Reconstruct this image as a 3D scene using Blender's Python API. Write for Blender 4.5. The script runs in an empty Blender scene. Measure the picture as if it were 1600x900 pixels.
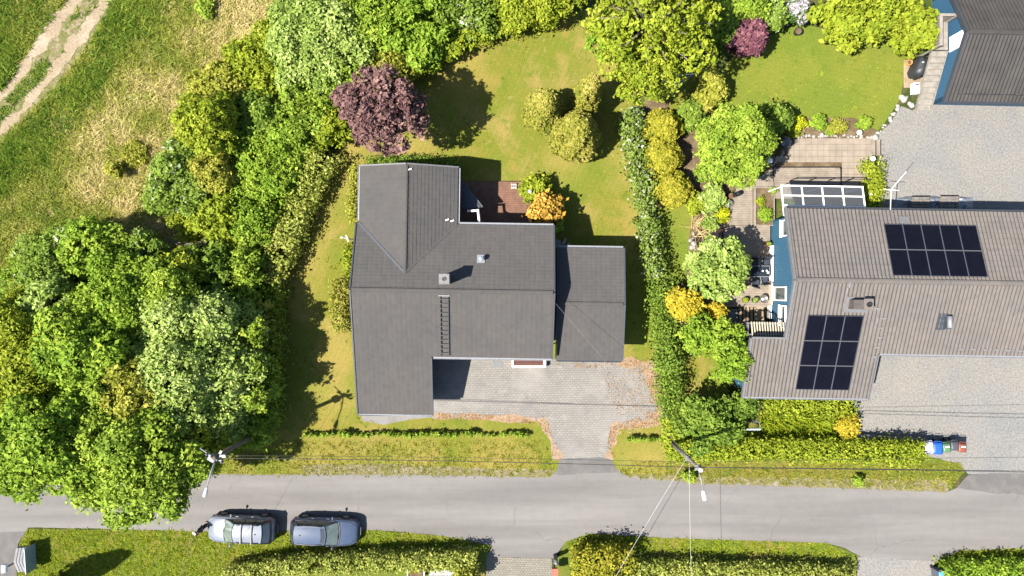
import bpy, bmesh, math, random
import numpy as np
from mathutils import Vector, Matrix, noise as mnoise

scene = bpy.context.scene
COL = scene.collection
R = math.radians

# ------------------------------------------------------------------ camera, sky, sun, exposure
CAM_H = 45.0                      # drone height above the ground, metres
PXM = 23.5                        # photograph pixels per metre at ground level
cam_data = bpy.data.cameras.new('camera')
cam = bpy.data.objects.new('camera', cam_data)
COL.objects.link(cam)
cam.location = (0, 0, CAM_H)
cam.rotation_euler = (0, 0, 0)
cam_data.sensor_width = 36.0
cam_data.lens = 36.0 * CAM_H * PXM / 1600.0
cam_data.clip_start = 0.5
cam_data.clip_end = 1500
scene.camera = cam

SUN_EL = R(54.0)
SHADOW_DIR = Vector((0.921, 0.389, 0)).normalized()      # the way shadows fall on the ground
world = bpy.data.worlds.new('World')
scene.world = world
world.use_nodes = True
wn = world.node_tree.nodes
wn.clear()
sky = wn.new('ShaderNodeTexSky')
sky.sky_type = 'NISHITA'
sky.sun_disc = False
sky.sun_elevation = SUN_EL
sky.sun_rotation = R(247)
sky.air_density = 1.0
sky.dust_density = 0.6
bg = wn.new('ShaderNodeBackground')
bg.inputs['Strength'].default_value = 0.07
wo = wn.new('ShaderNodeOutputWorld')
world.node_tree.links.new(sky.outputs[0], bg.inputs[0])
world.node_tree.links.new(bg.outputs[0], wo.inputs[0])

sun_data = bpy.data.lights.new('sun', 'SUN')
sun_data.energy = 4.8
sun_data.angle = R(0.55)
sun_data.color = (1.0, 0.95, 0.86)
sun = bpy.data.objects.new('sun', sun_data)
COL.objects.link(sun)
to_light = -SHADOW_DIR * math.cos(SUN_EL) + Vector((0, 0, math.sin(SUN_EL)))
sun.rotation_euler = to_light.to_track_quat('Z', 'Y').to_euler()
sun.location = (-30, -15, 60)

scene.view_settings.view_transform = 'Standard'
scene.view_settings.look = 'None'
scene.view_settings.gamma = 1.0
scene.view_settings.exposure = 1.95

# ------------------------------------------------------------------ helpers
def at(px, py, z=0.0):
    """ground plan point (metres) under the thing the photograph shows at (px, py) when that thing is z metres up"""
    k = (1 - z / CAM_H) / PXM
    return Vector(((px - 800) * k, (450 - py) * k, z))

def at2(px, py, z=0.0):
    p = at(px, py, z)
    return (p.x, p.y)

OFF = {}

class MB:
    def __init__(self):
        self.v = []; self.f = []
    def poly(self, pts):
        n = len(self.v)
        self.v += [Vector(p) for p in pts]
        self.f.append(list(range(n, n + len(pts))))
        return self
    def bx(self, x0, x1, y0, y1, z0, z1):
        n = len(self.v)
        for z in (z0, z1):
            self.v += [Vector((x0, y0, z)), Vector((x1, y0, z)), Vector((x1, y1, z)), Vector((x0, y1, z))]
        for q in ((3, 2, 1, 0), (4, 5, 6, 7), (0, 1, 5, 4), (1, 2, 6, 5), (2, 3, 7, 6), (3, 0, 4, 7)):
            self.f.append([n + i for i in q])
        return self
    def box(self, c, s, rz=0.0, rx=0.0, ry=0.0):
        m = Matrix.Translation(Vector(c)) @ Matrix.Rotation(rz, 4, 'Z') @ Matrix.Rotation(ry, 4, 'Y') @ Matrix.Rotation(rx, 4, 'X')
        n = len(self.v)
        self.bx(-s[0]/2, s[0]/2, -s[1]/2, s[1]/2, -s[2]/2, s[2]/2)
        for i in range(n, len(self.v)):
            self.v[i] = m @ self.v[i]
        return self
    def beam(self, p0, p1, w, h):
        """a bar of width w and height h along p0-p1 (centre line)"""
        p0 = Vector(p0); p1 = Vector(p1)
        d = (p1 - p0).normalized()
        up = Vector((0, 0, 1)) if abs(d.z) < 0.95 else Vector((1, 0, 0))
        s = d.cross(up).normalized() * (w / 2)
        t = s.normalized().cross(d).normalized() * (h / 2)
        n = len(self.v)
        for p in (p0, p1):
            self.v += [p - s - t, p + s - t, p + s + t, p - s + t]
        for q in ((3, 2, 1, 0), (4, 5, 6, 7), (0, 1, 5, 4), (1, 2, 6, 5), (2, 3, 7, 6), (3, 0, 4, 7)):
            self.f.append([n + i for i in q])
        return self
    def prism(self, pts, z0, z1):
        """pts: plan outline; z0, z1: numbers or functions of (x, y)"""
        f0 = z0 if callable(z0) else (lambda x, y: z0)
        f1 = z1 if callable(z1) else (lambda x, y: z1)
        n = len(self.v); k = len(pts)
        self.v += [Vector((p[0], p[1], f0(p[0], p[1]))) for p in pts]
        self.v += [Vector((p[0], p[1], f1(p[0], p[1]))) for p in pts]
        a = sum(pts[i][0] * pts[(i + 1) % k][1] - pts[(i + 1) % k][0] * pts[i][1] for i in range(k))
        up = list(range(n + k, n + 2 * k)); dn = list(range(n, n + k))
        if a < 0:
            up.reverse()
        else:
            dn.reverse()
        self.f += [up, dn]
        for i in range(k):
            j = (i + 1) % k
            q = [n + i, n + j, n + k + j, n + k + i]
            if a < 0: q.reverse()
            self.f.append(q)
        return self
    def tube(self, pts, rad, n=8, cap=True):
        """a tapered tube along pts; rad a number or a list"""
        pts = [Vector(p) for p in pts]
        rs = rad if isinstance(rad, (list, tuple)) else [rad] * len(pts)
        base = len(self.v)
        for i, p in enumerate(pts):
            d = (pts[min(i + 1, len(pts) - 1)] - pts[max(i - 1, 0)]).normalized()
            a = Vector((0, 0, 1)) if abs(d.z) < 0.9 else Vector((1, 0, 0))
            s = d.cross(a).normalized(); t = s.cross(d).normalized()
            for k in range(n):
                an = 2 * math.pi * k / n
                self.v.append(p + (s * math.cos(an) + t * math.sin(an)) * rs[i])
        for i in range(len(pts) - 1):
            for k in range(n):
                a = base + i * n + k; b = base + i * n + (k + 1) % n
                self.f.append([a, b, b + n, a + n])
        if cap:
            self.f.append([base + k for k in range(n)][::-1])
            e = base + (len(pts) - 1) * n
            self.f.append([e + k for k in range(n)])
        return self
    def lathe(self, c, prof, n=14, sy=1.0):
        """prof: list of (radius, z)"""
        c = Vector(c); base = len(self.v)
        for r, z in prof:
            for k in range(n):
                an = 2 * math.pi * k / n
                self.v.append(c + Vector((r * math.cos(an), r * sy * math.sin(an), z)))
        for i in range(len(prof) - 1):
            for k in range(n):
                a = base + i * n + k; b = base + i * n + (k + 1) % n
                self.f.append([a, b, b + n, a + n])
        self.f.append([base + k for k in range(n)][::-1])
        e = base + (len(prof) - 1) * n
        self.f.append([e + k for k in range(n)])
        return self
    def ball(self, c, r, n=12, m=8, jit=0.0, seed=0):
        rr = r if isinstance(r, (tuple, list)) else (r, r, r)
        rg = random.Random(seed)
        c = Vector(c); base = len(self.v)
        for i in range(m + 1):
            th = math.pi * i / m
            for k in range(n):
                ph = 2 * math.pi * k / n
                j = 1 + rg.uniform(-jit, jit)
                self.v.append(c + Vector((rr[0] * math.sin(th) * math.cos(ph) * j, rr[1] * math.sin(th) * math.sin(ph) * j, -rr[2] * math.cos(th) * j)))
        for i in range(m):
            for k in range(n):
                a = base + i * n + k; b = base + i * n + (k + 1) % n
                self.f.append([a, b, b + n, a + n])
        return self
    def grid(self, rows):
        """rows of points, all the same length"""
        base = len(self.v); w = len(rows[0])
        for r in rows: self.v += [Vector(p) for p in r]
        for i in range(len(rows) - 1):
            for k in range(w - 1):
                a = base + i * w + k
                self.f.append([a, a + 1, a + w + 1, a + w])
        return self
    def add(self, o, m=None):
        n = len(self.v)
        self.v += [(m @ p) if m else p for p in o.v]
        self.f += [[i + n for i in q] for q in o.f]
        return self

def tagit(o, label=None, cat=None, group=None, kind=None):
    if label: o['label'] = label
    if cat: o['category'] = cat
    if group: o['group'] = group
    if kind: o['kind'] = kind
    return o

def obj(name, mb, mat, parent=None, label=None, cat=None, group=None, kind=None, smooth=False, bevel=0.0, loc=None):
    """links ONE mesh object; the vertices of mb are world points unless the parent is a local thing"""
    off = OFF.get(parent.name, Vector((0, 0, 0))) if parent else (Vector(loc) if loc is not None else Vector((0, 0, 0)))
    me = bpy.data.meshes.new(name)
    me.from_pydata([p - off for p in mb.v], [], mb.f)
    me.update()
    if isinstance(mat, (list, tuple)):
        for m in mat: me.materials.append(m)
    else:
        me.materials.append(mat)
    if smooth:
        me.polygons.foreach_set('use_smooth', [True] * len(me.polygons))
    o = bpy.data.objects.new(name, me)
    COL.objects.link(o)
    if parent: o.parent = parent
    elif loc is not None: o.location = loc
    OFF[o.name] = off
    if bevel:
        b = o.modifiers.new('bevel', 'BEVEL'); b.width = bevel; b.segments = 2; b.limit_method = 'ANGLE'; b.angle_limit = R(40)
    return tagit(o, label, cat, group, kind)

def thing(name, label, cat, loc=(0, 0, 0), rz=0.0, group=None, local=False):
    o = bpy.data.objects.new(name, None)
    o.empty_display_size = 0.3
    COL.objects.link(o)
    o.location = loc
    o.rotation_euler = (0, 0, rz)
    OFF[o.name] = Vector((0, 0, 0)) if local else Vector(loc)
    return tagit(o, label, cat, group)

def children_of(o):
    return [c for c in bpy.data.objects if c.parent == o]

def copy_tree(o, loc, rz=None, label=None, parent=None):
    c = o.copy(); COL.objects.link(c)
    if parent: c.parent = parent
    else:
        c.location = loc
        if rz is not None: c.rotation_euler = (0, 0, rz)
        if label: c['label'] = label
    for ch in list(o.children):
        copy_tree(ch, None, parent=c)
    return c

# ------------------------------------------------------------------ materials
MATS = {}
ALB = 0.70                        # the photograph is exposed bright: surface colours sit this much lower
def nodes_of(name):
    m = bpy.data.materials.new(name); m.use_nodes = True
    nt = m.node_tree; nt.nodes.clear()
    out = nt.nodes.new('ShaderNodeOutputMaterial')
    return m, nt, out

def L(nt, a, b): nt.links.new(a, b)

def ramp(nt, fac, stops):
    r = nt.nodes.new('ShaderNodeValToRGB')
    e = r.color_ramp.elements
    while len(e) < len(stops): e.new(0.5)
    for el, (p, c) in zip(e, stops):
        el.position = p; el.color = (c[0], c[1], c[2], 1)
    L(nt, fac, r.inputs[0])
    return r.outputs[0]

def position(nt, scale=(1, 1, 1), rz=0.0, local=False):
    if local:
        g = nt.nodes.new('ShaderNodeTexCoord'); src = g.outputs['Object']
    else:
        g = nt.nodes.new('ShaderNodeNewGeometry'); src = g.outputs['Position']
    mp = nt.nodes.new('ShaderNodeMapping')
    mp.inputs['Scale'].default_value = scale
    mp.inputs['Rotation'].default_value = (0, 0, rz)
    L(nt, src, mp.inputs['Vector'])
    return mp.outputs[0]

def noise_tex(nt, vec, scale, detail=4, rough=0.55, dist=0.0):
    n = nt.nodes.new('ShaderNodeTexNoise')
    n.inputs['Scale'].default_value = scale; n.inputs['Detail'].default_value = detail
    n.inputs['Roughness'].default_value = rough; n.inputs['Distortion'].default_value = dist
    L(nt, vec, n.inputs['Vector'])
    return n.outputs[0]

def mixc(nt, fac, a, b, mode='MIX'):
    m = nt.nodes.new('ShaderNodeMix'); m.data_type = 'RGBA'; m.blend_type = mode
    if isinstance(fac, (int, float)): m.inputs[0].default_value = fac
    else: L(nt, fac, m.inputs[0])
    for k, s in ((6, a), (7, b)):
        if isinstance(s, (tuple, list)): m.inputs[k].default_value = (s[0], s[1], s[2], 1)
        else: L(nt, s, m.inputs[k])
    return m.outputs[2]

def math_n(nt, op, a, b=None, clamp=False):
    m = nt.nodes.new('ShaderNodeMath'); m.operation = op; m.use_clamp = clamp
    for k, s in ((0, a), (1, b)):
        if s is None: continue
        if isinstance(s, (int, float)): m.inputs[k].default_value = s
        else: L(nt, s, m.inputs[k])
    return m.outputs[0]

def bump(nt, height, strength, dist=0.02):
    b = nt.nodes.new('ShaderNodeBump')
    b.inputs['Strength'].default_value = strength; b.inputs['Distance'].default_value = dist
    L(nt, height, b.inputs['Height'])
    return b.outputs[0]

def principled(nt, out, col, rough=0.8, metal=0.0, spec=0.3, normal=None, coat=0.0, alpha=None):
    p = nt.nodes.new('ShaderNodeBsdfPrincipled')
    if isinstance(col, (tuple, list)): p.inputs['Base Color'].default_value = (col[0], col[1], col[2], 1)
    else: L(nt, col, p.inputs['Base Color'])
    p.inputs['Roughness'].default_value = rough
    p.inputs['Metallic'].default_value = metal
    p.inputs['Specular IOR Level'].default_value = spec
    p.inputs['Coat Weight'].default_value = coat
    if alpha is not None: p.inputs['Alpha'].default_value = alpha
    if normal: L(nt, normal, p.inputs['Normal'])
    L(nt, p.outputs[0], out.inputs['Surface'])
    return p

def mat_plain(name, col, rough=0.6, metal=0.0, spec=0.4, var=0.18, scale=6.0, bumpy=0.0, coat=0.0, local=False):
    """one colour with a little procedural wear"""
    if name in MATS: return MATS[name]
    m, nt, out = nodes_of(name)
    v = position(nt, local=local)
    n = noise_tex(nt, v, scale, 5)
    if max(col) < 0.5: col = [c * ALB for c in col]
    lo = [c * (1 - var) for c in col]; hi = [min(1, c * (1 + var)) for c in col]
    c = ramp(nt, n, [(0.3, lo), (0.7, hi)])
    nm = bump(nt, noise_tex(nt, v, scale * 6, 3), bumpy) if bumpy else None
    principled(nt, out, c, rough, metal, spec, nm, coat)
    MATS[name] = m
    return m

def mat_ground(name, layers, fine=(9.0, 0.25), bump_s=0.5, rough=0.95, stretch=(1, 1, 1), rz=0.0, bump_d=0.05, stripes=None, worn=None):
    """layers: list of (noise scale, lo, hi, colour) laid over the first colour; fine: (scale, amount) of fine light/dark grain"""
    if name in MATS: return MATS[name]
    m, nt, out = nodes_of(name)
    v = position(nt, stretch, rz)
    col = layers[0]
    for i, (sc, lo, hi, c2) in enumerate(layers[1:]):
        sh = nt.nodes.new('ShaderNodeVectorMath'); sh.operation = 'ADD'
        sh.inputs[1].default_value = (17.3 * (i + 1), -9.1 * (i + 1), 0)
        L(nt, v, sh.inputs[0])
        n = noise_tex(nt, sh.outputs[0], sc, 5, 0.6, 0.3)
        f = nt.nodes.new('ShaderNodeMapRange')
        f.inputs['From Min'].default_value = lo; f.inputs['From Max'].default_value = hi
        L(nt, n, f.inputs['Value'])
        col = mixc(nt, f.outputs[0], col, c2)
    if worn:                                                   # places where the turf has dried out: (x, y, radius)
        wn_ = noise_tex(nt, v, 1.1, 5, 0.65)
        fac = None
        for (wx, wy, wr) in worn[1]:
            ds = nt.nodes.new('ShaderNodeVectorMath'); ds.operation = 'DISTANCE'; ds.inputs[1].default_value = (wx, wy, 0)
            L(nt, v, ds.inputs[0])
            q = math_n(nt, 'SUBTRACT', 1.0, math_n(nt, 'DIVIDE', ds.outputs['Value'], wr), True)
            fac = q if fac is None else math_n(nt, 'MAXIMUM', fac, q)
        fac = math_n(nt, 'MULTIPLY', fac, math_n(nt, 'MULTIPLY', wn_, 1.7), True)
        col = mixc(nt, fac, col, worn[0])
    g = noise_tex(nt, v, fine[0], 6, 0.7)
    gr = ramp(nt, g, [(0.25, [(1 - fine[1]) * ALB] * 3), (0.75, [(1 + fine[1]) * ALB] * 3)])
    col = mixc(nt, 1.0, col, gr, 'MULTIPLY')
    if stripes:
        wv = nt.nodes.new('ShaderNodeTexWave'); wv.inputs['Scale'].default_value = stripes[0]; wv.inputs['Distortion'].default_value = 2.2; wv.inputs['Detail'].default_value = 3; wv.inputs['Detail Scale'].default_value = 0.35
        L(nt, position(nt, (1, 1, 1), stripes[1]), wv.inputs['Vector'])
        sr = ramp(nt, wv.outputs['Fac'], [(0.35, (1 - stripes[2],) * 3), (0.65, (1 + stripes[2],) * 3)])
        col = mixc(nt, 1.0, col, sr, 'MULTIPLY')
    nm = bump(nt, noise_tex(nt, v, fine[0] * 1.3, 5, 0.7), bump_s, bump_d)
    principled(nt, out, col, rough, 0, 0.1, nm)
    MATS[name] = m
    return m

LEAF_GAIN = 1.75
def mat_roof(name, col, cell, tilevar, moss, rough=0.85, rz=0.0):
    """roof covering: every tile a slightly different shade, weather streaks and a little lichen"""
    m, nt, out = nodes_of(name)
    v = position(nt, (1, 1, 1), rz)
    vo = nt.nodes.new('ShaderNodeTexVoronoi'); vo.inputs['Scale'].default_value = cell; vo.inputs['Randomness'].default_value = 0.35
    L(nt, v, vo.inputs['Vector'])
    sp = nt.nodes.new('ShaderNodeSeparateColor'); L(nt, vo.outputs['Color'], sp.inputs[0])
    c0 = [k * ALB for k in col]
    c = ramp(nt, sp.outputs[0], [(0.05, [k * (1 - tilevar) for k in c0]), (0.95, [k * (1 + tilevar) for k in c0])])
    st = ramp(nt, noise_tex(nt, position(nt, (2.6, 0.35, 1), rz), 1.0, 4, 0.6), [(0.3, (0.965,) * 3), (0.7, (1.03,) * 3)])
    c = mixc(nt, 1.0, c, st, 'MULTIPLY')
    bl = ramp(nt, noise_tex(nt, v, 0.45, 4, 0.6), [(0.3, (0.91, 0.93, 0.95)), (0.7, (1.08, 1.05, 1.02))])
    c = mixc(nt, 1.0, c, bl, 'MULTIPLY')
    f = nt.nodes.new('ShaderNodeMapRange'); f.inputs['From Min'].default_value = 0.66; f.inputs['From Max'].default_value = 0.80; f.inputs['To Max'].default_value = 0.45
    L(nt, noise_tex(nt, v, 3.1, 6, 0.7), f.inputs['Value'])
    c = mixc(nt, f.outputs[0], c, moss)
    principled(nt, out, c, rough, 0, 0.1, bump(nt, noise_tex(nt, v, 9, 4), 0.25))
    MATS[name] = m
    return m

def mat_leaf(name, dark, mid, light, trans=0.38, rough=0.6, spec=0.10, dist=(0.1, 0.5, 0.9)):
    """leaf colours picked by the 'tint' each leaf carries"""
    if name in MATS: return MATS[name]
    dark, mid, light = [[min(0.6, k * LEAF_GAIN) for k in c] for c in (dark, mid, light)]
    m, nt, out = nodes_of(name)
    a = nt.nodes.new('ShaderNodeAttribute'); a.attribute_name = 'tint'
    col = ramp(nt, a.outputs['Fac'], [(dist[0], dark), (dist[1], mid), (dist[2], light)])
    p = nt.nodes.new('ShaderNodeBsdfPrincipled')
    L(nt, col, p.inputs['Base Color'])
    p.inputs['Roughness'].default_value = rough
    p.inputs['Specular IOR Level'].default_value = spec
    t = nt.nodes.new('ShaderNodeBsdfTranslucent')
    tc = mixc(nt, 0.22, col, (0.20, 0.27, 0.02), 'MIX')
    L(nt, tc, t.inputs['Color'])
    mx = nt.nodes.new('ShaderNodeMixShader'); mx.inputs[0].default_value = trans
    L(nt, p.outputs[0], mx.inputs[1]); L(nt, t.outputs[0], mx.inputs[2])
    L(nt, mx.outputs[0], out.inputs['Surface'])
    MATS[name] = m
    return m

def mat_boards(name, col, pitch, axis='x', rz=0.0, depth=0.5, rough=0.7, var=0.2, gap=0.1, local=False):
    """painted or raw boards: grooves every `pitch` metres across `axis` plus grain"""
    if name in MATS: return MATS[name]
    m, nt, out = nodes_of(name)
    v = position(nt, (1, 1, 1), rz, local)
    s = nt.nodes.new('ShaderNodeSeparateXYZ'); L(nt, v, s.inputs[0])
    c = s.outputs['XYZ'.index(axis.upper())]
    fr = math_n(nt, 'FRACT', math_n(nt, 'DIVIDE', c, pitch))
    groove = math_n(nt, 'GREATER_THAN', fr, gap)
    n = noise_tex(nt, position(nt, (9, 9, 9), rz, local), 1.0, 6, 0.6)
    col = [k * ALB for k in col]
    base = ramp(nt, n, [(0.3, [k * (1 - var) for k in col]), (0.7, [min(1, k * (1 + var)) for k in col])])
    colr = mixc(nt, groove, [k * 0.45 for k in col], base)
    nm = bump(nt, groove, depth, 0.015)
    principled(nt, out, colr, rough, 0, 0.25, nm)
    MATS[name] = m
    return m

def mat_glass(name, tint=(0.8, 0.9, 0.9), alpha=0.35, rough=0.08):
    if name in MATS: return MATS[name]
    m, nt, out = nodes_of(name)
    g = nt.nodes.new('ShaderNodeBsdfGlossy'); g.inputs['Roughness'].default_value = rough; g.inputs['Color'].default_value = (1, 1, 1, 1)
    t = nt.nodes.new('ShaderNodeBsdfTransparent'); t.inputs['Color'].default_value = (*tint, 1)
    d = nt.nodes.new('ShaderNodeBsdfDiffuse'); d.inputs['Color'].default_value = (*[c * 0.5 for c in tint], 1)
    fr = nt.nodes.new('ShaderNodeFresnel'); fr.inputs['IOR'].default_value = 1.45
    m1 = nt.nodes.new('ShaderNodeMixShader'); m1.inputs[0].default_value = alpha
    L(nt, t.outputs[0], m1.inputs[1]); L(nt, d.outputs[0], m1.inputs[2])
    m2 = nt.nodes.new('ShaderNodeMixShader')
    L(nt, fr.outputs[0], m2.inputs[0]); L(nt, m1.outputs[0], m2.inputs[1]); L(nt, g.outputs[0], m2.inputs[2])
    L(nt, m2.outputs[0], out.inputs['Surface'])
    MATS[name] = m
    return m

# surfaces of the ground
G_SOIL = mat_ground('soil_and_weeds', [(0.035, 0.05, 0.012), (0.5, 0.45, 0.6, (0.06, 0.085, 0.015)), (1.5, 0.5, 0.65, (0.09, 0.07, 0.035))], (7, 0.5), 0.8)
G_MEADOW = mat_ground('meadow_ground', [(0.12, 0.145, 0.025), (0.35, 0.44, 0.60, (0.25, 0.20, 0.085)), (1.3, 0.5, 0.7, (0.075, 0.11, 0.018))], (5, 0.5), 1.0)
G_LAWN = mat_ground('dry_lawn', [(0.140, 0.138, 0.019), (0.16, 0.40, 0.60, (0.118, 0.140, 0.017)), (0.33, 0.50, 0.68, (0.225, 0.170, 0.050)), (1.1, 0.52, 0.70, (0.098, 0.128, 0.014)), (2.6, 0.60, 0.76, (0.24, 0.20, 0.08)), (0.28, 0.52, 0.66, (0.195, 0.155, 0.035))], (12, 0.38), 0.8, stripes=(0.9, R(25), 0.02), worn=((0.225, 0.178, 0.045), [((x - 800) / PXM, (450 - y) / PXM, r_ / PXM) for x, y, r_ in ((515, 275, 60), (492, 335, 55), (476, 400, 50), (466, 455, 45), (552, 222, 70), (640, 230, 45), (880, 250, 45), (985, 250, 50), (1000, 330, 35), (1010, 715, 75), (1028, 600, 50), (528, 545, 55), (520, 620, 55), (540, 560, 40), (770, 290, 40), (960, 100, 60), (720, 100, 50), (640, 725, 60), (500, 725, 60), (780, 715, 60))]))
G_VERGE = mat_ground('verge_grass', [(0.095, 0.115, 0.016), (0.4, 0.45, 0.62, (0.15, 0.125, 0.03)), (1.5, 0.52, 0.7, (0.06, 0.095, 0.012))], (9, 0.35), 0.7)
G_GREEN = mat_ground('watered_lawn', [(0.108, 0.140, 0.017), (0.3, 0.45, 0.62, (0.138, 0.152, 0.021)), (1.4, 0.55, 0.75, (0.078, 0.115, 0.012)), (2.4, 0.58, 0.76, (0.165, 0.165, 0.04))], (12, 0.34), 0.8, stripes=(1.0, R(100), 0.012))
def mat_road(name):
    m, nt, out = nodes_of(name)
    v = position(nt); vs = position(nt, (0.12, 1, 1), R(1.0)); vl = position(nt, (0.05, 0.9, 1), R(1.0))
    c = ramp(nt, noise_tex(nt, vs, 0.9, 5, 0.6, 0.4), [(0.34, (0.096, 0.090, 0.086)), (0.66, (0.114, 0.107, 0.102))])
    band = ramp(nt, noise_tex(nt, vl, 1.0, 3, 0.5), [(0.42, (0.93,) * 3), (0.60, (1.07,) * 3)])
    c = mixc(nt, 1.0, c, band, 'MULTIPLY')
    blot = ramp(nt, noise_tex(nt, v, 1.7, 5, 0.65), [(0.30, (0.95,) * 3), (0.5, (1.0,) * 3), (0.72, (1.03,) * 3)])
    c = mixc(nt, 1.0, c, blot, 'MULTIPLY')
    g = ramp(nt, noise_tex(nt, v, 26, 5, 0.75), [(0.25, (0.86,) * 3), (0.75, (1.14,) * 3)])
    c = mixc(nt, 1.0, c, g, 'MULTIPLY')
    vo = nt.nodes.new('ShaderNodeTexVoronoi'); vo.feature = 'DISTANCE_TO_EDGE'; vo.inputs['Scale'].default_value = 0.16
    wv = nt.nodes.new('ShaderNodeVectorMath'); wv.operation = 'ADD'
    nz = nt.nodes.new('ShaderNodeTexNoise'); nz.inputs['Scale'].default_value = 0.8; nz.inputs['Detail'].default_value = 6
    L(nt, v, nz.inputs['Vector']); L(nt, v, wv.inputs[0]); L(nt, nz.outputs['Color'], wv.inputs[1]); L(nt, wv.outputs[0], vo.inputs['Vector'])
    crack = ramp(nt, vo.outputs['Distance'], [(0.0, (1, 1, 1)), (0.004, (0, 0, 0))])
    gate = ramp(nt, noise_tex(nt, v, 0.22, 3), [(0.52, (0, 0, 0)), (0.60, (0.55, 0.55, 0.55))])
    ck = mixc(nt, 1.0, crack, gate, 'MULTIPLY')
    sep = nt.nodes.new('ShaderNodeSeparateColor'); L(nt, ck, sep.inputs[0])
    c = mixc(nt, sep.outputs[0], c, (0.05, 0.047, 0.044))
    principled(nt, out, c, 0.92, 0, 0.12, bump(nt, noise_tex(nt, v, 30, 4, 0.7), 0.3, 0.02))
    MATS[name] = m
    return m
G_ROAD = mat_road('worn_asphalt')
G_ASPHALT2 = mat_ground('dark_asphalt', [(0.105, 0.099, 0.096), (0.9, 0.46, 0.62, (0.130, 0.123, 0.116))], (24, 0.12), 0.25, 0.9)
G_GRAVEL = mat_ground('pale_gravel', [(0.190, 0.180, 0.168), (0.35, 0.45, 0.65, (0.168, 0.166, 0.163)), (2.2, 0.58, 0.8, (0.215, 0.205, 0.19)), (0.22, 0.50, 0.66, (0.205, 0.19, 0.17)), (5.0, 0.66, 0.75, (0.11, 0.10, 0.085))], (7.5, 0.40), 1.0, 0.95, (1, 1, 1), 0, 0.05)
G_DIRT = mat_ground('dry_track_soil', [(0.25, 0.195, 0.13), (0.6, 0.45, 0.65, (0.32, 0.26, 0.19)), (2.0, 0.60, 0.72, (0.14, 0.12, 0.05))], (7, 0.35), 0.9)
G_TRACK = mat_ground('track_middle', [(0.155, 0.135, 0.065), (0.9, 0.42, 0.6, (0.10, 0.11, 0.03)), (2.2, 0.5, 0.64, (0.23, 0.185, 0.12))], (7, 0.4), 0.9)
G_BED = mat_ground('bed_soil', [(0.10, 0.07, 0.04), (1.2, 0.45, 0.65, (0.16, 0.12, 0.075))], (12, 0.4), 0.9)
G_MOSS = mat_ground('rusty_dead_moss', [(0.235, 0.150, 0.088), (1.6, 0.42, 0.58, (0.27, 0.19, 0.125)), (3.0, 0.5, 0.62, (0.20, 0.175, 0.15))], (9, 0.3), 0.6)
G_CONCRETE = mat_ground('old_concrete', [(0.19, 0.18, 0.17), (1.0, 0.45, 0.65, (0.15, 0.14, 0.13))], (20, 0.12), 0.2)

def mat_pavers(name, c1, c2, joint, w, h, rz, patches):
    m, nt, out = nodes_of(name)
    v = position(nt, (1, 1, 1), rz)
    b = nt.nodes.new('ShaderNodeTexBrick')
    b.inputs['Color1'].default_value = (*c1, 1); b.inputs['Color2'].default_value = (*c2, 1); b.inputs['Mortar'].default_value = (*joint, 1)
    b.inputs['Scale'].default_value = 1.0; b.inputs['Mortar Size'].default_value = 0.014; b.inputs['Mortar Smooth'].default_value = 0.3
    b.inputs['Brick Width'].default_value = w; b.inputs['Row Height'].default_value = h; b.inputs['Bias'].default_value = 0.0
    L(nt, v, b.inputs['Vector'])
    col = b.outputs['Color']
    for i, (sc, lo, hi, c3, amt) in enumerate(patches):
        f = nt.nodes.new('ShaderNodeMapRange'); f.inputs['From Min'].default_value = lo; f.inputs['From Max'].default_value = hi; f.inputs['To Max'].default_value = amt
        sh = nt.nodes.new('ShaderNodeVectorMath'); sh.operation = 'ADD'; sh.inputs[1].default_value = (31 * i, 12 * i, 0); L(nt, v, sh.inputs[0])
        L(nt, noise_tex(nt, sh.outputs[0], sc, 5, 0.65), f.inputs['Value'])
        col = mixc(nt, f.outputs[0], col, c3)
    g = ramp(nt, noise_tex(nt, v, 14, 5, 0.7), [(0.3, (0.85 * ALB,) * 3), (0.7, (1.12 * ALB,) * 3)])
    col = mixc(nt, 1.0, col, g, 'MULTIPLY')
    nm = bump(nt, b.outputs['Fac'], -0.6, 0.02)
    principled(nt, out, col, 0.9, 0, 0.2, nm)
    MATS[name] = m
    return m

G_PAVERS = mat_pavers('driveway_pavers', (0.205, 0.192, 0.176), (0.178, 0.167, 0.154), (0.118, 0.104, 0.088), 0.26, 0.15, R(-1),
    [(0.5, 0.5, 0.68, (0.128, 0.122, 0.118), 0.75), (1.1, 0.58, 0.72, (0.25, 0.225, 0.195), 0.7), (2.5, 0.6, 0.74, (0.17, 0.105, 0.06), 0.4), (0.35, 0.48, 0.66, (0.235, 0.22, 0.20), 0.6)])
G_SETTS = mat_pavers('yellowish_setts', (0.21, 0.19, 0.155), (0.17, 0.155, 0.13), (0.08, 0.07, 0.055), 0.2, 0.14, R(2), [(0.8, 0.5, 0.7, (0.15, 0.14, 0.12), 0.6)])

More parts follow.
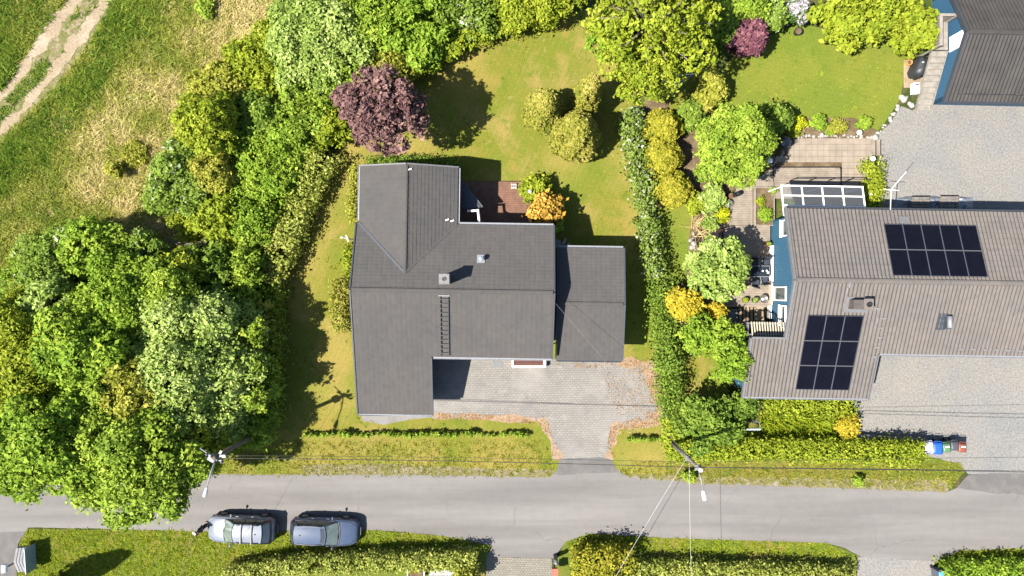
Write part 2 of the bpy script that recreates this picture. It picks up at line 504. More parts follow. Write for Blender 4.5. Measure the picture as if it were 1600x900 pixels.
# foliage colours
F = {}
F['green'] = mat_leaf('leaf_mid_green', (0.045, 0.074, 0.007), (0.106, 0.154, 0.015), (0.180, 0.215, 0.030))
F['pale'] = mat_leaf('leaf_pale_green', (0.055, 0.085, 0.015), (0.125, 0.170, 0.032), (0.215, 0.25, 0.085))
F['bright'] = mat_leaf('leaf_bright_green', (0.042, 0.078, 0.007), (0.098, 0.152, 0.013), (0.165, 0.205, 0.026))
F['lime'] = mat_leaf('leaf_lime', (0.058, 0.082, 0.006), (0.116, 0.142, 0.010), (0.180, 0.192, 0.02))
F['olive'] = mat_leaf('leaf_olive', (0.070, 0.078, 0.008), (0.142, 0.145, 0.018), (0.215, 0.20, 0.04))
F['hedge'] = mat_leaf('leaf_hedge_yellowgreen', (0.060, 0.075, 0.010), (0.135, 0.152, 0.026), (0.215, 0.215, 0.06))
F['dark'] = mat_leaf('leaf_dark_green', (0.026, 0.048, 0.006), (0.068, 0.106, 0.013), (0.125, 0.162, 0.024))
F['blossom'] = mat_leaf('leaf_with_white_blossom', (0.045, 0.075, 0.009), (0.105, 0.148, 0.02), (0.42, 0.42, 0.30), dist=(0.1, 0.74, 0.97))
F['purple'] = mat_leaf('leaf_copper', (0.028, 0.013, 0.014), (0.072, 0.038, 0.036), (0.128, 0.078, 0.066), trans=0.15)
F['wine'] = mat_leaf('leaf_wine_red', (0.028, 0.009, 0.014), (0.062, 0.023, 0.031), (0.105, 0.047, 0.052), trans=0.12)
F['golden'] = mat_leaf('leaf_golden_conifer', (0.058, 0.066, 0.006), (0.122, 0.118, 0.010), (0.18, 0.150, 0.02), trans=0.25, rough=0.7)
F['topiary'] = mat_leaf('leaf_bronze_conifer', (0.042, 0.055, 0.007), (0.108, 0.106, 0.014), (0.175, 0.138, 0.040), trans=0.25, rough=0.7)
F['orange'] = mat_leaf('leaf_orange', (0.075, 0.042, 0.006), (0.155, 0.088, 0.012), (0.23, 0.14, 0.026), trans=0.15)
F['yellow'] = mat_leaf('leaf_yellow', (0.09, 0.076, 0.006), (0.155, 0.122, 0.009), (0.21, 0.16, 0.016), trans=0.15)
F['lilac'] = mat_leaf('leaf_with_lilac_blossom', (0.04, 0.065, 0.009), (0.10, 0.135, 0.024), (0.40, 0.32, 0.35), dist=(0.1, 0.68, 0.97))
F['rhodo'] = mat_leaf('leaf_with_violet_blossom', (0.02, 0.045, 0.008), (0.05, 0.08, 0.02), (0.32, 0.26, 0.42), dist=(0.1, 0.5, 0.85))
F['yellowflower'] = mat_leaf('leaf_with_yellow_flowers', (0.05, 0.075, 0.006), (0.14, 0.15, 0.008), (0.50, 0.36, 0.01), dist=(0.1, 0.45, 0.8))
F['meadow'] = mat_leaf('meadow_blades', (0.062, 0.098, 0.010), (0.165, 0.165, 0.030), (0.33, 0.265, 0.13), trans=0.4, rough=0.7)
F['crop'] = mat_leaf('dark_grass_blades', (0.026, 0.062, 0.008), (0.075, 0.122, 0.014), (0.15, 0.165, 0.026), trans=0.4, rough=0.7)
F['turf'] = mat_leaf('turf_blades', (0.062, 0.080, 0.008), (0.118, 0.120, 0.014), (0.19, 0.16, 0.034), trans=0.4, rough=0.7)
F['limegrass'] = mat_leaf('lime_blades', (0.062, 0.098, 0.005), (0.115, 0.148, 0.008), (0.175, 0.18, 0.014), trans=0.4, rough=0.6)
F['straw'] = mat_leaf('straw', (0.11, 0.085, 0.035), (0.17, 0.13, 0.06), (0.24, 0.19, 0.10), trans=0.1, rough=0.8)
F['litter'] = mat_leaf('dry_leaf_litter', (0.055, 0.03, 0.013), (0.10, 0.058, 0.028), (0.15, 0.095, 0.05), trans=0.0, rough=0.9)
BARK = mat_plain('bark', (0.09, 0.07, 0.05), 0.95, var=0.4, scale=8, bumpy=0.8)
TWIG = mat_plain('grey_twigs', (0.16, 0.13, 0.10), 0.95, var=0.3, scale=8)

# building and object materials
M_ROOF_GREY = mat_roof('charcoal_roof_tiles', (0.068, 0.0640, 0.0620), 3.4, 0.05, (0.075, 0.07, 0.06))
M_ROOF_BEIGE = mat_roof('beige_roof_tiles', (0.117, 0.105, 0.097), 3.6, 0.07, (0.11, 0.10, 0.085))
M_ROOF_DARK = mat_plain('dark_roof_sheet', (0.044, 0.040, 0.038), 0.75, 0, 0.15, 0.22, 1.0, 0.15)
M_TRIM_DARK = mat_plain('slate_trim', (0.035, 0.040, 0.050), 0.5, 0, 0.45, 0.1)
M_TRIM_GREY = mat_plain('grey_trim', (0.12, 0.12, 0.125), 0.6, 0, 0.3, 0.12)
M_METAL = mat_plain('zinc', (0.22, 0.23, 0.25), 0.5, 0.2, 0.5, 0.12)
M_STEEL = mat_plain('galvanised_steel', (0.16, 0.165, 0.18), 0.6, 0.0, 0.5, 0.15)
M_WHITE = mat_plain('white_paint', (0.62, 0.61, 0.60), 0.5, 0, 0.4, 0.05)
M_PLATE = mat_plain('plate_white', (0.30, 0.30, 0.30), 0.6)
M_CREAM = mat_plain('cream_paint', (0.40, 0.35, 0.27), 0.7, 0, 0.3, 0.1)
M_BLACK = mat_plain('black_plastic', (0.014, 0.015, 0.018), 0.45, 0, 0.5, 0.2)
M_RUBBER = mat_plain('tyre_rubber', (0.018, 0.018, 0.019), 0.85, 0, 0.2, 0.2)
M_DARKBROWN = mat_boards('brown_cladding', (0.055, 0.035, 0.025), 0.14, 'z', 0, 0.5)
M_BLUE = mat_boards('blue_cladding', (0.030, 0.098, 0.165), 0.15, 'y', R(0.95), 0.5, 0.7, 0.1, 0.12)
M_BLUE_X = mat_boards('blue_cladding_side', (0.030, 0.098, 0.165), 0.15, 'x', R(0.95), 0.5, 0.7, 0.1, 0.12)
M_DECK_BROWN = mat_plain('redbrown_decking', (0.140, 0.070, 0.045), 0.75, 0, 0.25, 0.2, 3, 0.2)
M_DECK_GREY = mat_plain('weathered_decking', (0.205, 0.17, 0.135), 0.85, 0, 0.2, 0.22, 2.5, 0.3)
M_DECK_TAN = mat_plain('tan_decking', (0.24, 0.185, 0.12), 0.85, 0, 0.2, 0.2, 2.5, 0.3)
M_TIMBER = mat_plain('grey_timber', (0.215, 0.195, 0.17), 0.85, 0, 0.2, 0.22, 3, 0.3)
M_POLEWOOD = mat_plain('pole_timber', (0.135, 0.105, 0.075), 0.9, 0, 0.2, 0.25, 3, 0.3)
M_TILE = mat_plain('terrace_slabs', (0.225, 0.185, 0.145), 0.85, 0, 0.25, 0.16, 1.7, 0.25)
M_SOLAR = mat_plain('solar_cells', (0.004, 0.004, 0.008), 0.25, 0, 0.12, 0.2, 1.5)
M_FRAME = mat_plain('panel_frame', (0.055, 0.055, 0.06), 0.6, 0.0, 0.5, 0.1)
M_PANE = mat_plain('window_pane', (0.05, 0.065, 0.07), 0.08, 0, 0.8, 0.2, 1.2)
M_PANEL_GLASS = mat_glass('canopy_glass', (0.70, 0.73, 0.76), 0.10, 0.1)
M_STONE = mat_plain('field_stone', (0.30, 0.285, 0.26), 0.9, 0, 0.2, 0.3, 2.5, 0.5)
M_RED = mat_plain('red_paint', (0.42, 0.035, 0.02), 0.5)
M_TERRACOTTA = mat_plain('terracotta', (0.28, 0.105, 0.05), 0.85, 0, 0.2)
M_TARP = mat_plain('grey_tarpaulin', (0.14, 0.16, 0.19), 0.45, 0, 0.4, 0.2, 2)
M_COVER = mat_plain('black_cover', (0.024, 0.026, 0.03), 0.5, 0, 0.4, 0.2, 4)
M_PALLET = mat_plain('pallet_wood', (0.15, 0.125, 0.10), 0.9, 0, 0.2, 0.25, 4, 0.3)
M_CABLE = mat_plain('black_cable', (0.02, 0.02, 0.02), 0.6)
M_CABLE_GREY = mat_plain('grey_cable', (0.12, 0.12, 0.115), 0.6)
M_CABLE_LIGHT = mat_plain('pale_cable', (0.35, 0.34, 0.31), 0.6)
# ------------------------------------------------------------------ the ground
def wobble(pts, step=0.3, amp=0.08, seed=0, freq=1.1):
    """densify a closed plan outline and make its edge uneven"""
    out = []
    n = len(pts)
    for i in range(n):
        a = Vector((pts[i][0], pts[i][1], 0)); b = Vector((pts[(i + 1) % n][0], pts[(i + 1) % n][1], 0))
        d = b - a
        k = max(1, min(400, int(d.length / step)))
        s = Vector((-d.y, d.x, 0)).normalized() if d.length > 0 else Vector()
        for j in range(k):
            p = a + d * (j / k)
            w = mnoise.noise(Vector((p.x * freq, p.y * freq, seed * 7.7))) + 0.6 * mnoise.noise(Vector((p.x * freq * 3.1, p.y * freq * 3.1, seed * 3.3)))
            p = p + s * (w * amp)
            out.append((p.x, p.y))
    return out

def sheet(name, px, z, mat, amp=0.08, seed=0, step=0.3, kind='structure', curb=None):
    pts = [at2(*p) for p in px]
    if amp: pts = wobble(pts, step, amp, seed)
    a = sum(pts[i][0] * pts[(i + 1) % len(pts)][1] - pts[(i + 1) % len(pts)][0] * pts[i][1] for i in range(len(pts)))
    if a < 0: pts.reverse()
    mb = MB().poly([(x, y, z) for x, y in pts])
    return obj(name, mb, mat, kind=kind)

gmb = MB().poly([(-600, -600, -0.03), (600, -600, -0.03), (600, 600, -0.03), (-600, 600, -0.03)])
obj('ground', gmb, G_SOIL, kind='structure')
MEADOW = [(-500, -500), (640, -500), (560, 40), (480, 130), (380, 280), (300, 420), (60, 480), (-20, 560), (-500, 760)]
sheet('meadow', MEADOW, -0.012, G_MEADOW, 0.3, 1, 0.6)
TRACK = [(262, -120), (180, 0), (128, 85), (70, 152), (4, 218), (-90, 300), (-150, 240), (-60, 190), (0, 132), (38, 88), (104, 0), (170, -120)]
sheet('dirt_track', TRACK, -0.006, G_TRACK, 0.25, 2, 0.4)
sheet('wheel_rut', [(235, -120), (176, -8), (140, 52), (104, 98), (62, 150), (22, 196), (-2, 218), (-90, 298), (-90, 282), (-2, 202), (14, 184), (52, 138), (92, 86), (128, 40), (163, -8), (222, -120)], -0.002, G_DIRT, 0.34, 42, 0.2)
sheet('wheel_rut', [(190, -120), (136, -8), (84, 56), (48, 106), (0, 160), (-90, 240), (-90, 222), (0, 142), (36, 94), (68, 42), (116, -8), (176, -120)], -0.002, G_DIRT, 0.36, 43, 0.2)
sheet('dirt_track', [(-90, 172), (0, 98), (22, 88), (20, 96), (0, 108), (-90, 186)], -0.002, G_DIRT, 0.1, 3)
sheet('dirt_track', [(-120, 520), (-30, 440), (18, 405), (25, 430), (-20, 490), (-100, 560)], -0.006, G_DIRT, 0.4, 4)
LAWN = [(505, 262), (560, 200), (640, 130), (760, 60), (930, 10), (985, 60), (1000, 200), (1000, 330), (1030, 440), (1052, 560), (1056, 690), (1062, 752), (985, 748), (962, 735), (870, 735), (862, 744), (330, 742), (340, 600), (430, 420)]
sheet('lawn', LAWN, 0.0, G_LAWN, 0.05, 5)
sheet('neighbour_lawn', [(1108, 140), (1150, 80), (1250, 36), (1430, 78), (1412, 120), (1406, 158), (1372, 205), (1330, 184), (1240, 186), (1190, 190), (1120, 178)], 0.0, G_GREEN, 0.06, 6)
sheet('garden_strip', [(1034, 318), (1085, 318), (1078, 360), (1072, 440), (1045, 450), (1020, 380)], 0.0, G_GREEN, 0.06, 7)
sheet('garden_strip', [(1045, 548), (1130, 530), (1140, 640), (1060, 660)], 0.0, G_LAWN, 0.1, 8)
sheet('garden_strip', [(1040, 120), (1120, 100), (1125, 180), (1050, 190)], 0.0, G_LAWN, 0.1, 9)
VERGE_TOP = [(1040, 660), (1480, 660), (1505, 700), (1506, 738), (1482, 766), (1300, 760), (1100, 756), (1040, 752)]
sheet('verge', VERGE_TOP, 0.001, G_VERGE, 0.08, 10)
sheet('verge', [(-60, 1000), (28, 900), (30, 850), (42, 826), (150, 827), (310, 829), (450, 830), (590, 829), (700, 838), (766, 853), (758, 900), (770, 1000)], 0.001, G_VERGE, 0.06, 11)
sheet('verge', [(868, 1000), (868, 880), (882, 846), (920, 834), (1000, 838), (1150, 843), (1290, 848), (1340, 868), (1332, 1000)], 0.001, G_VERGE, 0.06, 12)
sheet('verge', [(1462, 1000), (1462, 876), (1500, 859), (1600, 856), (1800, 858), (1800, 1000)], 0.001, G_VERGE, 0.06, 13)
sheet('gravel_edge', [(470, 727), (600, 724), (700, 730), (865, 734), (862, 752), (700, 748), (470, 746)], 0.003, mat_ground('stony_verge', [(0.17, 0.14, 0.085), (1.5, 0.45, 0.6, (0.115, 0.115, 0.03)), (3.0, 0.5, 0.65, (0.22, 0.19, 0.15))], (9, 0.4), 0.8), 0.12, 14)
sheet('gravel_edge', [(985, 740), (1100, 745), (1300, 748), (1480, 750), (1482, 772), (1100, 762), (985, 752)], 0.004, MATS['stony_verge'], 0.12, 15)
ROAD = [(-400, 738), (0, 741), (410, 741), (700, 743), (858, 746), (872, 734), (874, 714), (952, 713), (960, 730), (984, 745), (1100, 756), (1300, 762), (1478, 769), (1496, 762), (1512, 742), (1700, 738),
        (2100, 740), (2100, 862), (1600, 857), (1500, 860), (1460, 878), (1345, 870), (1320, 856), (1290, 848), (1100, 843), (1000, 838), (920, 833), (884, 846), (864, 873), (760, 870), (770, 853), (700, 838), (590, 828), (310, 830), (150, 826), (44, 824), (28, 845), (20, 1000), (-400, 1000)]
sheet('road', ROAD, 0.008, G_ROAD, 0.05, 16, 0.4)
sheet('road_apron', [(1498, 762), (1512, 741), (1700, 738), (2100, 740), (2100, 775), (1700, 772), (1560, 772)], 0.012, G_ASPHALT2, 0.1, 17)
sheet('road_apron', [(874, 716), (954, 715), (962, 731), (966, 738), (868, 742)], 0.012, G_ASPHALT2, 0.06, 18)
sheet('road_apron', [(-300, 832), (0, 832), (40, 830), (28, 850), (24, 1000), (-300, 1000)], 0.012, G_ASPHALT2, 0.06, 19)
DRIVE = [(676, 556), (866, 560), (1014, 566), (1030, 600), (1042, 640), (1034, 660), (965, 666), (956, 690), (955, 716), (872, 717), (862, 690), (850, 656), (760, 652), (676, 652)]
sheet('driveway', DRIVE, 0.010, G_PAVERS, 0.1, 20)
sheet('moss_rim', [(964, 560), (1018, 562), (1034, 600), (1046, 640), (1038, 664), (968, 672), (960, 700), (958, 718), (948, 716), (952, 690), (958, 664), (1010, 654), (1026, 636), (1016, 604), (1000, 576), (964, 572)], 0.014, G_MOSS, 0.32, 40, 0.2)
sheet('moss_rim', [(676, 646), (760, 648), (852, 652), (866, 690), (878, 716), (866, 718), (856, 690), (844, 662), (760, 656), (676, 654)], 0.014, G_MOSS, 0.2, 41, 0.2)
sheet('house_apron', [(564, 640), (680, 640), (676, 652), (640, 655), (600, 664), (566, 657)], 0.006, G_CONCRETE, 0.04, 21)
sheet('gravel_yard', [(1374, 232), (1366, 216), (1388, 195), (1408, 166), (1425, 172), (1490, 150), (2100, 150), (2100, 370), (1380, 360), (1372, 300)], 0.006, G_GRAVEL, 0.06, 22)
sheet('gravel_yard', [(1334, 614), (1372, 540), (2100, 545), (2100, 738), (1512, 741), (1500, 725), (1446, 712), (1446, 696), (1338, 688)], 0.006, G_GRAVEL, 0.06, 23)
sheet('paved_drive', [(760, 869), (862, 873), (864, 1000), (758, 1000)], 0.012, G_SETTS, 0.03, 24)
sheet('gravel_drive', [(1340, 869), (1460, 877), (1462, 1000), (1336, 1000)], 0.012, G_GRAVEL, 0.06, 25)
sheet('flower_bed', [(1212, 190), (1250, 184), (1335, 184), (1372, 205), (1372, 216), (1232, 216)], 0.004, G_BED, 0.1, 26)
sheet('flower_bed', [(1060, 330), (1135, 290), (1136, 420), (1128, 510), (1060, 520), (1040, 450)], -0.002, G_BED, 0.2, 27)
sheet('flower_bed', [(1008, 155), (1200, 150), (1215, 260), (1140, 300), (1000, 330)], -0.004, G_BED, 0.2, 28)

# ------------------------------------------------------------------ foliage
def leaf_object(name, C, N, S, T, mat, parent=None, aspect=0.55, kind=None, blade=None, seed=0):
    """C centres, N facing, S half-length, T tint; every leaf a folded four-cornered face"""
    rng = np.random.default_rng(seed + 99)
    n = len(C)
    off = np.array(OFF.get(parent.name, Vector((0, 0, 0)))) if parent else np.zeros(3)
    N = N / np.maximum(np.linalg.norm(N, axis=1, keepdims=True), 1e-6)
    if blade is None:
        r = rng.normal(size=(n, 3))
        t = np.cross(N, r)
    else:
        t = blade
    t /= np.maximum(np.linalg.norm(t, axis=1, keepdims=True), 1e-6)
    b = np.cross(N, t)
    b /= np.maximum(np.linalg.norm(b, axis=1, keepdims=True), 1e-6)
    S = S[:, None]
    lift = N * S * 0.18
    if blade is None:
        V = np.stack([C - t * S, C + b * S * aspect + lift, C + t * S, C - b * S * aspect + lift], 1)
    else:
        V = np.stack([C - b * S * aspect, C + b * S * aspect, C + t * S * 2 + b * S * aspect * 0.15, C + t * S * 2 - b * S * aspect * 0.15], 1)
    V = V.reshape(-1, 3) - off
    me = bpy.data.meshes.new(name)
    me.vertices.add(4 * n); me.vertices.foreach_set('co', V.astype(np.float32).ravel())
    me.loops.add(4 * n); me.loops.foreach_set('vertex_index', np.arange(4 * n, dtype=np.int32))
    me.polygons.add(n)
    me.polygons.foreach_set('loop_start', np.arange(0, 4 * n, 4, dtype=np.int32))
    me.polygons.foreach_set('loop_total', np.full(n, 4, dtype=np.int32))
    at_ = me.attributes.new('tint', 'FLOAT', 'POINT')
    at_.data.foreach_set('value', np.repeat(np.clip(T, 0, 1), 4).astype(np.float32))
    me.update(calc_edges=True)
    me.materials.append(mat)
    o = bpy.data.objects.new(name, me)
    COL.objects.link(o)
    if parent: o.parent = parent
    OFF[o.name] = Vector(off)
    if kind: o['kind'] = kind
    return o

def lobe_leaves(rng, lobes, cover=3.0, leaf=0.13, per=22, sig=0.22, shell=0.16, up=0.55, wild=0.55, inner=0.25):
    """leaf clumps on the skin of each lobe (cx,cy,cz,rx,ry,rz) and a few inside"""
    Cs, Ns, Ss, Ts = [], [], [], []
    la = leaf * leaf * 1.1
    for (cx, cy, cz, rx, ry, rz) in lobes:
        area = 4 * math.pi * (((rx * ry) ** 1.6 + (rx * rz) ** 1.6 + (ry * rz) ** 1.6) / 3) ** (1 / 1.6) * 0.75
        k = max(3, int(area * cover / la / per))
        d = rng.normal(size=(k, 3)); d[:, 2] += 0.35
        d /= np.linalg.norm(d, axis=1, keepdims=True)
        rad = 1 - np.abs(rng.normal(0, shell, size=(k, 1)))
        nin = int(k * inner)
        rad[:nin] *= rng.uniform(0.35, 0.8, size=(nin, 1))
        rad = np.clip(rad, 0.15, 1.05)
        R3 = np.array([rx, ry, rz])
        cc = np.array([cx, cy, cz]) + d * R3 * rad
        ct = np.clip(rng.beta(2, 2, size=k) * 0.75 + rng.normal(0.125, 0.13), 0, 1)
        cs = np.clip(rng.normal(1, 0.25, size=k), 0.5, 1.6)
        m = per
        off = rng.normal(size=(k, m, 3)) * (sig * cs)[:, None, None]
        # flatten the clump along its outward direction
        dn = d[:, None, :]
        off = off - dn * (off * dn).sum(-1, keepdims=True) * 0.45
        C = cc[:, None, :] + off
        Nn = dn * 0.6 + np.array([0, 0, up]) + rng.normal(size=(k, m, 3)) * wild
        Cs.append(C.reshape(-1, 3)); Ns.append(Nn.reshape(-1, 3))
        Ss.append((leaf * np.clip(rng.lognormal(0, 0.35, size=k * m), 0.4, 2.0)))
        Ts.append((np.repeat(ct, m) * 0.62 + rng.random(k * m) * 0.38))
    return np.concatenate(Cs), np.concatenate(Ns), np.concatenate(Ss), np.concatenate(Ts)

def above(C, N, S, T, z=0.03):
    k = C[:, 2] > z
    return C[k], N[k], S[k], T[k]

SEED = [100]
def nseed():
    SEED[0] += 1
    return SEED[0]

def tree(name, label, px, py, rpx, h, kind, cat='tree', group=None, ry=None, nl=None, leaf=0.10, cover=2.15, lob=(0.17, 0.36), hc=None, trunk_r=None, base=None, per=30, sig=None, inner=0.2, lobes_extra=None, kind2=None, wild=0.55, branchy=False):
    """px,py: where the photograph shows the crown's middle; rpx: its radius there; h: height of the top"""
    rng = np.random.default_rng(nseed()); rg = random.Random(SEED[0])
    leaf = leaf * rg.uniform(0.80, 1.10)
    r0 = rpx / PXM
    hc = hc or max(h * 0.45, h - r0 * 0.85)
    k = 1 - hc / CAM_H
    Rx = rpx / PXM * k
    Ry = (ry or rpx) / PXM * k
    Rz = max(0.5, h - hc)
    c = at(px, py, hc)
    g = Vector((c.x, c.y, 0)) if base is None else at(*base)
    t = thing(name, label, cat, (g.x, g.y, 0), group=group)
    nl = int((nl or max(8, int(9 + Rx * 4))) * 1.6)
    lobes = []
    for i in range(nl):
        a = 2.39996 * i + rg.uniform(-0.3, 0.3)
        el = math.acos(1 - (i + 0.5) / nl * 1.15)           # top first, then round and slightly under
        f = rg.uniform(0.50, 0.97)
        lx = math.sin(el) * math.cos(a) * f * Rx; ly = math.sin(el) * math.sin(a) * f * Ry
        lz = math.cos(el) * f * Rz
        q = rg.uniform(*lob)
        s = q * min(Rx, Ry)
        lobes.append((c.x + lx, c.y + ly, max(0.35, c.z + lz), s * rg.uniform(0.9, 1.2), s * rg.uniform(0.9, 1.2), s * rg.uniform(0.65, 0.95) if Rz > 0.6 * Rx else s * 0.6))
    if not branchy: lobes.append((c.x, c.y, c.z, Rx * 0.55, Ry * 0.55, Rz * 0.55))
    if lobes_extra: lobes += lobes_extra
    sg = sig or min(0.19, 0.09 + Rx * 0.03)
    C, N, S, T = above(*lobe_leaves(rng, lobes, cover, leaf, per, sg, inner=inner, wild=wild))
    LB = np.array(lobes)
    hid = np.zeros(len(C), int)                              # leaves buried deep in the crown are thinned out
    for q in LB:
        hid += ((((C - q[:3]) / (q[3:] * 0.78)) ** 2).sum(1) < 1)
    low = C[:, 2] < hc - 0.35 * Rz
    keep = rng.random(len(C)) < np.where(hid > 0, 0.13, np.where(low, 0.5, 1.0))
    C, N, S, T = C[keep], N[keep], S[keep], T[keep]
    leaf_object('crown', C, N, S, T, F[kind], t, seed=SEED[0])
    tr = trunk_r or max(0.05, 0.028 * h)
    mb = MB()
    mid = Vector((g.x * 0.6 + c.x * 0.4, g.y * 0.6 + c.y * 0.4, hc * 0.55))
    mb.tube([g + Vector((0, 0, -0.1)), g.lerp(mid, 0.5) + Vector((0.04, 0.03, 0)), mid, Vector((c.x, c.y, h - Rz * 0.5))], [tr * 1.35, tr, tr * 0.8, tr * 0.3], 8)
    for i in range(nl if branchy else min(14, nl)):
        l = lobes[i]
        e = Vector((l[0], l[1], l[2]))
        s = mid.lerp(Vector((c.x, c.y, hc)), rg.uniform(0.0, 0.9))
        m = s.lerp(e, 0.55) + Vector((0, 0, 0.12 * (e - s).length))
        mb.tube([s, m, e], [tr * 0.45, tr * 0.28, tr * 0.1], 6)
    obj('trunk', mb, TWIG if branchy else BARK, t, smooth=True)
    return t

def bush(name, label, px, py, rpx, h, kind, cat='shrub', group=None, ry=None, rz=0.0, leaf=0.10, cover=3.0, smooth=False, per=18, lobes_n=None, wild=0.5, sig=None, hc_f=0.5):
    """a shrub that is leafy down to the ground; smooth=True for clipped or naturally tight conifers"""
    rng = np.random.default_rng(nseed()); rg = random.Random(SEED[0])
    hc = h * hc_f
    k = 1 - hc / CAM_H
    Rx = rpx / PXM * k; Ry = (ry or rpx) / PXM * k
    c = at(px, py, hc)
    t = thing(name, label, cat, (c.x, c.y, 0), group=group)
    lobes = []
    cr, sr = math.cos(rz), math.sin(rz)
    if smooth:
        lobes.append((c.x, c.y, hc, Rx * 0.97, Ry * 0.97, h * (1 - hc_f)))
        lobes.append((c.x, c.y, hc * 0.6, Rx * 0.85, Ry * 0.85, hc * 0.6))
        C, N, S, T = lobe_leaves(rng, lobes, cover, leaf, per, sig or 0.07, shell=0.035, up=0.1, wild=0.45, inner=0.05)
    else:
        n = lobes_n or max(5, int(5 + Rx * 4))
        for i in range(n):
            a = 2.39996 * i + rg.uniform(-0.4, 0.4); el = math.acos(1 - (i + 0.5) / n)
            f = rg.uniform(0.5, 0.75)
            lx = math.sin(el) * math.cos(a) * f * Rx; ly = math.sin(el) * math.sin(a) * f * Ry
            s = rg.uniform(0.38, 0.55)
            lobes.append((c.x + lx * cr - ly * sr, c.y + lx * sr + ly * cr, max(0.2, hc + math.cos(el) * f * h * 0.5), s * min(Rx, Ry) * 1.1, s * min(Rx, Ry) * 1.1, s * h * 0.5))
        C, N, S, T = lobe_leaves(rng, lobes, cover, leaf, per, sig or min(0.2, 0.05 + Rx * 0.09), wild=wild)
    C, N, S, T = above(C, N, S, T)
    leaf_object('foliage', C, N, S, T, F[kind], t, seed=SEED[0])
    mb = MB()
    for i in range(5):
        a = 2 * math.pi * i / 5 + rg.uniform(-0.4, 0.4)
        e = Vector((c.x + math.cos(a) * Rx * 0.5, c.y + math.sin(a) * Ry * 0.5, h * 0.62))
        mb.tube([(c.x, c.y, -0.05), ((c.x * 2 + e.x) / 3, (c.y * 2 + e.y) / 3, h * 0.3), e], [0.05, 0.035, 0.012], 6)
    obj('stems', mb, BARK, t, smooth=True, kind='stuff')
    return t

def hedge(name, label, path, wpx, h, kind, cat='hedge', group=None, leaf=0.10, cover=2.6, rough=0.12, per=16, kinds=None, tilt=0.0):
    """path: (px, py) of the hedge top's middle line; wpx: width in photograph pixels"""
    rng = np.random.default_rng(nseed())
    P = np.array([at(x, y, h * 0.85)[:2] for x, y in path])
    t = thing(name, label, cat, (P[0][0], P[0][1], 0), group=group)
    w = wpx / PXM * (1 - h * 0.85 / CAM_H)
    seg = np.linalg.norm(np.diff(P, axis=0), axis=1)
    tot = seg.sum()
    la = leaf * leaf * 1.1
    k = int(tot * (w + 1.7 * h) * cover / la / per)
    u = rng.random(k) * tot
    cs = np.concatenate([[0], np.cumsum(seg)])
    i = np.clip(np.searchsorted(cs, u, side='right') - 1, 0, len(seg) - 1)
    f = (u - cs[i]) / seg[i]
    base = P[i] * (1 - f)[:, None] + P[i + 1] * f[:, None]
    dr = (P[i + 1] - P[i]) / seg[i][:, None]
    nr = np.stack([-dr[:, 1], dr[:, 0]], 1)
    ph = rng.random(3) * 10
    lump = 1 + rough * 0.9 * np.sin(u * 1.9 + ph[0]) * np.sin(u * 0.83 + ph[1]) + rough * 0.6 * np.sin(u * 4.7 + ph[2])
    side = rng.random(k)
    wtop = w / (w + 1.7 * h)
    top = side < wtop
    s = np.where(top, rng.uniform(-1, 1, k), np.sign(rng.random(k) - 0.5)) * w / 2 * lump
    s = np.where(top, s, s * rng.uniform(0.82, 1.0, k))
    z = np.where(top, h * lump * (1 - 0.10 * (2 * s / w) ** 2), rng.random(k) ** 0.8 * h * 0.95)
    z = z + rng.normal(0, rough * 0.45, k)
    s = s + rng.normal(0, rough * 0.35, k)
    cc = np.stack([base[:, 0] + nr[:, 0] * s, base[:, 1] + nr[:, 1] * s, z], 1)
    d = np.stack([nr[:, 0] * s / w * 1.6, nr[:, 1] * s / w * 1.6, np.where(top, 1.0, 0.25)], 1)
    off = rng.normal(size=(k, per, 3)) * (0.06 + rough * 0.75)
    C = (cc[:, None, :] + off).reshape(-1, 3)
    N = (d[:, None, :] + rng.normal(size=(k, per, 3)) * 0.55).reshape(-1, 3)
    S = leaf * np.clip(rng.normal(1, 0.25, k * per), 0.5, 1.6)
    T = np.repeat(rng.beta(2, 2, k), per) * 0.55 + rng.random(k * per) * 0.45
    C, N, S, T = above(C, N, S, T)
    leaf_object('foliage', C, N, S, T, F[kind], t, seed=SEED[0])
    mb = MB()
    nst = max(2, int(tot / 0.8))
    for j in range(nst):
        uu = tot * (j + 0.5) / nst
        ii = min(len(seg) - 1, max(0, int(np.searchsorted(cs, uu, side='right') - 1)))
        ff = (uu - cs[ii]) / seg[ii]
        b = P[ii] * (1 - ff) + P[ii + 1] * ff
        mb.tube([(b[0], b[1], -0.05), (b[0] + 0.05, b[1] + 0.04, h * 0.45), (b[0] - 0.08, b[1] + 0.1, h * 0.85)], [0.045, 0.03, 0.012], 5)
    obj('stems', mb, BARK, t, smooth=True, kind='stuff')
    return t

def inside(poly, X, Y):
    res = np.zeros(len(X), bool)
    n = len(poly)
    for i in range(n):
        x0, y0 = poly[i]; x1, y1 = poly[(i + 1) % n]
        c = ((y0 > Y) != (y1 > Y)) & (X < (x1 - x0) * (Y - y0) / (y1 - y0 + 1e-12) + x0)
        res ^= c
    return res

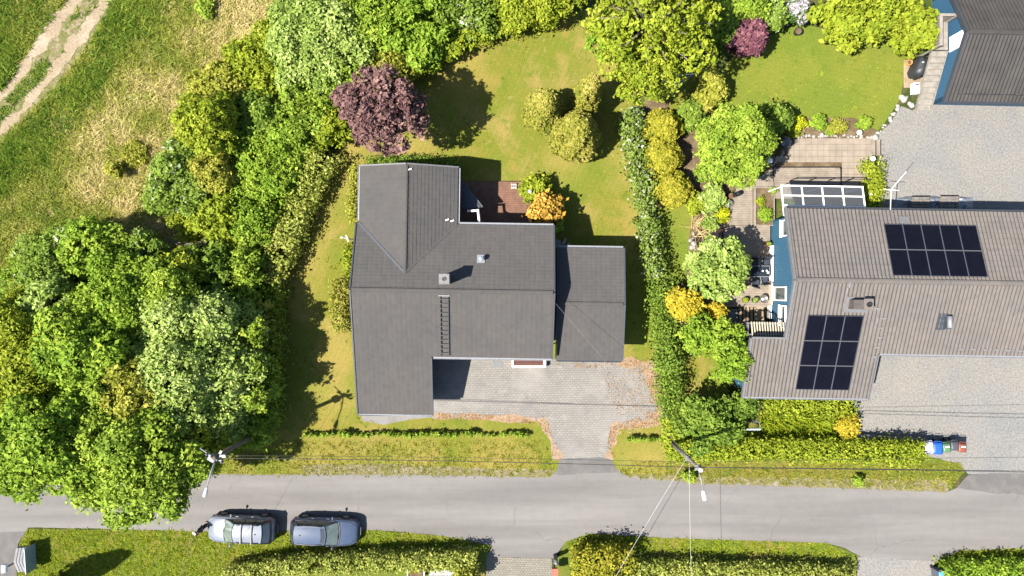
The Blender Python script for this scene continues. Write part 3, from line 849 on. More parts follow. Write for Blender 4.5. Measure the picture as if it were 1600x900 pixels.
def grass(name, label, polypx, dens, length, kind, tintf=None, seed=0, per=5, lean=0.6, wind=(0.5, 0.1), holes=(), width=0.07, cat='grass', keep=None, parent=None, z0=0.0):
    rng = np.random.default_rng(seed + 5)
    poly = [at2(*p) for p in polypx]
    xs = [p[0] for p in poly]; ys = [p[1] for p in poly]
    n = int((max(xs) - min(xs)) * (max(ys) - min(ys)) * dens)
    X = rng.uniform(min(xs), max(xs), n); Y = rng.uniform(min(ys), max(ys), n)
    k = inside(poly, X, Y)
    for h in holes:
        k &= ~inside([at2(*p) for p in h], X, Y)
    X = X[k]; Y = Y[k]
    if keep is not None:
        kk = rng.random(len(X)) < keep(X, Y, rng)
        X = X[kk]; Y = Y[kk]
    n = len(X)
    tt = tintf(X, Y, rng) if tintf else rng.random(n)
    ls = length * np.clip(rng.normal(1, 0.3, n), 0.4, 1.9)
    base = np.stack([X, Y, np.full(n, z0)], 1)
    C = np.repeat(base, per, 0) + rng.normal(size=(n * per, 3)) * [0.05, 0.05, 0]
    dirv = np.array([wind[0], wind[1], 0.5]) + rng.normal(size=(n, 3)) * [lean * 0.6, lean * 0.6, 0.1]
    dv = np.repeat(dirv, per, 0) + rng.normal(size=(n * per, 3)) * [lean, lean, 0.15]
    dv[:, 2] = np.maximum(dv[:, 2], 0.12)
    dv /= np.linalg.norm(dv, axis=1, keepdims=True)
    N = np.cross(dv, rng.normal(size=(n * per, 3)))
    N[N[:, 2] < 0] *= -1
    S = np.repeat(ls, per) * rng.uniform(0.35, 0.65, n * per)
    T = np.repeat(tt, per) * 0.7 + rng.random(n * per) * 0.3
    o = leaf_object(name, C, N, S, T, F[kind], parent, aspect=width / max(length, 0.01), kind='stuff', blade=dv, seed=seed)
    if not parent: tagit(o, label, cat)
    return o

def vnoise(X, Y, sc, seed):
    """cheap smooth value noise 0..1"""
    x = X * sc + seed * 13.7; y = Y * sc + seed * 5.1
    xi = np.floor(x); yi = np.floor(y); xf = x - xi; yf = y - yi
    def hsh(a, b): return np.modf(np.abs(np.sin(a * 127.1 + b * 311.7 + seed) * 43758.5453))[0]
    u = xf * xf * (3 - 2 * xf); v = yf * yf * (3 - 2 * yf)
    return (hsh(xi, yi) * (1 - u) + hsh(xi + 1, yi) * u) * (1 - v) + (hsh(xi, yi + 1) * (1 - u) + hsh(xi + 1, yi + 1) * u) * v
# ------------------------------------------------------------------ buildings
class Frame:
    def __init__(self, ox, oy, th):
        self.o = Vector((ox, oy, 0)); self.e = Vector((math.cos(th), math.sin(th), 0)); self.n = Vector((-math.sin(th), math.cos(th), 0)); self.th = th
    def __call__(self, u, v, z=0.0):
        return self.o + self.e * u + self.n * v + Vector((0, 0, z))
    def inv(self, p):
        d = Vector((p[0], p[1], 0)) - self.o
        return d.dot(self.e), d.dot(self.n)

def tiled(name, parent, fr, poly, plane, down, mat, pitch=0.28, course=0.34, amp=0.02, lip=0.025, lift=0.03, label=None):
    """roof covering: rows of curved tiles, each row lapping the one below. poly: convex outline in house plan (u, v); plane(u, v): roof height; down: 'S','N','E','W'"""
    if down in 'SN':
        ab = [(p[0], -p[1] if down == 'S' else p[1]) for p in poly]
        back = (lambda a, b: (a, -b)) if down == 'S' else (lambda a, b: (a, b))
    else:
        ab = [(p[1], p[0] if down == 'E' else -p[0]) for p in poly]
        back = (lambda a, b: (b, a)) if down == 'E' else (lambda a, b: (-b, a))
    a0, a1 = min(p[0] for p in ab), max(p[0] for p in ab)
    b0, b1 = min(p[1] for p in ab), max(p[1] for p in ab)
    na = max(1, int(math.ceil((a1 - a0) / pitch))) * 4
    nb = max(1, int(math.ceil((b1 - b0) / course)))
    prof = [0.0, 0.62, 1.0, 0.62]
    bm = bmesh.new()
    rows = []
    rg = random.Random(int(abs(a0 * 37 + b1 * 91)) + 3)
    for k in range(nb):
        be, bt = b1 - k * course, b1 - (k + 1) * course
        jit = [rg.uniform(-0.004, 0.004) for _ in range(na // 4 + 2)]
        for b, hgt in ((be, lip), (bt, 0.0)):
            rows.append([bm.verts.new((a0 + i * pitch / 4, b, hgt + amp * prof[i % 4] + jit[i // 4])) for i in range(na + 1)])
    for r0, r1 in zip(rows[:-1], rows[1:]):
        for i in range(na):
            bm.faces.new((r0[i], r0[i + 1], r1[i + 1], r1[i]))
    area = sum(ab[i][0] * ab[(i + 1) % len(ab)][1] - ab[(i + 1) % len(ab)][0] * ab[i][1] for i in range(len(ab)))
    for i in range(len(ab)):
        p, q = ab[i], ab[(i + 1) % len(ab)]
        d = Vector((q[0] - p[0], q[1] - p[1], 0))
        if d.length < 1e-6: continue
        nrm = Vector((d.y, -d.x, 0)) if area > 0 else Vector((-d.y, d.x, 0))
        bmesh.ops.bisect_plane(bm, geom=bm.verts[:] + bm.edges[:] + bm.faces[:], plane_co=Vector((p[0], p[1], 0)), plane_no=nrm.normalized(), clear_outer=True, dist=1e-5)
    mb = MB()
    bm.verts.index_update()
    for vt in bm.verts:
        u, v = back(vt.co.x, vt.co.y)
        mb.v.append(fr(u, v, plane(u, v) + lift + vt.co.z))
    for f in bm.faces:
        mb.f.append([vt.index for vt in f.verts])
    bm.free()
    o = obj(name, mb, mat, parent, label=label)
    bmn = bmesh.new(); bmn.from_mesh(o.data)
    bmesh.ops.recalc_face_normals(bmn, faces=bmn.faces)
    up = sum(f.normal.z * f.calc_area() for f in bmn.faces)
    if up < 0: bmesh.ops.reverse_faces(bmn, faces=bmn.faces)
    bmn.to_mesh(o.data); bmn.free()
    return o

def slab(name, parent, fr, poly, plane, mat, t=0.14, top=-0.01):
    """the roof's boarding under the tiles"""
    pts = [fr(u, v) for u, v in poly]
    mb = MB()
    n = len(pts)
    a = sum(poly[i][0] * poly[(i + 1) % n][1] - poly[(i + 1) % n][0] * poly[i][1] for i in range(n))
    if a < 0: poly = poly[::-1]
    mb.v += [fr(u, v, plane(u, v) + top) for u, v in poly] + [fr(u, v, plane(u, v) + top - t) for u, v in poly]
    mb.f.append(list(range(n))); mb.f.append(list(range(n, 2 * n))[::-1])
    for i in range(n):
        j = (i + 1) % n
        mb.f.append([i, n + i, n + j, j])
    return obj(name, mb, mat, parent)

def wall(name, parent, fr, line, z0, top, mat, t=0.18, label=None):
    """a straight wall in plan from line[0] to line[-1] through every point of line; top: height at each point"""
    mb = MB()
    a = Vector((*line[0], 0)); b = Vector((*line[-1], 0))
    d = (b - a).normalized(); s = Vector((-d.y, d.x, 0)) * t
    n = len(line)
    for sd in (0, 1):
        for (u, v) in line: mb.v.append(fr(u + s.x * sd, v + s.y * sd, z0))
        for (u, v), h in zip(line, top): mb.v.append(fr(u + s.x * sd, v + s.y * sd, h))
    for i in range(n - 1):
        mb.f.append([i, i + 1, n + i + 1, n + i])
        mb.f.append([2 * n + i + 1, 2 * n + i, 3 * n + i, 3 * n + i + 1])
        mb.f.append([n + i, n + i + 1, 3 * n + i + 1, 3 * n + i])
    mb.f.append([0, n, 3 * n, 2 * n]); mb.f.append([n - 1, 3 * n - 1, 4 * n - 1, 2 * n - 1])
    return obj(name, mb, mat, parent, label=label)

def edge_board(name, parent, fr, p, q, mat, w=0.1, h=0.2, label=None):
    mb = MB().beam(fr(*p), fr(*q), w, h)
    return obj(name, mb, mat, parent, label=label)

def gutter(parent, fr, p, q, mat, r=0.07):
    a = fr(*p); b = fr(*q)
    d = (b - a).normalized(); s = Vector((-d.y, d.x, 0)).normalized()
    mb = MB(); prof = []
    for k in range(7):
        an = math.pi + math.pi * k / 6
        prof.append((math.cos(an) * r, math.sin(an) * r))
    for k in range(6, -1, -1):
        an = math.pi + math.pi * k / 6
        prof.append((math.cos(an) * (r - 0.014), math.sin(an) * (r - 0.014)))
    for e in (a, b):
        for y, z in prof: mb.v.append(e + s * y + Vector((0, 0, z)))
    n = len(prof)
    for i in range(n):
        j = (i + 1) % n
        mb.f.append([i, j, n + j, n + i])
    mb.f.append(list(range(n))[::-1]); mb.f.append(list(range(n, 2 * n)))
    return obj('gutter', mb, mat, parent)

def window(parent, fr, u, v, z0, z1, w, face, mat_f=None, name='window', panes=2, depth=0.07):
    """a window on the wall facing 'N','S','E','W'; (u, v) its middle on the wall face"""
    ex = {'N': (1, 0), 'S': (1, 0), 'E': (0, 1), 'W': (0, 1)}[face]
    ou = {'N': (0, 1), 'S': (0, -1), 'E': (1, 0), 'W': (-1, 0)}[face]
    mat_f = mat_f or M_WHITE
    def P(s, d, z): return fr(u + ex[0] * s + ou[0] * d, v + ex[1] * s + ou[1] * d, z)
    mb = MB(); f = 0.085; d = depth * 0.5
    hw = w / 2
    mb.beam(P(-hw, d, z0 - f / 2), P(hw, d, z0 - f / 2), depth, f); mb.beam(P(-hw, d, z1 + f / 2), P(hw, d, z1 + f / 2), depth, f)
    mb.beam(P(-hw - f / 2, d, z0 - f), P(-hw - f / 2, d, z1 + f), depth, f); mb.beam(P(hw + f / 2, d, z0 - f), P(hw + f / 2, d, z1 + f), depth, f)
    for k in range(1, panes):
        s = -hw + w * k / panes
        mb.beam(P(s, d * 0.9, z0), P(s, d * 0.9, z1), depth * 0.8, 0.05)
    o = obj(name, mb, mat_f, parent)
    for k in range(panes):
        a = -hw + w * k / panes; b = a + w / panes
        obj('pane', MB().poly([P(a, 0.02, z0), P(b, 0.02, z0), P(b, 0.02, z1), P(a, 0.02, z1)]), M_PANE, o)
    obj('sill', MB().beam(P(-hw - 0.1, d + 0.04, z0 - f - 0.02), P(hw + 0.1, d + 0.04, z0 - f - 0.02), depth + 0.1, 0.035), mat_f, o)
    return o

def door(parent, fr, u, v, z0, w, h, face, mat, label=None):
    ex = {'N': (1, 0), 'S': (1, 0), 'E': (0, 1), 'W': (0, 1)}[face]
    ou = {'N': (0, 1), 'S': (0, -1), 'E': (1, 0), 'W': (-1, 0)}[face]
    def P(s, d, z): return fr(u + ex[0] * s + ou[0] * d, v + ex[1] * s + ou[1] * d, z)
    mb = MB().beam(P(-w / 2 + 0.05, 0.03, z0 + h / 2), P(w / 2 - 0.05, 0.03, z0 + h / 2), 0.06, h)
    o = obj('door', mb, mat, parent, label=label)
    fm = MB().beam(P(-w / 2, 0.03, z0), P(-w / 2, 0.03, z0 + h + 0.08), 0.1, 0.1).beam(P(w / 2, 0.03, z0), P(w / 2, 0.03, z0 + h + 0.08), 0.1, 0.1).beam(P(-w / 2 - 0.05, 0.03, z0 + h + 0.13), P(w / 2 + 0.05, 0.03, z0 + h + 0.13), 0.1, 0.1)
    obj('door_frame', fm, M_WHITE, o)
    obj('handle', MB().beam(P(w / 2 - 0.16, 0.1, z0 + 1.02), P(w / 2 - 0.28, 0.1, z0 + 1.02), 0.03, 0.03), M_METAL, o)
    return o

def ridge_caps(parent, fr, p, q, mat, step=0.36, r=0.12):
    """overlapping half-round ridge tiles along a line"""
    a = fr(*p); b = fr(*q); d = b - a; n = max(1, int(d.length / step)); dn = d.normalized(); s = Vector((-dn.y, dn.x, 0)).normalized()
    mb = MB()
    for k in range(n):
        e0 = a + d * (k / n); e1 = a + d * ((k + 1.12) / n) if k < n - 1 else b
        for e, rr in ((e0, r), (e1, r * 0.86)):
            for j in range(6):
                an = math.pi * j / 5
                mb.v.append(e + s * math.cos(an) * rr * 1.15 + Vector((0, 0, math.sin(an) * rr * 0.62)))
        m = len(mb.v) - 12
        for j in range(5): mb.f.append([m + j, m + 6 + j, m + 7 + j, m + j + 1])
        mb.f.append([m + j for j in range(6)])
    return obj('ridge_tiles', mb, mat, parent)

# ---- the grey-roofed house in the middle
HF = Frame(0, -0.226, R(-0.9))
RH, SL = 5.0, 0.325
def pS(u, v): return RH + SL * v
def pN(u, v): return RH - SL * v
def pE(u, v): return 4.66 - SL * (u + 6.4)
def pW(u, v): return 4.66 + SL * (u + 6.4)
house = thing('bungalow', 'brown timber bungalow under a charcoal tiled roof in the middle of the picture', 'house', tuple(HF(-4, 0, 0)))
UW, UE = -9.53, 2.47
polyA = [(-6.4, 0), (UE, 0), (UE, 4.07), (-3.4, 4.07), (-6.4, 1.05)]
polyB = [(UW, 0), (-6.4, 0), (-6.4, 1.05), (-9.4, 4.07), (UW, 4.07)]
polyC = [(UW, 0), (UW, -4.05), (UE, -4.05), (UE, 0)]
polyC2 = [(UW, -4.05), (UW, -7.83), (-4.9, -7.83), (-4.9, -4.05)]
polyE = [(-6.4, 1.05), (-3.4, 4.07), (-3.4, 7.49), (-6.4, 7.49)]
polyW = [(-6.4, 1.05), (-6.4, 7.49), (-9.4, 7.49), (-9.4, 4.07)]
for nm, pl, pf, dn in (('north_roof', polyA, pN, 'N'), ('north_roof', polyB, pN, 'N'), ('south_roof', polyC, pS, 'S'), ('wing_roof', polyC2, pS, 'S'), ('wing_roof', polyE, pE, 'E'), ('wing_roof', polyW, pW, 'W')):
    tiled('roof_tiles', house, HF, pl, pf, dn, M_ROOF_GREY, 0.30, 0.215, 0.006, 0.017)
    slab('roof_boarding', house, HF, pl, pf, M_TRIM_DARK, 0.16)
ridge_caps(house, HF, (UW + 0.05, 0, RH + 0.045), (UE - 0.05, 0, RH + 0.045), M_ROOF_GREY)
ridge_caps(house, HF, (-6.4, 1.0, 4.705), (-6.4, 7.42, 4.705), M_ROOF_GREY, 0.36, 0.11)
# sheet-metal valleys between the wing and the main roof
for sx in (1, -1):
    a = HF(-6.4 + sx * 0.05, 1.08, 4.66 + 0.075); b = HF(-6.4 + sx * 3.0, 4.06, 3.685 + 0.075)
    obj('valley', MB().beam(a, b, 0.14, 0.012), M_TRIM_DARK if sx < 0 else M_ROOF_GREY, house)
# barge boards and gutters
for a, b, dz in (((UW, 0), (UW, 4.07), pN), ((UE, 0), (UE, 4.07), pN), ((UW, 0), (UW, -7.83), pS), ((UE, 0), (UE, -4.05), pS), ((-4.9, -4.05), (-4.9, -7.83), pS)):
    du = -0.045 if a[0] == UW else 0.045
    edge_board('barge_board', house, HF, (a[0] + du, a[1], dz(*a) - 0.03), (b[0] + du, b[1], dz(*b) - 0.03), M_TRIM_DARK, 0.08, 0.24)
edge_board('barge_board', house, HF, (-6.4, 7.54, pE(-6.4, 0) - 0.03), (-3.4, 7.54, pE(-3.4, 0) - 0.03), M_TRIM_GREY, 0.09, 0.24)
edge_board('barge_board', house, HF, (-6.4, 7.54, pW(-6.4, 0) - 0.03), (-9.4, 7.54, pW(-9.4, 0) - 0.03), M_TRIM_GREY, 0.09, 0.24)
for p, q in (((-3.25, 4.14, 3.66), (UE, 4.14, 3.66)), ((-4.85, -4.12, 3.66), (UE, -4.12, 3.66)), ((UW, -7.9, 2.42), (-4.9, -7.9, 2.42)), ((-3.33, 4.1, 3.66), (-3.33, 7.5, 3.66)), ((-9.47, 4.2, 3.66), (-9.47, 7.5, 3.66))):
    gutter(house, HF, p, q, M_METAL, 0.06)
# walls
w_ = 0.55
def T_(f, u, v): return f(u, v) - 0.2
wall('wall', house, HF, [(UE - 0.35, -3.55), (UE - 0.35, 0), (UE - 0.35, 3.55)], -0.05, [T_(pS, 0, -3.55), RH - 0.2, T_(pN, 0, 3.55)], M_DARKBROWN)
wall('wall', house, HF, [(-9.0, 3.55), (-9.0, 0), (-9.0, -7.35)], -0.05, [T_(pN, 0, 3.55), RH - 0.2, T_(pS, 0, -7.35)], M_DARKBROWN)
wall('wall', house, HF, [(UE - 0.35, 3.55), (-3.9, 3.55)], -0.05, [T_(pN, 0, 3.55)] * 2, M_DARKBROWN)
wall('wall', house, HF, [(-5.4, -3.55), (UE - 0.35, -3.55)], -0.05, [T_(pS, 0, -3.55)] * 2, M_DARKBROWN)
wall('wall', house, HF, [(-9.0, -7.35), (-5.4, -7.35)], -0.05, [T_(pS, 0, -7.35)] * 2, M_DARKBROWN)
wall('wall', house, HF, [(-5.4, -7.35), (-5.4, -3.55)], -0.05, [T_(pS, 0, -7.35), T_(pS, 0, -3.55)], M_DARKBROWN)
wall('wall', house, HF, [(-3.9, 3.55), (-3.9, 7.1)], -0.05, [pE(-3.9, 0) - 0.2] * 2, M_DARKBROWN)
wall('wall', house, HF, [(-3.9, 7.1), (-6.4, 7.1), (-9.0, 7.1)], -0.05, [pE(-3.9, 0) - 0.2, 4.44, pW(-9.0, 0) - 0.2], M_DARKBROWN)
wall('wall', house, HF, [(-9.0, 7.1), (-9.0, 3.55)], -0.05, [pW(-9.0, 0) - 0.2] * 2, M_DARKBROWN)
window(house, HF, -7.2, -7.35, 1.0, 2.0, 1.8, 'S'); window(house, HF, -2.4, -3.55, 1.0, 2.2, 1.6, 'S'); window(house, HF, 0.4, -3.55, 1.0, 2.2, 1.8, 'S')
window(house, HF, -9.0, 1.0, 1.0, 2.2, 1.5, 'W'); window(house, HF, -9.0, -3.0, 1.0, 2.2, 1.5, 'W'); window(house, HF, -7.0, 7.1, 1.0, 2.2, 1.8, 'N')
window(house, HF, -1.2, 3.55, 0.4, 2.3, 2.0, 'N'); door(house, HF, -1.0, -3.55, 0.02, 0.95, 2.05, 'S', M_DECK_BROWN)
# chimney
def chimney(parent, fr, u, v, z0, z1, s, mat, cap):
    p = fr(u, v, 0)
    mb = MB().bx(p.x - s / 2, p.x + s / 2, p.y - s / 2, p.y + s / 2, z0, z1)
    o = obj('chimney', mb, mat, parent, bevel=0.01)
    k = s / 2 + 0.04
    obj('chimney_cap', MB().bx(p.x - k, p.x + k, p.y - k, p.y + k, z1, z1 + 0.07), cap, o, bevel=0.01)
    obj('flue', MB().lathe((p.x, p.y, z1 + 0.072), [(0.115, 0), (0.115, 0.05), (0.085, 0.05), (0.085, 0.004)], 16), M_BLACK, o, smooth=False)
    return o
cp = HF.inv(at(694, 436, 6.4))
chimney(house, HF, cp[0], cp[1], 4.3, 6.4, 0.52, mat_plain('chimney_sheet', (0.09, 0.085, 0.08), 0.55, 0.2, 0.4), mat_plain('chimney_cap_concrete', (0.145, 0.14, 0.14), 0.8))
vp = HF.inv(at(752, 404, 4.8))
pz = pN(*vp)
c = HF(vp[0], vp[1], 0)
vent = obj('vent_pipe', MB().lathe((c.x, c.y, pz - 0.05), [(0.10, 0), (0.10, 0.42), (0.15, 0.44), (0.15, 0.54), (0.05, 0.6)], 12), M_METAL, house, smooth=False)
obj('vent_flashing', MB().poly([HF(vp[0] + a, vp[1] + b, pN(0, vp[1] + b) + 0.085) for a, b in ((-0.27, -0.25), (0.2, -0.25), (0.2, 0.25), (-0.27, 0.25))]), M_METAL, vent)
for a, b in ((-6.2, 7.2), (-4.0, 4.3), (-3.7, 4.25)):
    obj('roof_clip', MB().box(HF(a, b, pE(a, b) + 0.10), (0.22, 0.07, 0.02), R(20)), M_WHITE, house)
# roof ladder
lu = HF.inv(at(694.5, 510, 4.5))[0]
lad = MB()
for s in (-0.24, 0.24):
    lad.beam(HF(lu + s, -0.35, pS(0, -0.35) + 0.13), HF(lu + s, -3.95, pS(0, -3.95) + 0.13), 0.05, 0.05)
ladder = obj('roof_ladder', lad, M_BLACK, house)
for k in range(13):
    v = -0.5 - k * 0.275
    obj('rung', MB().beam(HF(lu - 0.24, v, pS(0, v) + 0.15), HF(lu + 0.26, v, pS(0, v) + 0.15), 0.05, 0.035), M_BLACK, ladder)
obj('ladder_hook', MB().beam(HF(lu - 0.33, -0.3, pS(0, -0.3) + 0.1), HF(lu + 0.33, -0.3, pS(0, -0.3) + 0.1), 0.05, 0.05), M_METAL, ladder)
# corner lean-to with slats beside the back terrace and the white downpipe that crosses it
lt = MB(); 
cA = HF.inv(at(722, 283, 2.2)); cB = HF.inv(at(754, 324, 2.0)); cC = HF.inv(at(722, 326, 2.3))
leanto = obj('corner_canopy', MB().prism([tuple(HF(*cA)[:2]), tuple(HF(*cC)[:2]), tuple(HF(*cB)[:2])], 2.05, 2.1), M_TRIM_DARK, house)
for k in range(7):
    f0 = k / 7.0
    a = Vector(cA).lerp(Vector(cC), f0); b = Vector(cB).lerp(Vector(cC), f0)
    obj('slat', MB().beam(HF(a.x, a.y, 2.135 + 0.01 * k), HF(b.x, b.y, 2.135 + 0.01 * k), 0.11, 0.06), M_TRIM_DARK, leanto)
d0, d1, d2, d3 = at(730, 330, 2.6), at(748, 328.5, 2.6), at(748.5, 341, 2.6), at(748.5, 351, 3.3)
obj('downpipe', MB().tube([d0, d1], 0.075, 10).tube([d1 + Vector((-0.05, 0.06, 0)), d2, d3], 0.085, 10), M_WHITE, house, smooth=True)
obj('downpipe', MB().tube([HF(UE - 0.2, -3.7, 3.55), HF(UE - 0.3, -3.72, 3.3), HF(UE - 0.3, -3.72, 0.1)], 0.045, 8), M_METAL, house, smooth=True)

# ---- garage
GF = HF
def gS(u, v): return 3.6 + 0.159 * (v + 0.66)
def gN(u, v): return 3.6 - 0.159 * (v + 0.66)
GW, GE, GN_, GS_, GR = 2.83, 6.86, 2.80, -4.16, -0.66
gar = thing('garage', 'small garage with a low charcoal roof against the bungalow on its right', 'garage', tuple(GF(4.8, -0.7, 0)))
pgN = [(GW, GR), (GE, GR), (GE, GN_), (GW, GN_)]; pgS = [(GW, GR), (GW, GS_), (GE, GS_), (GE, GR)]
for pl, pf, dn in ((pgN, gN, 'N'), (pgS, gS, 'S')):
    tiled('roof_tiles', gar, GF, pl, pf, dn, M_ROOF_GREY, 0.30, 0.215, 0.006, 0.017)
    slab('roof_boarding', gar, GF, pl, pf, M_TRIM_DARK, 0.14)
ridge_caps(gar, GF, (GW + 0.05, GR, 3.64), (GE - 0.05, GR, 3.64), M_ROOF_GREY)
for a, b, f in (((GE + 0.05, GR), (GE + 0.05, GN_), gN), ((GE + 0.05, GR), (GE + 0.05, GS_), gS)):
    edge_board('barge_board', gar, GF, (*a, f(*a) - 0.03), (*b, f(*b) - 0.03), M_TRIM_DARK, 0.1, 0.22)
for a, b, f in (((GW - 0.05, GR), (GW - 0.05, GN_), gN), ((GW - 0.05, GR), (GW - 0.05, GS_), gS)):
    edge_board('barge_board', gar, GF, (*a, f(*a) - 0.05), (*b, f(*b) - 0.05), M_TRIM_DARK, 0.06, 0.2)
gutter(gar, GF, (GW, GN_ + 0.07, 3.03), (GE, GN_ + 0.07, 3.03), M_METAL, 0.06); gutter(gar, GF, (GW, GS_ - 0.07, 3.03), (GE, GS_ - 0.07, 3.03), M_TRIM_DARK, 0.06)
wall('wall', gar, GF, [(6.5, -3.75), (6.5, GR), (6.5, 2.4)], -0.05, [2.9, 3.42, 2.9], M_DARKBROWN); wall('wall', gar, GF, [(3.1, 2.4), (3.1, GR), (3.1, -3.75)], -0.05, [2.9, 3.42, 2.9], M_DARKBROWN)
wall('wall', gar, GF, [(6.5, 2.4), (3.1, 2.4)], -0.05, [2.9, 2.9], M_DARKBROWN); wall('wall', gar, GF, [(3.1, -3.75), (6.5, -3.75)], -0.05, [2.9, 2.9], M_DARKBROWN)
gd = obj('garage_door', MB().beam(GF(3.5, -3.79, 1.15), GF(6.1, -3.79, 1.15), 0.05, 2.2), M_TRIM_GREY, gar)
for k in range(4):
    obj('door_panel', MB().beam(GF(3.55, -3.83, 0.32 + k * 0.54), GF(6.05, -3.83, 0.32 + k * 0.54), 0.03, 0.47), M_TRIM_GREY, gd)

# ---- the blue house
BF = Frame(16.76, 0.49, R(-0.955))
BR, BS = 5.0, 0.35
def bS(u, v): return BR + BS * v
def bN(u, v): return BR - BS * v
blue = thing('blue_house', 'blue timber house with beige tiled roof and two sets of solar panels', 'house', tuple(BF(5, 0, 0)))
BE = 17.5
bpoly = [([(0, 0), (BE, 0), (BE, 4.4), (0, 4.4)], bN, 'N'), ([(0, 0), (0, -4.42), (BE, -4.42), (BE, 0)], bS, 'S'), ([(-2.07, -3.6), (-2.07, -7.35), (0, -7.35), (0, -3.6)], bS, 'S'), ([(0, -4.42), (0, -7.35), (5.72, -7.35), (5.72, -4.42)], bS, 'S')]
for pl, pf, dn in bpoly:
    tiled('roof_tiles', blue, BF, pl, pf, dn, M_ROOF_BEIGE, 0.235, 0.34, 0.075, 0.03)
    slab('roof_boarding', blue, BF, pl, pf, M_TRIM_GREY, 0.15)
ridge_caps(blue, BF, (0.05, 0, BR + 0.07), (BE, 0, BR + 0.07), M_ROOF_BEIGE, 0.36, 0.15)
for a, b, f in (((-0.07, 0), (-0.07, 4.45), bN), ((-0.07, 0), (-0.07, -3.55), bS), ((-2.14, -3.55), (-2.14, -7.4), bS), ((5.78, -4.42), (5.78, -7.4), bS)):
    edge_board('barge_board', blue, BF, (*a, f(*a) + 0.02), (*b, f(*b) + 0.02), M_TRIM_GREY, 0.14 if a[0] != 5.78 else 0.06, 0.26)
edge_board('barge_board', blue, BF, (-2.1, -3.55, bS(0, -3.55) + 0.02), (-0.05, -3.55, bS(0, -3.55) + 0.02), M_TRIM_GREY, 0.12, 0.2)
gutter(blue, BF, (0, 4.47, 3.44), (BE, 4.47, 3.44), M_TRIM_DARK, 0.07); gutter(blue, BF, (5.8, -4.5, 3.42), (BE, -4.5, 3.42), M_METAL, 0.07); gutter(blue, BF, (-2.07, -7.42, 2.4), (5.72, -7.42, 2.4), M_METAL, 0.07)
wall('wall', blue, BF, [(0.42, 4.0), (0.42, 0), (0.42, -3.7)], -0.05, [bN(0, 4.0) - 0.18, BR - 0.18, bS(0, -3.7) - 0.18], M_BLUE)
wall('wall', blue, BF, [(-1.85, -3.7), (-1.85, -7.0)], -0.05, [bS(0, -3.7) - 0.18, bS(0, -7.0) - 0.18], M_BLUE)
wall('wall', blue, BF, [(0.42, -3.7), (-1.85, -3.7)], -0.05, [bS(0, -3.7) - 0.18] * 2, M_BLUE_X)
wall('wall', blue, BF, [(-1.85, -7.0), (5.4, -7.0)], -0.05, [bS(0, -7.0) - 0.18] * 2, M_BLUE_X)
wall('wall', blue, BF, [(5.4, -7.0), (5.4, -4.05)], -0.05, [bS(0, -7.0) - 0.18, bS(0, -4.05) - 0.18], M_BLUE)
wall('wall', blue, BF, [(5.4, -4.05), (BE - 0.3, -4.05)], -0.05, [bS(0, -4.05) - 0.18] * 2, M_BLUE_X)
wall('wall', blue, BF, [(BE - 0.3, 4.0), (0.42, 4.0)], -0.05, [bN(0, 4.0) - 0.18] * 2, M_BLUE_X)
wall('wall', blue, BF, [(BE - 0.3, -4.05), (BE - 0.3, 0), (BE - 0.3, 4.0)], -0.05, [bS(0, -4.05) - 0.18, BR - 0.18, bN(0, 4.0) - 0.18], M_BLUE)
window(blue, BF, 0.42, -0.85, 0.75, 2.6, 0.75, 'W', panes=1)
window(blue, BF, 0.42, -2.3, 1.9, 2.6, 1.3, 'W', panes=1)
window(blue, BF, 0.42, 3.3, 1.9, 3.1, 0.9, 'W', panes=1)
window(blue, BF, 8.0, 4.0, 1.0, 2.3, 1.6, 'N'); window(blue, BF, 9.0, -4.05, 1.0, 2.3, 1.6, 'S'); window(blue, BF, 1.5, -7.0, 0.9, 1.9, 1.6, 'S')
obj('white_plinth', MB().beam(BF(0.30, 2.3, 0.36), BF(0.30, -0.1, 0.36), 0.10, 0.66), M_WHITE, blue)
obj('cream_plinth', MB().beam(BF(0.30, -0.13, 0.34), BF(0.30, -1.6, 0.34), 0.12, 0.6), M_CREAM, blue)
obj('white_plinth', MB().beam(BF(0.28, -1.65, 0.30), BF(0.28, -2.5, 0.30), 0.12, 0.5), M_WHITE, blue)
# solar panels, each a panel with its own frame
def solar(u0, v0, nu, nv, pw, pl, plane, sgn):
    cs = 1 / math.sqrt(1 + BS * BS)
    for i in range(nu):
        for j in range(nv):
            ua, ub = u0 + i * pw + 0.018, u0 + (i + 1) * pw - 0.018
            va = v0 + sgn * (j * pl * cs) + sgn * 0.02; vb = v0 + sgn * ((j + 1) * pl * cs) - sgn * 0.02
            q = [BF(u, v, plane(u, v) + 0.19) for u, v in ((ua, va), (ub, va), (ub, vb), (ua, vb))]
            if sgn < 0: q = q[::-1]
            mb = MB(); mb.v += q + [p - Vector((0, 0, 0.035)) for p in q]
            mb.f += [[0, 1, 2, 3], [7, 6, 5, 4]] + [[k, k + 4, (k + 1) % 4 + 4, (k + 1) % 4] for k in range(4)]
            o = obj('solar_panel', mb, M_SOLAR, blue)
            fm = MB()
            for k in range(4): fm.beam(q[k] + Vector((0, 0, -0.012)), q[(k + 1) % 4] + Vector((0, 0, -0.012)), 0.03, 0.045)
            obj('frame', fm, M_TRIM_DARK, o)
            if j < nv - 1:
                obj('clamp_rail', MB().beam(BF(ua - 0.02, vb + sgn * 0.02, plane(ua, vb) + 0.2), BF(ub + 0.02, vb + sgn * 0.02, plane(ub, vb) + 0.2), 0.055, 0.03), M_FRAME, o)
            if i < nu - 1:
                obj('clamp_rail', MB().beam(BF(ub + 0.018, va, plane(ub, va) + 0.195), BF(ub + 0.018, vb, plane(ub, vb) + 0.195), 0.03, 0.025), M_FRAME, o)
solar(5.72, 0.34, 5, 2, 1.12, 1.67, bN, 1)
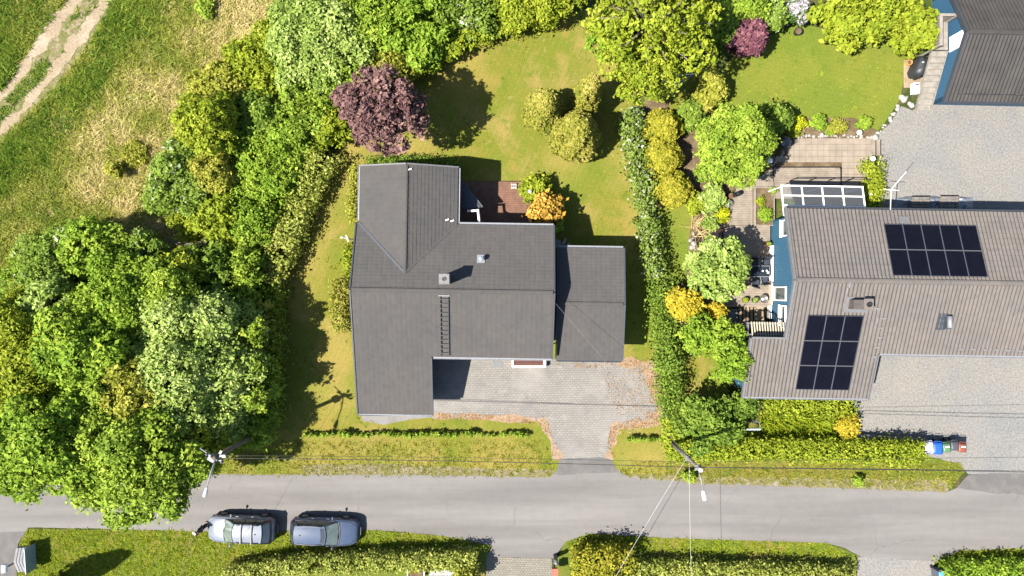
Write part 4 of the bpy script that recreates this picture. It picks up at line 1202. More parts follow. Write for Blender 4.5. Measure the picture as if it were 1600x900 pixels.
solar(1.02, -2.1, 3, 3, 1.11, 1.66, bS, -1)
# chimney, vents and snow guards of the blue house
bc = BF.inv(at(1354, 476, 5.6))
p = BF(bc[0], bc[1], 0)
bz = bS(*bc)
bch = obj('chimney', MB().bx(p.x - 0.55, p.x + 0.5, p.y - 0.28, p.y + 0.28, bz - 0.3, bz + 0.75), mat_plain('brown_chimney_sheet', (0.10, 0.085, 0.075), 0.5, 0.3, 0.4), blue, bevel=0.01)
obj('chimney_cap', MB().bx(p.x + 0.02, p.x + 0.56, p.y - 0.34, p.y + 0.34, bz + 0.75, bz + 0.83), mat_plain('brown_cap', (0.13, 0.11, 0.095), 0.6), bch, bevel=0.01)
obj('flue', MB().lathe((p.x + 0.28, p.y, bz + 0.832), [(0.15, 0), (0.15, 0.1), (0.12, 0.1), (0.12, 0.01)], 14), M_BLACK, bch)
obj('flashing', MB().poly([BF(bc[0] + a, bc[1] + b, bS(0, bc[1] + b) + 0.12) for a, b in ((-0.75, -0.5), (0.7, -0.5), (0.7, 0.45), (-0.75, 0.45))]), M_TRIM_GREY, bch)
bv = BF.inv(at(1490, 504, 5.0)); p = BF(*bv); bz = bS(*bv)
vt = obj('roof_vent', MB().bx(p.x - 0.12, p.x + 0.16, p.y - 0.42, p.y + 0.42, bz - 0.1, bz + 0.42), M_TRIM_DARK, blue, bevel=0.02)
obj('vent_cowl', MB().tube([(p.x + 0.02, p.y - 0.34, bz + 0.48), (p.x + 0.02, p.y + 0.36, bz + 0.48)], 0.13, 10), M_METAL, vt, smooth=True)
obj('flashing', MB().poly([BF(bv[0] + a, bv[1] + b, bS(0, bv[1] + b) + 0.11) for a, b in ((-0.5, -0.5), (0.05, -0.5), (0.05, 0.5), (-0.5, 0.5))]), M_TRIM_DARK, vt)
def guard(px, py, horizontal=True):
    q = BF.inv(at(px, py, 4.0)); z = bS(*q)
    q = BF.inv(at(px, py, z)); z = bS(*q) + 0.14
    if horizontal: mb = MB().beam(BF(q[0] - 0.17, q[1], z), BF(q[0] + 0.17, q[1], z), 0.05, 0.03).beam(BF(q[0], q[1] + 0.05, z - 0.03), BF(q[0], q[1] - 0.08, z - 0.08), 0.04, 0.06)
    else: mb = MB().beam(BF(q[0], q[1] - 0.17, z - 0.06), BF(q[0], q[1] + 0.17, z + 0.06), 0.07, 0.03)
    obj('snow_guard', mb, M_STEEL, blue)
for x, y in ((1379, 497), (1374, 512), (1373, 527), (1369, 542), (1365, 557), (1500, 545), (1518, 545), (1537, 546), (1555, 546), (1573, 547), (1592, 548), (1370, 482)): guard(x, y)
for x, y in ((1326, 445), (1322, 454), (1369, 501)): guard(x, y, False)
nv = BF.inv(at(1411, 344, 3.7))
obj('vent_tile', MB().poly([BF(nv[0] + a, nv[1] + b, bN(0, nv[1] + b) + 0.13) for a, b in ((-0.3, -0.22), (0.3, -0.22), (0.3, 0.22), (-0.3, 0.22))]), M_TRIM_GREY, blue)
# slatted pergola in the corner of the blue house
pg = MB()
for v in (-2.72, -3.42):
    pg.beam(BF(-2.0, v, 2.72), BF(0.36, v, 2.72), 0.08, 0.12)
pg.beam(BF(-2.02, -2.65, 2.76), BF(-2.02, -3.5, 2.76), 0.14, 0.16).beam(BF(-1.95, -2.72, 0), BF(-1.95, -2.72, 2.7), 0.1, 0.1)
perg = obj('pergola', pg, M_TRIM_GREY, blue)
for k in range(13):
    u = -1.8 + k * 0.165
    obj('slat', MB().beam(BF(u, -2.62, 2.82), BF(u + 0.09, -3.48, 2.82), 0.07, 0.06), M_CREAM, perg)

# glass canopy on the north side of the blue house
can = thing('glass_canopy', 'white framed lean-to glass canopy on the blue house terrace', 'canopy', tuple(BF(2.7, 5.1, 0)))
CU0, CU1, CV0, CV1, CZ0, CZ1 = 0.05, 5.15, 4.02, 5.95, 2.98, 2.45
def cz(v): return CZ0 + (CZ1 - CZ0) * (v - CV0) / (CV1 - CV0)
fm = MB()
for i in range(5):
    u = CU0 + (CU1 - CU0) * i / 4
    fm.beam(BF(u, CV0, cz(CV0) + 0.03), BF(u, CV1, cz(CV1) + 0.03), 0.075, 0.07)
for j in range(4):
    v = CV0 + (CV1 - CV0) * j / 3
    fm.beam(BF(CU0 - 0.05, v, cz(v) + 0.045), BF(CU1 + 0.05, v, cz(v) + 0.045), 0.075, 0.06)
obj('frame', fm, M_WHITE, can)
for i in range(4):
    for j in range(3):
        ua = CU0 + (CU1 - CU0) * i / 4 + 0.04; ub = CU0 + (CU1 - CU0) * (i + 1) / 4 - 0.04
        va = CV0 + (CV1 - CV0) * j / 3 + 0.04; vb = CV0 + (CV1 - CV0) * (j + 1) / 3 - 0.04
        obj('pane', MB().poly([BF(ua, va, cz(va) + 0.02), BF(ub, va, cz(va) + 0.02), BF(ub, vb, cz(vb) + 0.02), BF(ua, vb, cz(vb) + 0.02)]), M_PANEL_GLASS, can)
for u in (CU0 + 0.05, (CU0 + CU1) / 2, CU1 - 0.05):
    obj('post', MB().beam(BF(u, CV1 - 0.06, 0.1), BF(u, CV1 - 0.06, cz(CV1)), 0.05, 0.05), M_WHITE, can)

# ---- the dark-roofed house in the corner
DF = Frame(27.5, 15.5, R(-1.2))
DR, DS = 4.1, 0.55
def dS(u, v): return DR + DS * v
def dN(u, v): return DR - DS * v
dark = thing('dark_roof_house', 'blue house with dark ribbed roof and outside stair in the top right corner', 'house', tuple(DF(4, 0, 0)))
for pl, pf, dn in (([(0, 0), (11, 0), (11, 4.2), (0, 4.2)], dN, 'N'), ([(0, 0), (0, -3.66), (11, -3.66), (11, 0)], dS, 'S')):
    tiled('roof_sheets', dark, DF, pl, pf, dn, M_ROOF_DARK, 0.235, 0.40, 0.085, 0.012)
    slab('roof_boarding', dark, DF, pl, pf, M_TRIM_DARK, 0.15)
ridge_caps(dark, DF, (0.05, 0, DR + 0.08), (11, 0, DR + 0.08), M_ROOF_DARK, 0.9, 0.16)
for a, b, f in (((-0.06, 0), (-0.06, 4.2), dN), ((-0.06, 0), (-0.06, -3.7), dS)):
    edge_board('barge_board', dark, DF, (*a, f(*a) + 0.03), (*b, f(*b) + 0.03), M_TRIM_DARK, 0.1, 0.26)
gutter(dark, DF, (0, -3.73, 2.05), (11, -3.73, 2.05), M_TRIM_DARK, 0.07)
sg = obj('snow_fence', MB().tube([DF(0.6, -3.3, dS(0, -3.3) + 0.26), DF(11, -3.3, dS(0, -3.3) + 0.26)], 0.025, 8), M_BLACK, dark)
for k in range(12):
    obj('snow_fence_bracket', MB().beam(DF(0.8 + k * 0.88, -3.2, dS(0, -3.2) + 0.06), DF(0.8 + k * 0.88, -3.3, dS(0, -3.3) + 0.28), 0.05, 0.03), M_METAL, sg)
wall('wall', dark, DF, [(0.4, 3.7), (0.4, 0), (0.4, -3.3)], -0.05, [dN(0, 3.7) - 0.18, DR - 0.18, dS(0, -3.3) - 0.18], mat_boards('blue_cladding_gable', (0.026, 0.085, 0.155), 0.16, 'y', R(1.2), 0.5, 0.7, 0.1, 0.12))
wall('wall', dark, DF, [(0.4, -3.3), (10.7, -3.3)], -0.05, [dS(0, -3.3) - 0.18] * 2, M_BLUE_X)
wall('wall', dark, DF, [(10.7, 3.7), (0.4, 3.7)], -0.05, [dN(0, 3.7) - 0.18] * 2, M_BLUE_X)
wall('wall', dark, DF, [(10.7, -3.3), (10.7, 0), (10.7, 3.7)], -0.05, [dS(0, -3.3) - 0.18, DR - 0.18, dN(0, 3.7) - 0.18], M_BLUE)
door(dark, DF, 0.4, -0.02, 1.92, 0.85, 1.75, 'W', M_WHITE, 'white loft door at the top of the stair')
# outside stair: landing and flight run along the gable wall
stair = thing('outside_stair', 'grey timber outside stair and railed landing on the blue gable wall', 'stair', tuple(at(1439, 170, 0)))
LZ = 1.9
lx0, lx1 = at(1456, 60, LZ).x, at(1481, 60, LZ).x
ly0, ly1 = at(1470, 78, LZ).y, at(1470, 34, LZ).y
nb = 8
for k in range(nb):
    x = lx0 + (lx1 - lx0) * (k + 0.5) / nb
    obj('landing_board', MB().bx(x - (lx1 - lx0) / nb / 2 + 0.006, x + (lx1 - lx0) / nb / 2 - 0.006, ly0, ly1, LZ - 0.04, LZ), M_TIMBER, stair)
for x, y in ((lx0, ly0), (lx0, ly1), (lx1 - 0.05, ly1), (lx0, (ly0 + ly1) / 2)):
    obj('post', MB().bx(x - 0.05, x + 0.05, y - 0.05, y + 0.05, 0, LZ + 0.92), M_TIMBER, stair)
rl = obj('railing', MB().bx(lx0 - 0.11, lx0 + 0.09, ly0 - 0.06, ly1 + 0.1, LZ + 0.92, LZ + 0.97).bx(lx0 - 0.1, lx1, ly1 - 0.02, ly1 + 0.14, LZ + 0.925, LZ + 0.975), M_TIMBER, stair)
for k in range(12):
    y = ly0 + 0.1 + (ly1 - ly0 - 0.2) * k / 11
    obj('baluster', MB().bx(lx0 - 0.03, lx0 + 0.01, y - 0.045, y + 0.045, LZ - 0.1, LZ + 0.92), M_TIMBER, rl)
for k in range(6):
    x = lx0 + 0.15 + (lx1 - lx0 - 0.3) * k / 5
    obj('baluster', MB().bx(x - 0.045, x + 0.045, ly1 + 0.02, ly1 + 0.06, LZ - 0.1, LZ + 0.92), M_TIMBER, rl)
yb = at(1439, 172, 0).y
ns = 10
for k in range(ns):
    z = LZ - (k + 1) * LZ / (ns + 0.2)
    y1 = ly0 - k * (ly0 - yb) / ns; y0 = ly0 - (k + 1) * (ly0 - yb) / ns
    obj('tread', MB().bx(lx0 + 0.12, lx1 + 0.03, y0 - 0.04, y1 + 0.0, z - 0.05, z), M_TIMBER, stair)
for x in (lx0 + 0.08, lx1 + 0.05):
    obj('stringer', MB().beam((x, ly0, LZ - 0.16), (x, yb, 0.02), 0.05, 0.2), M_TIMBER, stair)
# ------------------------------------------------------------------ terraces and decks
def planks(parent, x0, x1, y0, y1, z, mat, pitch=0.145, along='x', t=0.03, gap=0.012, clip=None, seed=0):
    """separate boards; shared mesh for boards of equal length"""
    rg = random.Random(seed)
    cache = {}
    n = int(((y1 - y0) if along == 'x' else (x1 - x0)) / pitch)
    off = OFF.get(parent.name, Vector())
    for k in range(n):
        if along == 'x':
            yc = y0 + (k + 0.5) * pitch
            a, b = (x0, x1) if clip is None else clip(yc)
        else:
            yc = x0 + (k + 0.5) * pitch
            a, b = (y0, y1) if clip is None else clip(yc)
        if b - a < 0.1: continue
        ln = round(b - a, 2)
        if ln not in cache:
            mb = MB()
            if along == 'x': mb.bx(-ln / 2, ln / 2, -pitch / 2 + gap / 2, pitch / 2 - gap / 2, -t, 0)
            else: mb.bx(-pitch / 2 + gap / 2, pitch / 2 - gap / 2, -ln / 2, ln / 2, -t, 0)
            me = bpy.data.meshes.new('plank'); me.from_pydata(mb.v, [], mb.f); me.materials.append(mat); cache[ln] = me
        o = bpy.data.objects.new('plank', cache[ln]); COL.objects.link(o); o.parent = parent
        zz = z + rg.uniform(-0.003, 0.003)
        o.location = Vector(((a + b) / 2, yc, zz) if along == 'x' else (yc, (a + b) / 2, zz)) - off

a = at(718, 350, 0.25); b = at(838, 283, 0.25)
dk = thing('back_terrace', 'red-brown plank terrace in the corner behind the bungalow', 'terrace', (a.x, a.y, 0))
obj('joists', MB().bx(a.x, b.x, a.y - 0.1, b.y, 0.0, 0.215), M_DARKBROWN, dk)
planks(dk, a.x, b.x, a.y - 0.1, b.y, 0.25, M_DECK_BROWN, 0.145, 'x', seed=3)

# neighbour's decks
a = at(1131, 500, 0.2); b = at(1209, 352, 0.2); 
nd = thing('garden_deck', 'weathered grey plank deck between the pond and the blue gable wall', 'terrace', (a.x, a.y, 0))
xg = BF(0.40, 0).x
obj('joists', MB().bx(a.x + 0.05, xg - 0.05, a.y + 0.86, b.y, 0.0, 0.165), M_TIMBER, nd)
def clipA(y):
    lo = at(1131, 460, 0.2).x
    return (lo, xg - 0.08)
planks(nd, a.x, xg, a.y + 0.86, b.y, 0.2, M_DECK_GREY, 0.15, 'x', clip=clipA, seed=5)
a2 = at(1136, 352, 0.2); b2 = at(1176, 290, 0.2)
nd2 = thing('garden_deck', 'narrow stretch of grey plank deck beside the raised planting bed', 'terrace', (a2.x, a2.y, 0))
obj('joists', MB().bx(a2.x + 0.1, b2.x, a2.y + 0.02, b2.y - 0.5, 0.0, 0.165), M_TIMBER, nd2)
def clipB(y):
    f = (y - a2.y) / (b2.y - a2.y)
    return (a2.x + max(0, f - 0.1) * 0.75, b2.x)
planks(nd2, a2.x, b2.x, a2.y + 0.01, b2.y, 0.2, M_DECK_GREY, 0.15, 'x', clip=clipB, seed=6)
a3 = at(1176, 295, 0.2); b3 = at(1209, 262, 0.2)
nd3 = thing('garden_deck', 'slanting corner deck whose boards point away from the canopy', 'terrace', (a3.x, a3.y, 0))
def clipC(x):
    f = (x - a3.x) / (b3.x - a3.x)
    return (a3.y + 0.02, a3.y + 0.55 + 0.85 * f)
obj('joists', MB().bx(a3.x + 0.05, b3.x, a3.y + 0.05, a3.y + 0.5, 0.0, 0.165), M_TIMBER, nd3)
planks(nd3, a3.x, b3.x, a3.y, b3.y, 0.2, M_DECK_GREY, 0.15, 'y', clip=clipC, seed=7)
a4 = at(1210, 296, 0.24); b4 = at(1313, 262, 0.24)
nd4 = thing('garden_deck', 'raised plank deck in front of the glass canopy', 'terrace', (a4.x, a4.y, 0))
obj('joists', MB().bx(a4.x + 0.02, b4.x - 0.02, a4.y - 0.6, b4.y, 0.0, 0.205), M_DECK_GREY, nd4)
planks(nd4, a4.x, b4.x, a4.y - 0.6, b4.y, 0.24, M_DECK_GREY, 0.15, 'x', seed=8)
obj('edge_board', MB().bx(a4.x, b4.x + 0.05, b4.y + 0.005, b4.y + 0.05, 0.0, 0.27).bx(b4.x + 0.005, b4.x + 0.05, a4.y - 0.6, b4.y, 0.0, 0.27), M_BLACK, nd4)
# slab terrace, each slab its own piece
ter = thing('slab_terrace', 'beige square slab terrace beside the gravel yard', 'terrace', tuple(at(1215, 300, 0)))
obj('bedding', MB().prism([at2(1222, 222), at2(1240, 216), at2(1360, 216), at2(1358, 310), at2(1300, 310), at2(1210, 262)], 0.0, 0.03), G_BED, ter)
sl = 0.40
me = bpy.data.meshes.new('slab'); mbx = MB().bx(-sl / 2 + 0.008, sl / 2 - 0.008, -sl / 2 + 0.008, sl / 2 - 0.008, -0.04, 0.0)
me.from_pydata(mbx.v, [], mbx.f); me.materials.append(M_TILE)
tp = at(1212, 216, 0.07); rg = random.Random(4)
for i in range(16):
    for j in range(10):
        x = tp.x + (i + 0.5) * sl; y = tp.y - (j + 0.5) * sl
        q = (x * PXM / (1 - 0.07 / CAM_H) + 800, 450 - y * PXM / (1 - 0.07 / CAM_H))
        if q[1] > 257 and q[0] < 1318: continue
        if q[0] < 1212 + 28 * (q[1] - 232) / -18 + 6 and q[1] < 232: continue
        if q[0] < 1228 and q[1] < 240: continue
        if q[1] > 305 or q[0] > 1360: continue
        o = bpy.data.objects.new('slab', me); COL.objects.link(o); o.parent = ter
        o.location = Vector((x, y, 0.07 + rg.uniform(-0.006, 0.006))) - OFF[ter.name]
# stone edging round the terrace and along the neighbour's lawn
def stones(name, label, path, size, seed, spread=0.05, n=None):
    rg = random.Random(seed)
    P = [at(*p) for p in path]
    t = thing(name, label, 'stones', tuple(P[0]))
    seg = [(P[i + 1] - P[i]).length for i in range(len(P) - 1)]
    tot = sum(seg); n = n or int(tot / (size * 1.5))
    protos = []
    for k in range(5):
        mb = MB().ball((0, 0, 0), (1, rg.uniform(0.7, 1), rg.uniform(0.55, 0.8)), 8, 5, 0.14, seed * 10 + k)
        m_ = bpy.data.meshes.new('stone'); m_.from_pydata(mb.v, [], mb.f); m_.materials.append(M_STONE)
        m_.polygons.foreach_set('use_smooth', [True] * len(m_.polygons)); protos.append(m_)
    for k in range(n):
        d = tot * (k + rg.uniform(0.2, 0.8)) / n
        for i, s in enumerate(seg):
            if d <= s or i == len(seg) - 1: break
            d -= s
        p = P[i].lerp(P[i + 1], min(1, d / seg[i]))
        o = bpy.data.objects.new('stone', protos[k % 5]); COL.objects.link(o); o.parent = t
        s = size * rg.uniform(0.55, 1.25)
        o.scale = (s, s, s); o.rotation_euler = (rg.uniform(-0.3, 0.3), rg.uniform(-0.3, 0.3), rg.uniform(0, 6.3))
        o.location = p + Vector((rg.gauss(0, spread), rg.gauss(0, spread), s * 0.3)) - OFF[t.name]
    return t
stones('stone_edging', 'row of small pale stones along the upper edge of the slab terrace', [(1240, 214), (1300, 213), (1362, 214)], 0.10, 1, 0.04)
stones('stone_edging', 'slanting row of pale stones at the left corner of the slab terrace', [(1228, 233), (1215, 248), (1205, 262)], 0.09, 2)
stones('stone_edging', 'loose line of rounded stones between the green lawn and the gravel yard', [(1366, 212), (1384, 194), (1397, 176), (1406, 163)], 0.13, 3, 0.06)
stones('stone_edging', 'dark wet stones round the garden pond', [(1078, 360), (1082, 388), (1096, 396), (1130, 380)], 0.16, 4, 0.12)
stones('stone_edging', 'pale stones along the gravel beside the terrace shrub', [(1376, 248), (1378, 290), (1374, 325)], 0.12, 5, 0.05)
stones('stone_edging', 'few round boulders at the foot of the outside stair', [(1408, 150), (1414, 160), (1424, 164)], 0.2, 6, 0.1, 6)
stones('stone_edging', 'two brown boulders at the corner of the slab terrace', [(1361, 216), (1370, 214)], 0.28, 7, 0.03, 3)
# steps beside the terrace
st = thing('terrace_step', 'pale timber edging steps between slab terrace and gravel yard', 'step', tuple(at(1366, 228, 0)))
for k in range(2):
    p = at(1361 + k * 8, 218, 0.1); q = at(1361 + k * 8, 243, 0.1)
    obj('tread', MB().bx(p.x, p.x + 0.28, q.y, p.y, 0.0, 0.12 - 0.04 * k), M_DECK_GREY, st)
    obj('riser', MB().bx(p.x + 0.28, p.x + 0.32, q.y, p.y, 0.0, 0.15 - 0.04 * k), M_BLACK, st)
# pond
sheet('pond', [(1092, 352), (1104, 338), (1126, 330), (1136, 345), (1136, 368), (1112, 378), (1092, 384), (1082, 376)], 0.004, mat_plain('pond_water', (0.030, 0.018, 0.010), 0.08, 0, 0.6, 0.3, 1.5), 0.08, 30)
# raised bed in the deck
pb = thing('planting_bed', 'raised timber planting bed with bare soil set into the grey deck', 'planter', tuple(at(1196, 325, 0)))
p = at(1181, 351, 0.3); q = at(1209, 294, 0.3)
obj('border', MB().bx(p.x - 0.14, p.x, p.y, q.y, 0, 0.34).bx(p.x - 0.14, q.x, q.y, q.y + 0.08, 0, 0.35).bx(q.x, q.x + 0.06, p.y, q.y, 0, 0.33).bx(p.x - 0.14, q.x + 0.06, p.y - 0.07, p.y, 0, 0.33), M_DECK_GREY, pb)
obj('soil', MB().bx(p.x, q.x, p.y, q.y, 0.0, 0.24), G_BED, pb)
# cellar steps by the gable wall and the landing with shade in its colour
cs_ = thing('cellar_steps', 'dark stair well with timber treads below the grey deck', 'steps', tuple(at(1166, 491, 0)))
p0 = at(1131, 502, 0.2); 
x0 = at(1153, 490, 0.2).x; x1 = at(1180, 490, 0.2).x; y0 = at(1160, 503, 0.2).y; y1 = at(1160, 479, 0.2).y
obj('well', MB().bx(x0, BF(0.4, -3).x - 0.1, y0, y0 + 0.05, 0, 0.2).bx(x0, x0 + 0.06, y0, y1, 0, 0.2).poly([(x0, y0, 0.012), (BF(0.4, -3).x - 0.1, y0, 0.012), (BF(0.4, -3).x - 0.1, y1, 0.012), (x0, y1, 0.012)]), M_DARKBROWN, cs_)
for k in range(5):
    x = x0 + 0.12 + k * 0.24
    obj('tread', MB().bx(x, x + 0.15, y0 + 0.06, y1 - 0.02, 0.10 + 0.015 * k, 0.14 + 0.015 * k), M_DECK_TAN, cs_)
obj('platform', MB().bx(x1 + 0.1, x1 + 0.6, y0 + 0.1, y1 - 0.02, 0.1, 0.2), M_DECK_TAN, cs_)
obj('apron', MB().bx(x0, x1 + 0.9, y0 - 0.42, y0 - 0.01, 0, 0.16), M_DECK_TAN, cs_)
nd5 = thing('deck_landing', 'plank landing with blue-grey shade in its colour at the lower end of the deck', 'terrace', (p0.x, p0.y, 0))
planks(nd5, p0.x, x0 - 0.03, y0 - 0.1, y1 + 0.0, 0.19, mat_plain('shade_tinted_decking', (0.12, 0.13, 0.14), 0.8, 0, 0.2, 0.2, 2.5), 0.16, 'x', seed=11)  # blue-grey of the shaded landing is put into the plank colour
# deck strip by the outside stair
a = at(1412, 137, 0.1); b = at(1446, 94, 0.1)
nd6 = thing('stair_deck', 'small brown plank deck under the covered grill', 'terrace', (a.x, a.y, 0))
planks(nd6, a.x, b.x, a.y, b.y, 0.1, M_DECK_TAN, 0.15, 'y', seed=12)

# ------------------------------------------------------------------ cars
def car(name, label, loc, rz, paint, Ln, Wd, Ht, kind):
    t = thing(name, label, 'car', loc, rz, local=True)
    hL, hW = Ln / 2, Wd / 2
    belt = 0.93 if kind == 'hatch' else 0.90
    # lower body: stations from nose to tail: (x, half width, bottom, shoulder, top)
    stn = [(hL, 0.60, 0.36, 0.56, 0.60), (hL - 0.06, 0.74, 0.26, 0.62, 0.68), (hL - 0.22, 0.86, 0.21, 0.68, 0.76), (hL - 0.5, 0.95, 0.19, 0.74, 0.84), (hL - 0.95, 0.985, 0.18, 0.80, 0.92), (hL - 1.25, 1.0, 0.18, 0.84, 0.96),
           (0.2, 1.0, 0.18, 0.86, 0.97), (-0.8, 1.0, 0.18, 0.88, 0.98), (-hL + 0.9, 0.995, 0.19, 0.90, 0.99), (-hL + 0.45, 0.96, 0.22, 0.90, 0.99), (-hL + 0.16, 0.88, 0.27, 0.86, 0.97), (-hL + 0.03, 0.76, 0.34, 0.80, 0.92), (-hL, 0.66, 0.42, 0.74, 0.84)]
    rows = []
    for x, w, b, s, tp in stn:
        w *= hW
        half = [(w * 0.80, b), (w * 0.96, b + 0.10), (w, (b + s) / 2), (w * 0.985, s), (w * 0.93, tp - 0.03), (w * 0.84, tp), (w * 0.45, tp + 0.025), (0, tp + 0.035)]
        sec = [(y, z) for y, z in half] + [(-y, z) for y, z in half[::-1][1:]]
        rows.append([(x, y, z) for y, z in sec])
    mb = MB().grid(rows)
    n = len(rows[0])
    mb.f.append(list(range(n))); e = len(mb.v) - n; mb.f.append(list(range(e, e + n))[::-1])
    for i in range(len(rows) - 1):                      # floor
        mb.f.append([i * n, (i + 1) * n, (i + 1) * n + n - 1, i * n + n - 1])
    body = obj('body', mb, paint, t, smooth=True)
    bmn = bmesh.new(); bmn.from_mesh(body.data); bmesh.ops.recalc_face_normals(bmn, faces=bmn.faces); bmn.to_mesh(body.data); bmn.free()
    # cabin: outline at the belt and at the roof edge, front to rear
    fb, rb = hL - 1.28, -hL + 0.12                       # windscreen foot, tailgate foot
    ft, rt = hL - 2.02, -hL + (0.48 if kind == 'hatch' else 0.62)
    wb, wt = hW * 0.86, hW * 0.66
    zb, zt = 0.965, Ht - 0.06
    def side(f, s):                                      # point on the cabin side: f 0 front .. 1 rear, s 0 belt .. 1 roof edge
        xb = fb + (rb - fb) * f; xt = ft + (rt - ft) * f
        bow = 0.04 * math.sin(math.pi * f)
        return Vector((xb + (xt - xb) * s, (wb + bow) + (wt + bow - wb - bow) * s + 0.035 * math.sin(math.pi * s), zb + (zt - zb) * s))
    NF, NSD = 10, 4
    shell = MB()
    for sg_ in (1, -1):
        shell.grid([[Vector((p.x, p.y * sg_, p.z)) for p in [side(i / NF, j / NSD) for j in range(NSD + 1)]] for i in range(NF + 1)])
    def across(fr_, q, s):                               # windscreen / tailgate: q -1..1, s 0 belt .. 1 roof
        p = side(fr_, s); b = (0.12 if fr_ == 0 else -0.07) * (1 - q * q)
        return Vector((p.x + b, p.y * q, p.z + 0.015 * (1 - q * q)))
    for fr_ in (0, 1):
        shell.grid([[across(fr_, -1 + 2 * i / 8, j / 4) for j in range(5)] for i in range(9)])
    cab = obj('cabin', shell, M_BLACK, t, smooth=True)
    # roof panel
    rr = []
    for i in range(11):
        f = i / 10; e = side(f, 1.0)
        x0_ = across(0, 0, 1).x - ft; x1_ = across(1, 0, 1).x - rt
        row = []
        for j in range(11):
            q = -1 + j / 5
            b = (x0_ * (1 - f) + x1_ * f) * (1 - q * q)
            row.append((e.x + b, e.y * q, zt + 0.004 + 0.06 * (1 - q * q) * (0.75 + 0.25 * math.sin(math.pi * f))))
        rr.append(row)
    roof = obj('roof', MB().grid(rr), paint, t, smooth=True)
    glass = mat_plain('car_glass', (0.030, 0.038, 0.040), 0.06, 0, 0.9, 0.3, 2.0, coat=0.5)
    screen = mat_plain('windscreen_glass', (0.115, 0.145, 0.125), 0.06, 0, 0.9, 0.25, 2.5, coat=0.5)
    def patch(fn, a0, a1, b0, b1, out, nm, na=6, nbb=4, mt=None):
        rows_ = [[fn(a0 + (a1 - a0) * i / na, b0 + (b1 - b0) * j / nbb) + out for j in range(nbb + 1)] for i in range(na + 1)]
        return obj(nm, MB().grid(rows_), mt or glass, t, smooth=True)
    patch(lambda a, b: across(0, a, b), -0.93, 0.93, 0.05, 0.92, Vector((0.012, 0, 0.012)), 'windscreen', 8, 4, screen)
    patch(lambda a, b: across(1, a, b), -0.88, 0.88, 0.25, 0.92, Vector((-0.014, 0, 0.01)), 'rear_window', 8)
    for sg_ in (1, -1):
        for f0, f1 in ((0.07, 0.40), (0.43, 0.68), (0.71, 0.90)):
            patch(lambda a, b, s_=sg_: Vector((side(a, b).x, side(a, b).y * s_, side(a, b).z)), f0, f1, 0.10, 0.90, Vector((0, 0.012 * sg_, 0.004)), 'side_window', 6)
        # pillars and rail in paint
        for f in (0.03, 0.415, 0.695, 0.95):
            pr = MB()
            w = 0.02 if f > 0.1 and f < 0.9 else 0.035
            pr.grid([[Vector((side(f + dx, s).x, (side(f + dx, s).y + 0.010) * sg_, side(f + dx, s).z + 0.003)) for s in (0, 0.33, 0.66, 1.0)] for dx in (-w, w)])
            obj('pillar', pr, paint if kind == 'hatch' else M_BLACK, t, smooth=True)
        rail = [Vector((side(f, 1).x, side(f, 1).y * 0.94 * sg_, zt + 0.055)) for f in (0.08, 0.3, 0.6, 0.92)]
        obj('roof_rail', MB().tube(rail, 0.018, 6), M_METAL if kind == 'hatch' else M_BLACK, t, smooth=True)
        # belt chrome
        obj('window_trim', MB().tube([Vector((side(f, 0.06).x, (side(f, 0.06).y + 0.02) * sg_, side(f, 0.06).z)) for f in (0.05, 0.3, 0.6, 0.92)], 0.012, 5), M_METAL, t)
        m = obj('mirror', MB().ball((fb - 0.32, (hW + 0.10) * sg_, 0.99), (0.075, 0.12, 0.07), 10, 6), paint, t, smooth=True)
        obj('mirror_arm', MB().tube([(fb - 0.3, hW * 0.9 * sg_, 0.95), (fb - 0.32, (hW + 0.04) * sg_, 0.97)], 0.025, 6), M_BLACK, m)
        obj('headlight', MB().grid([[(hL - 0.10 - 0.03 * i - 0.18 * (j / 4) ** 1.3, (0.42 + 0.44 * j / 4) * hW * sg_, 0.585 + 0.075 * i + 0.012 * j) for j in range(5)] for i in range(3)]), mat_plain('lamp_glass', (0.45, 0.48, 0.52), 0.1, 0.2, 0.8, 0.1), t, smooth=True)
        obj('taillight', MB().grid([[(-hL + 0.0 + 0.02 * i + 0.20 * (j / 4) ** 1.4, (0.60 + 0.345 * j / 4) * hW * sg_, 0.72 + 0.11 * i) for j in range(5)] for i in range(4)]), mat_plain('tail_lamp', (0.30, 0.018, 0.02), 0.25, 0, 0.6, 0.1), t, smooth=True)
        for x in (hL - 0.88, -hL + 0.80):
            w = obj('wheel', MB().tube([(x, (hW - 0.20) * sg_, 0.325), (x, (hW + 0.012) * sg_, 0.325)], 0.325, 20), M_RUBBER, t, smooth=False)
            obj('rim', MB().tube([(x, (hW + 0.002) * sg_, 0.325), (x, (hW + 0.02) * sg_, 0.325)], 0.21, 14), M_STEEL, w)
            obj('arch', MB().tube([(x + math.cos(R(a_)) * 0.37, (hW - 0.02) * sg_, 0.325 + math.sin(R(a_)) * 0.37) for a_ in range(0, 181, 20)], 0.03, 5), M_BLACK, t, smooth=True)
        for x in (0.25, -0.75):
            obj('door_handle', MB().beam((x - 0.08, (hW + 0.005) * sg_, 0.84), (x + 0.08, (hW + 0.005) * sg_, 0.84), 0.03, 0.025), paint, t)
    obj('grille', MB().bx(hL - 0.04, hL + 0.012, -0.42, 0.42, 0.42, 0.52), M_BLACK, t)
    obj('front_bumper', MB().tube([(hL - 0.28, -hW * 0.86, 0.36), (hL - 0.04, -hW * 0.62, 0.36), (hL + 0.03, 0, 0.36), (hL - 0.04, hW * 0.62, 0.36), (hL - 0.28, hW * 0.86, 0.36)], 0.09, 8), paint, t, smooth=True)
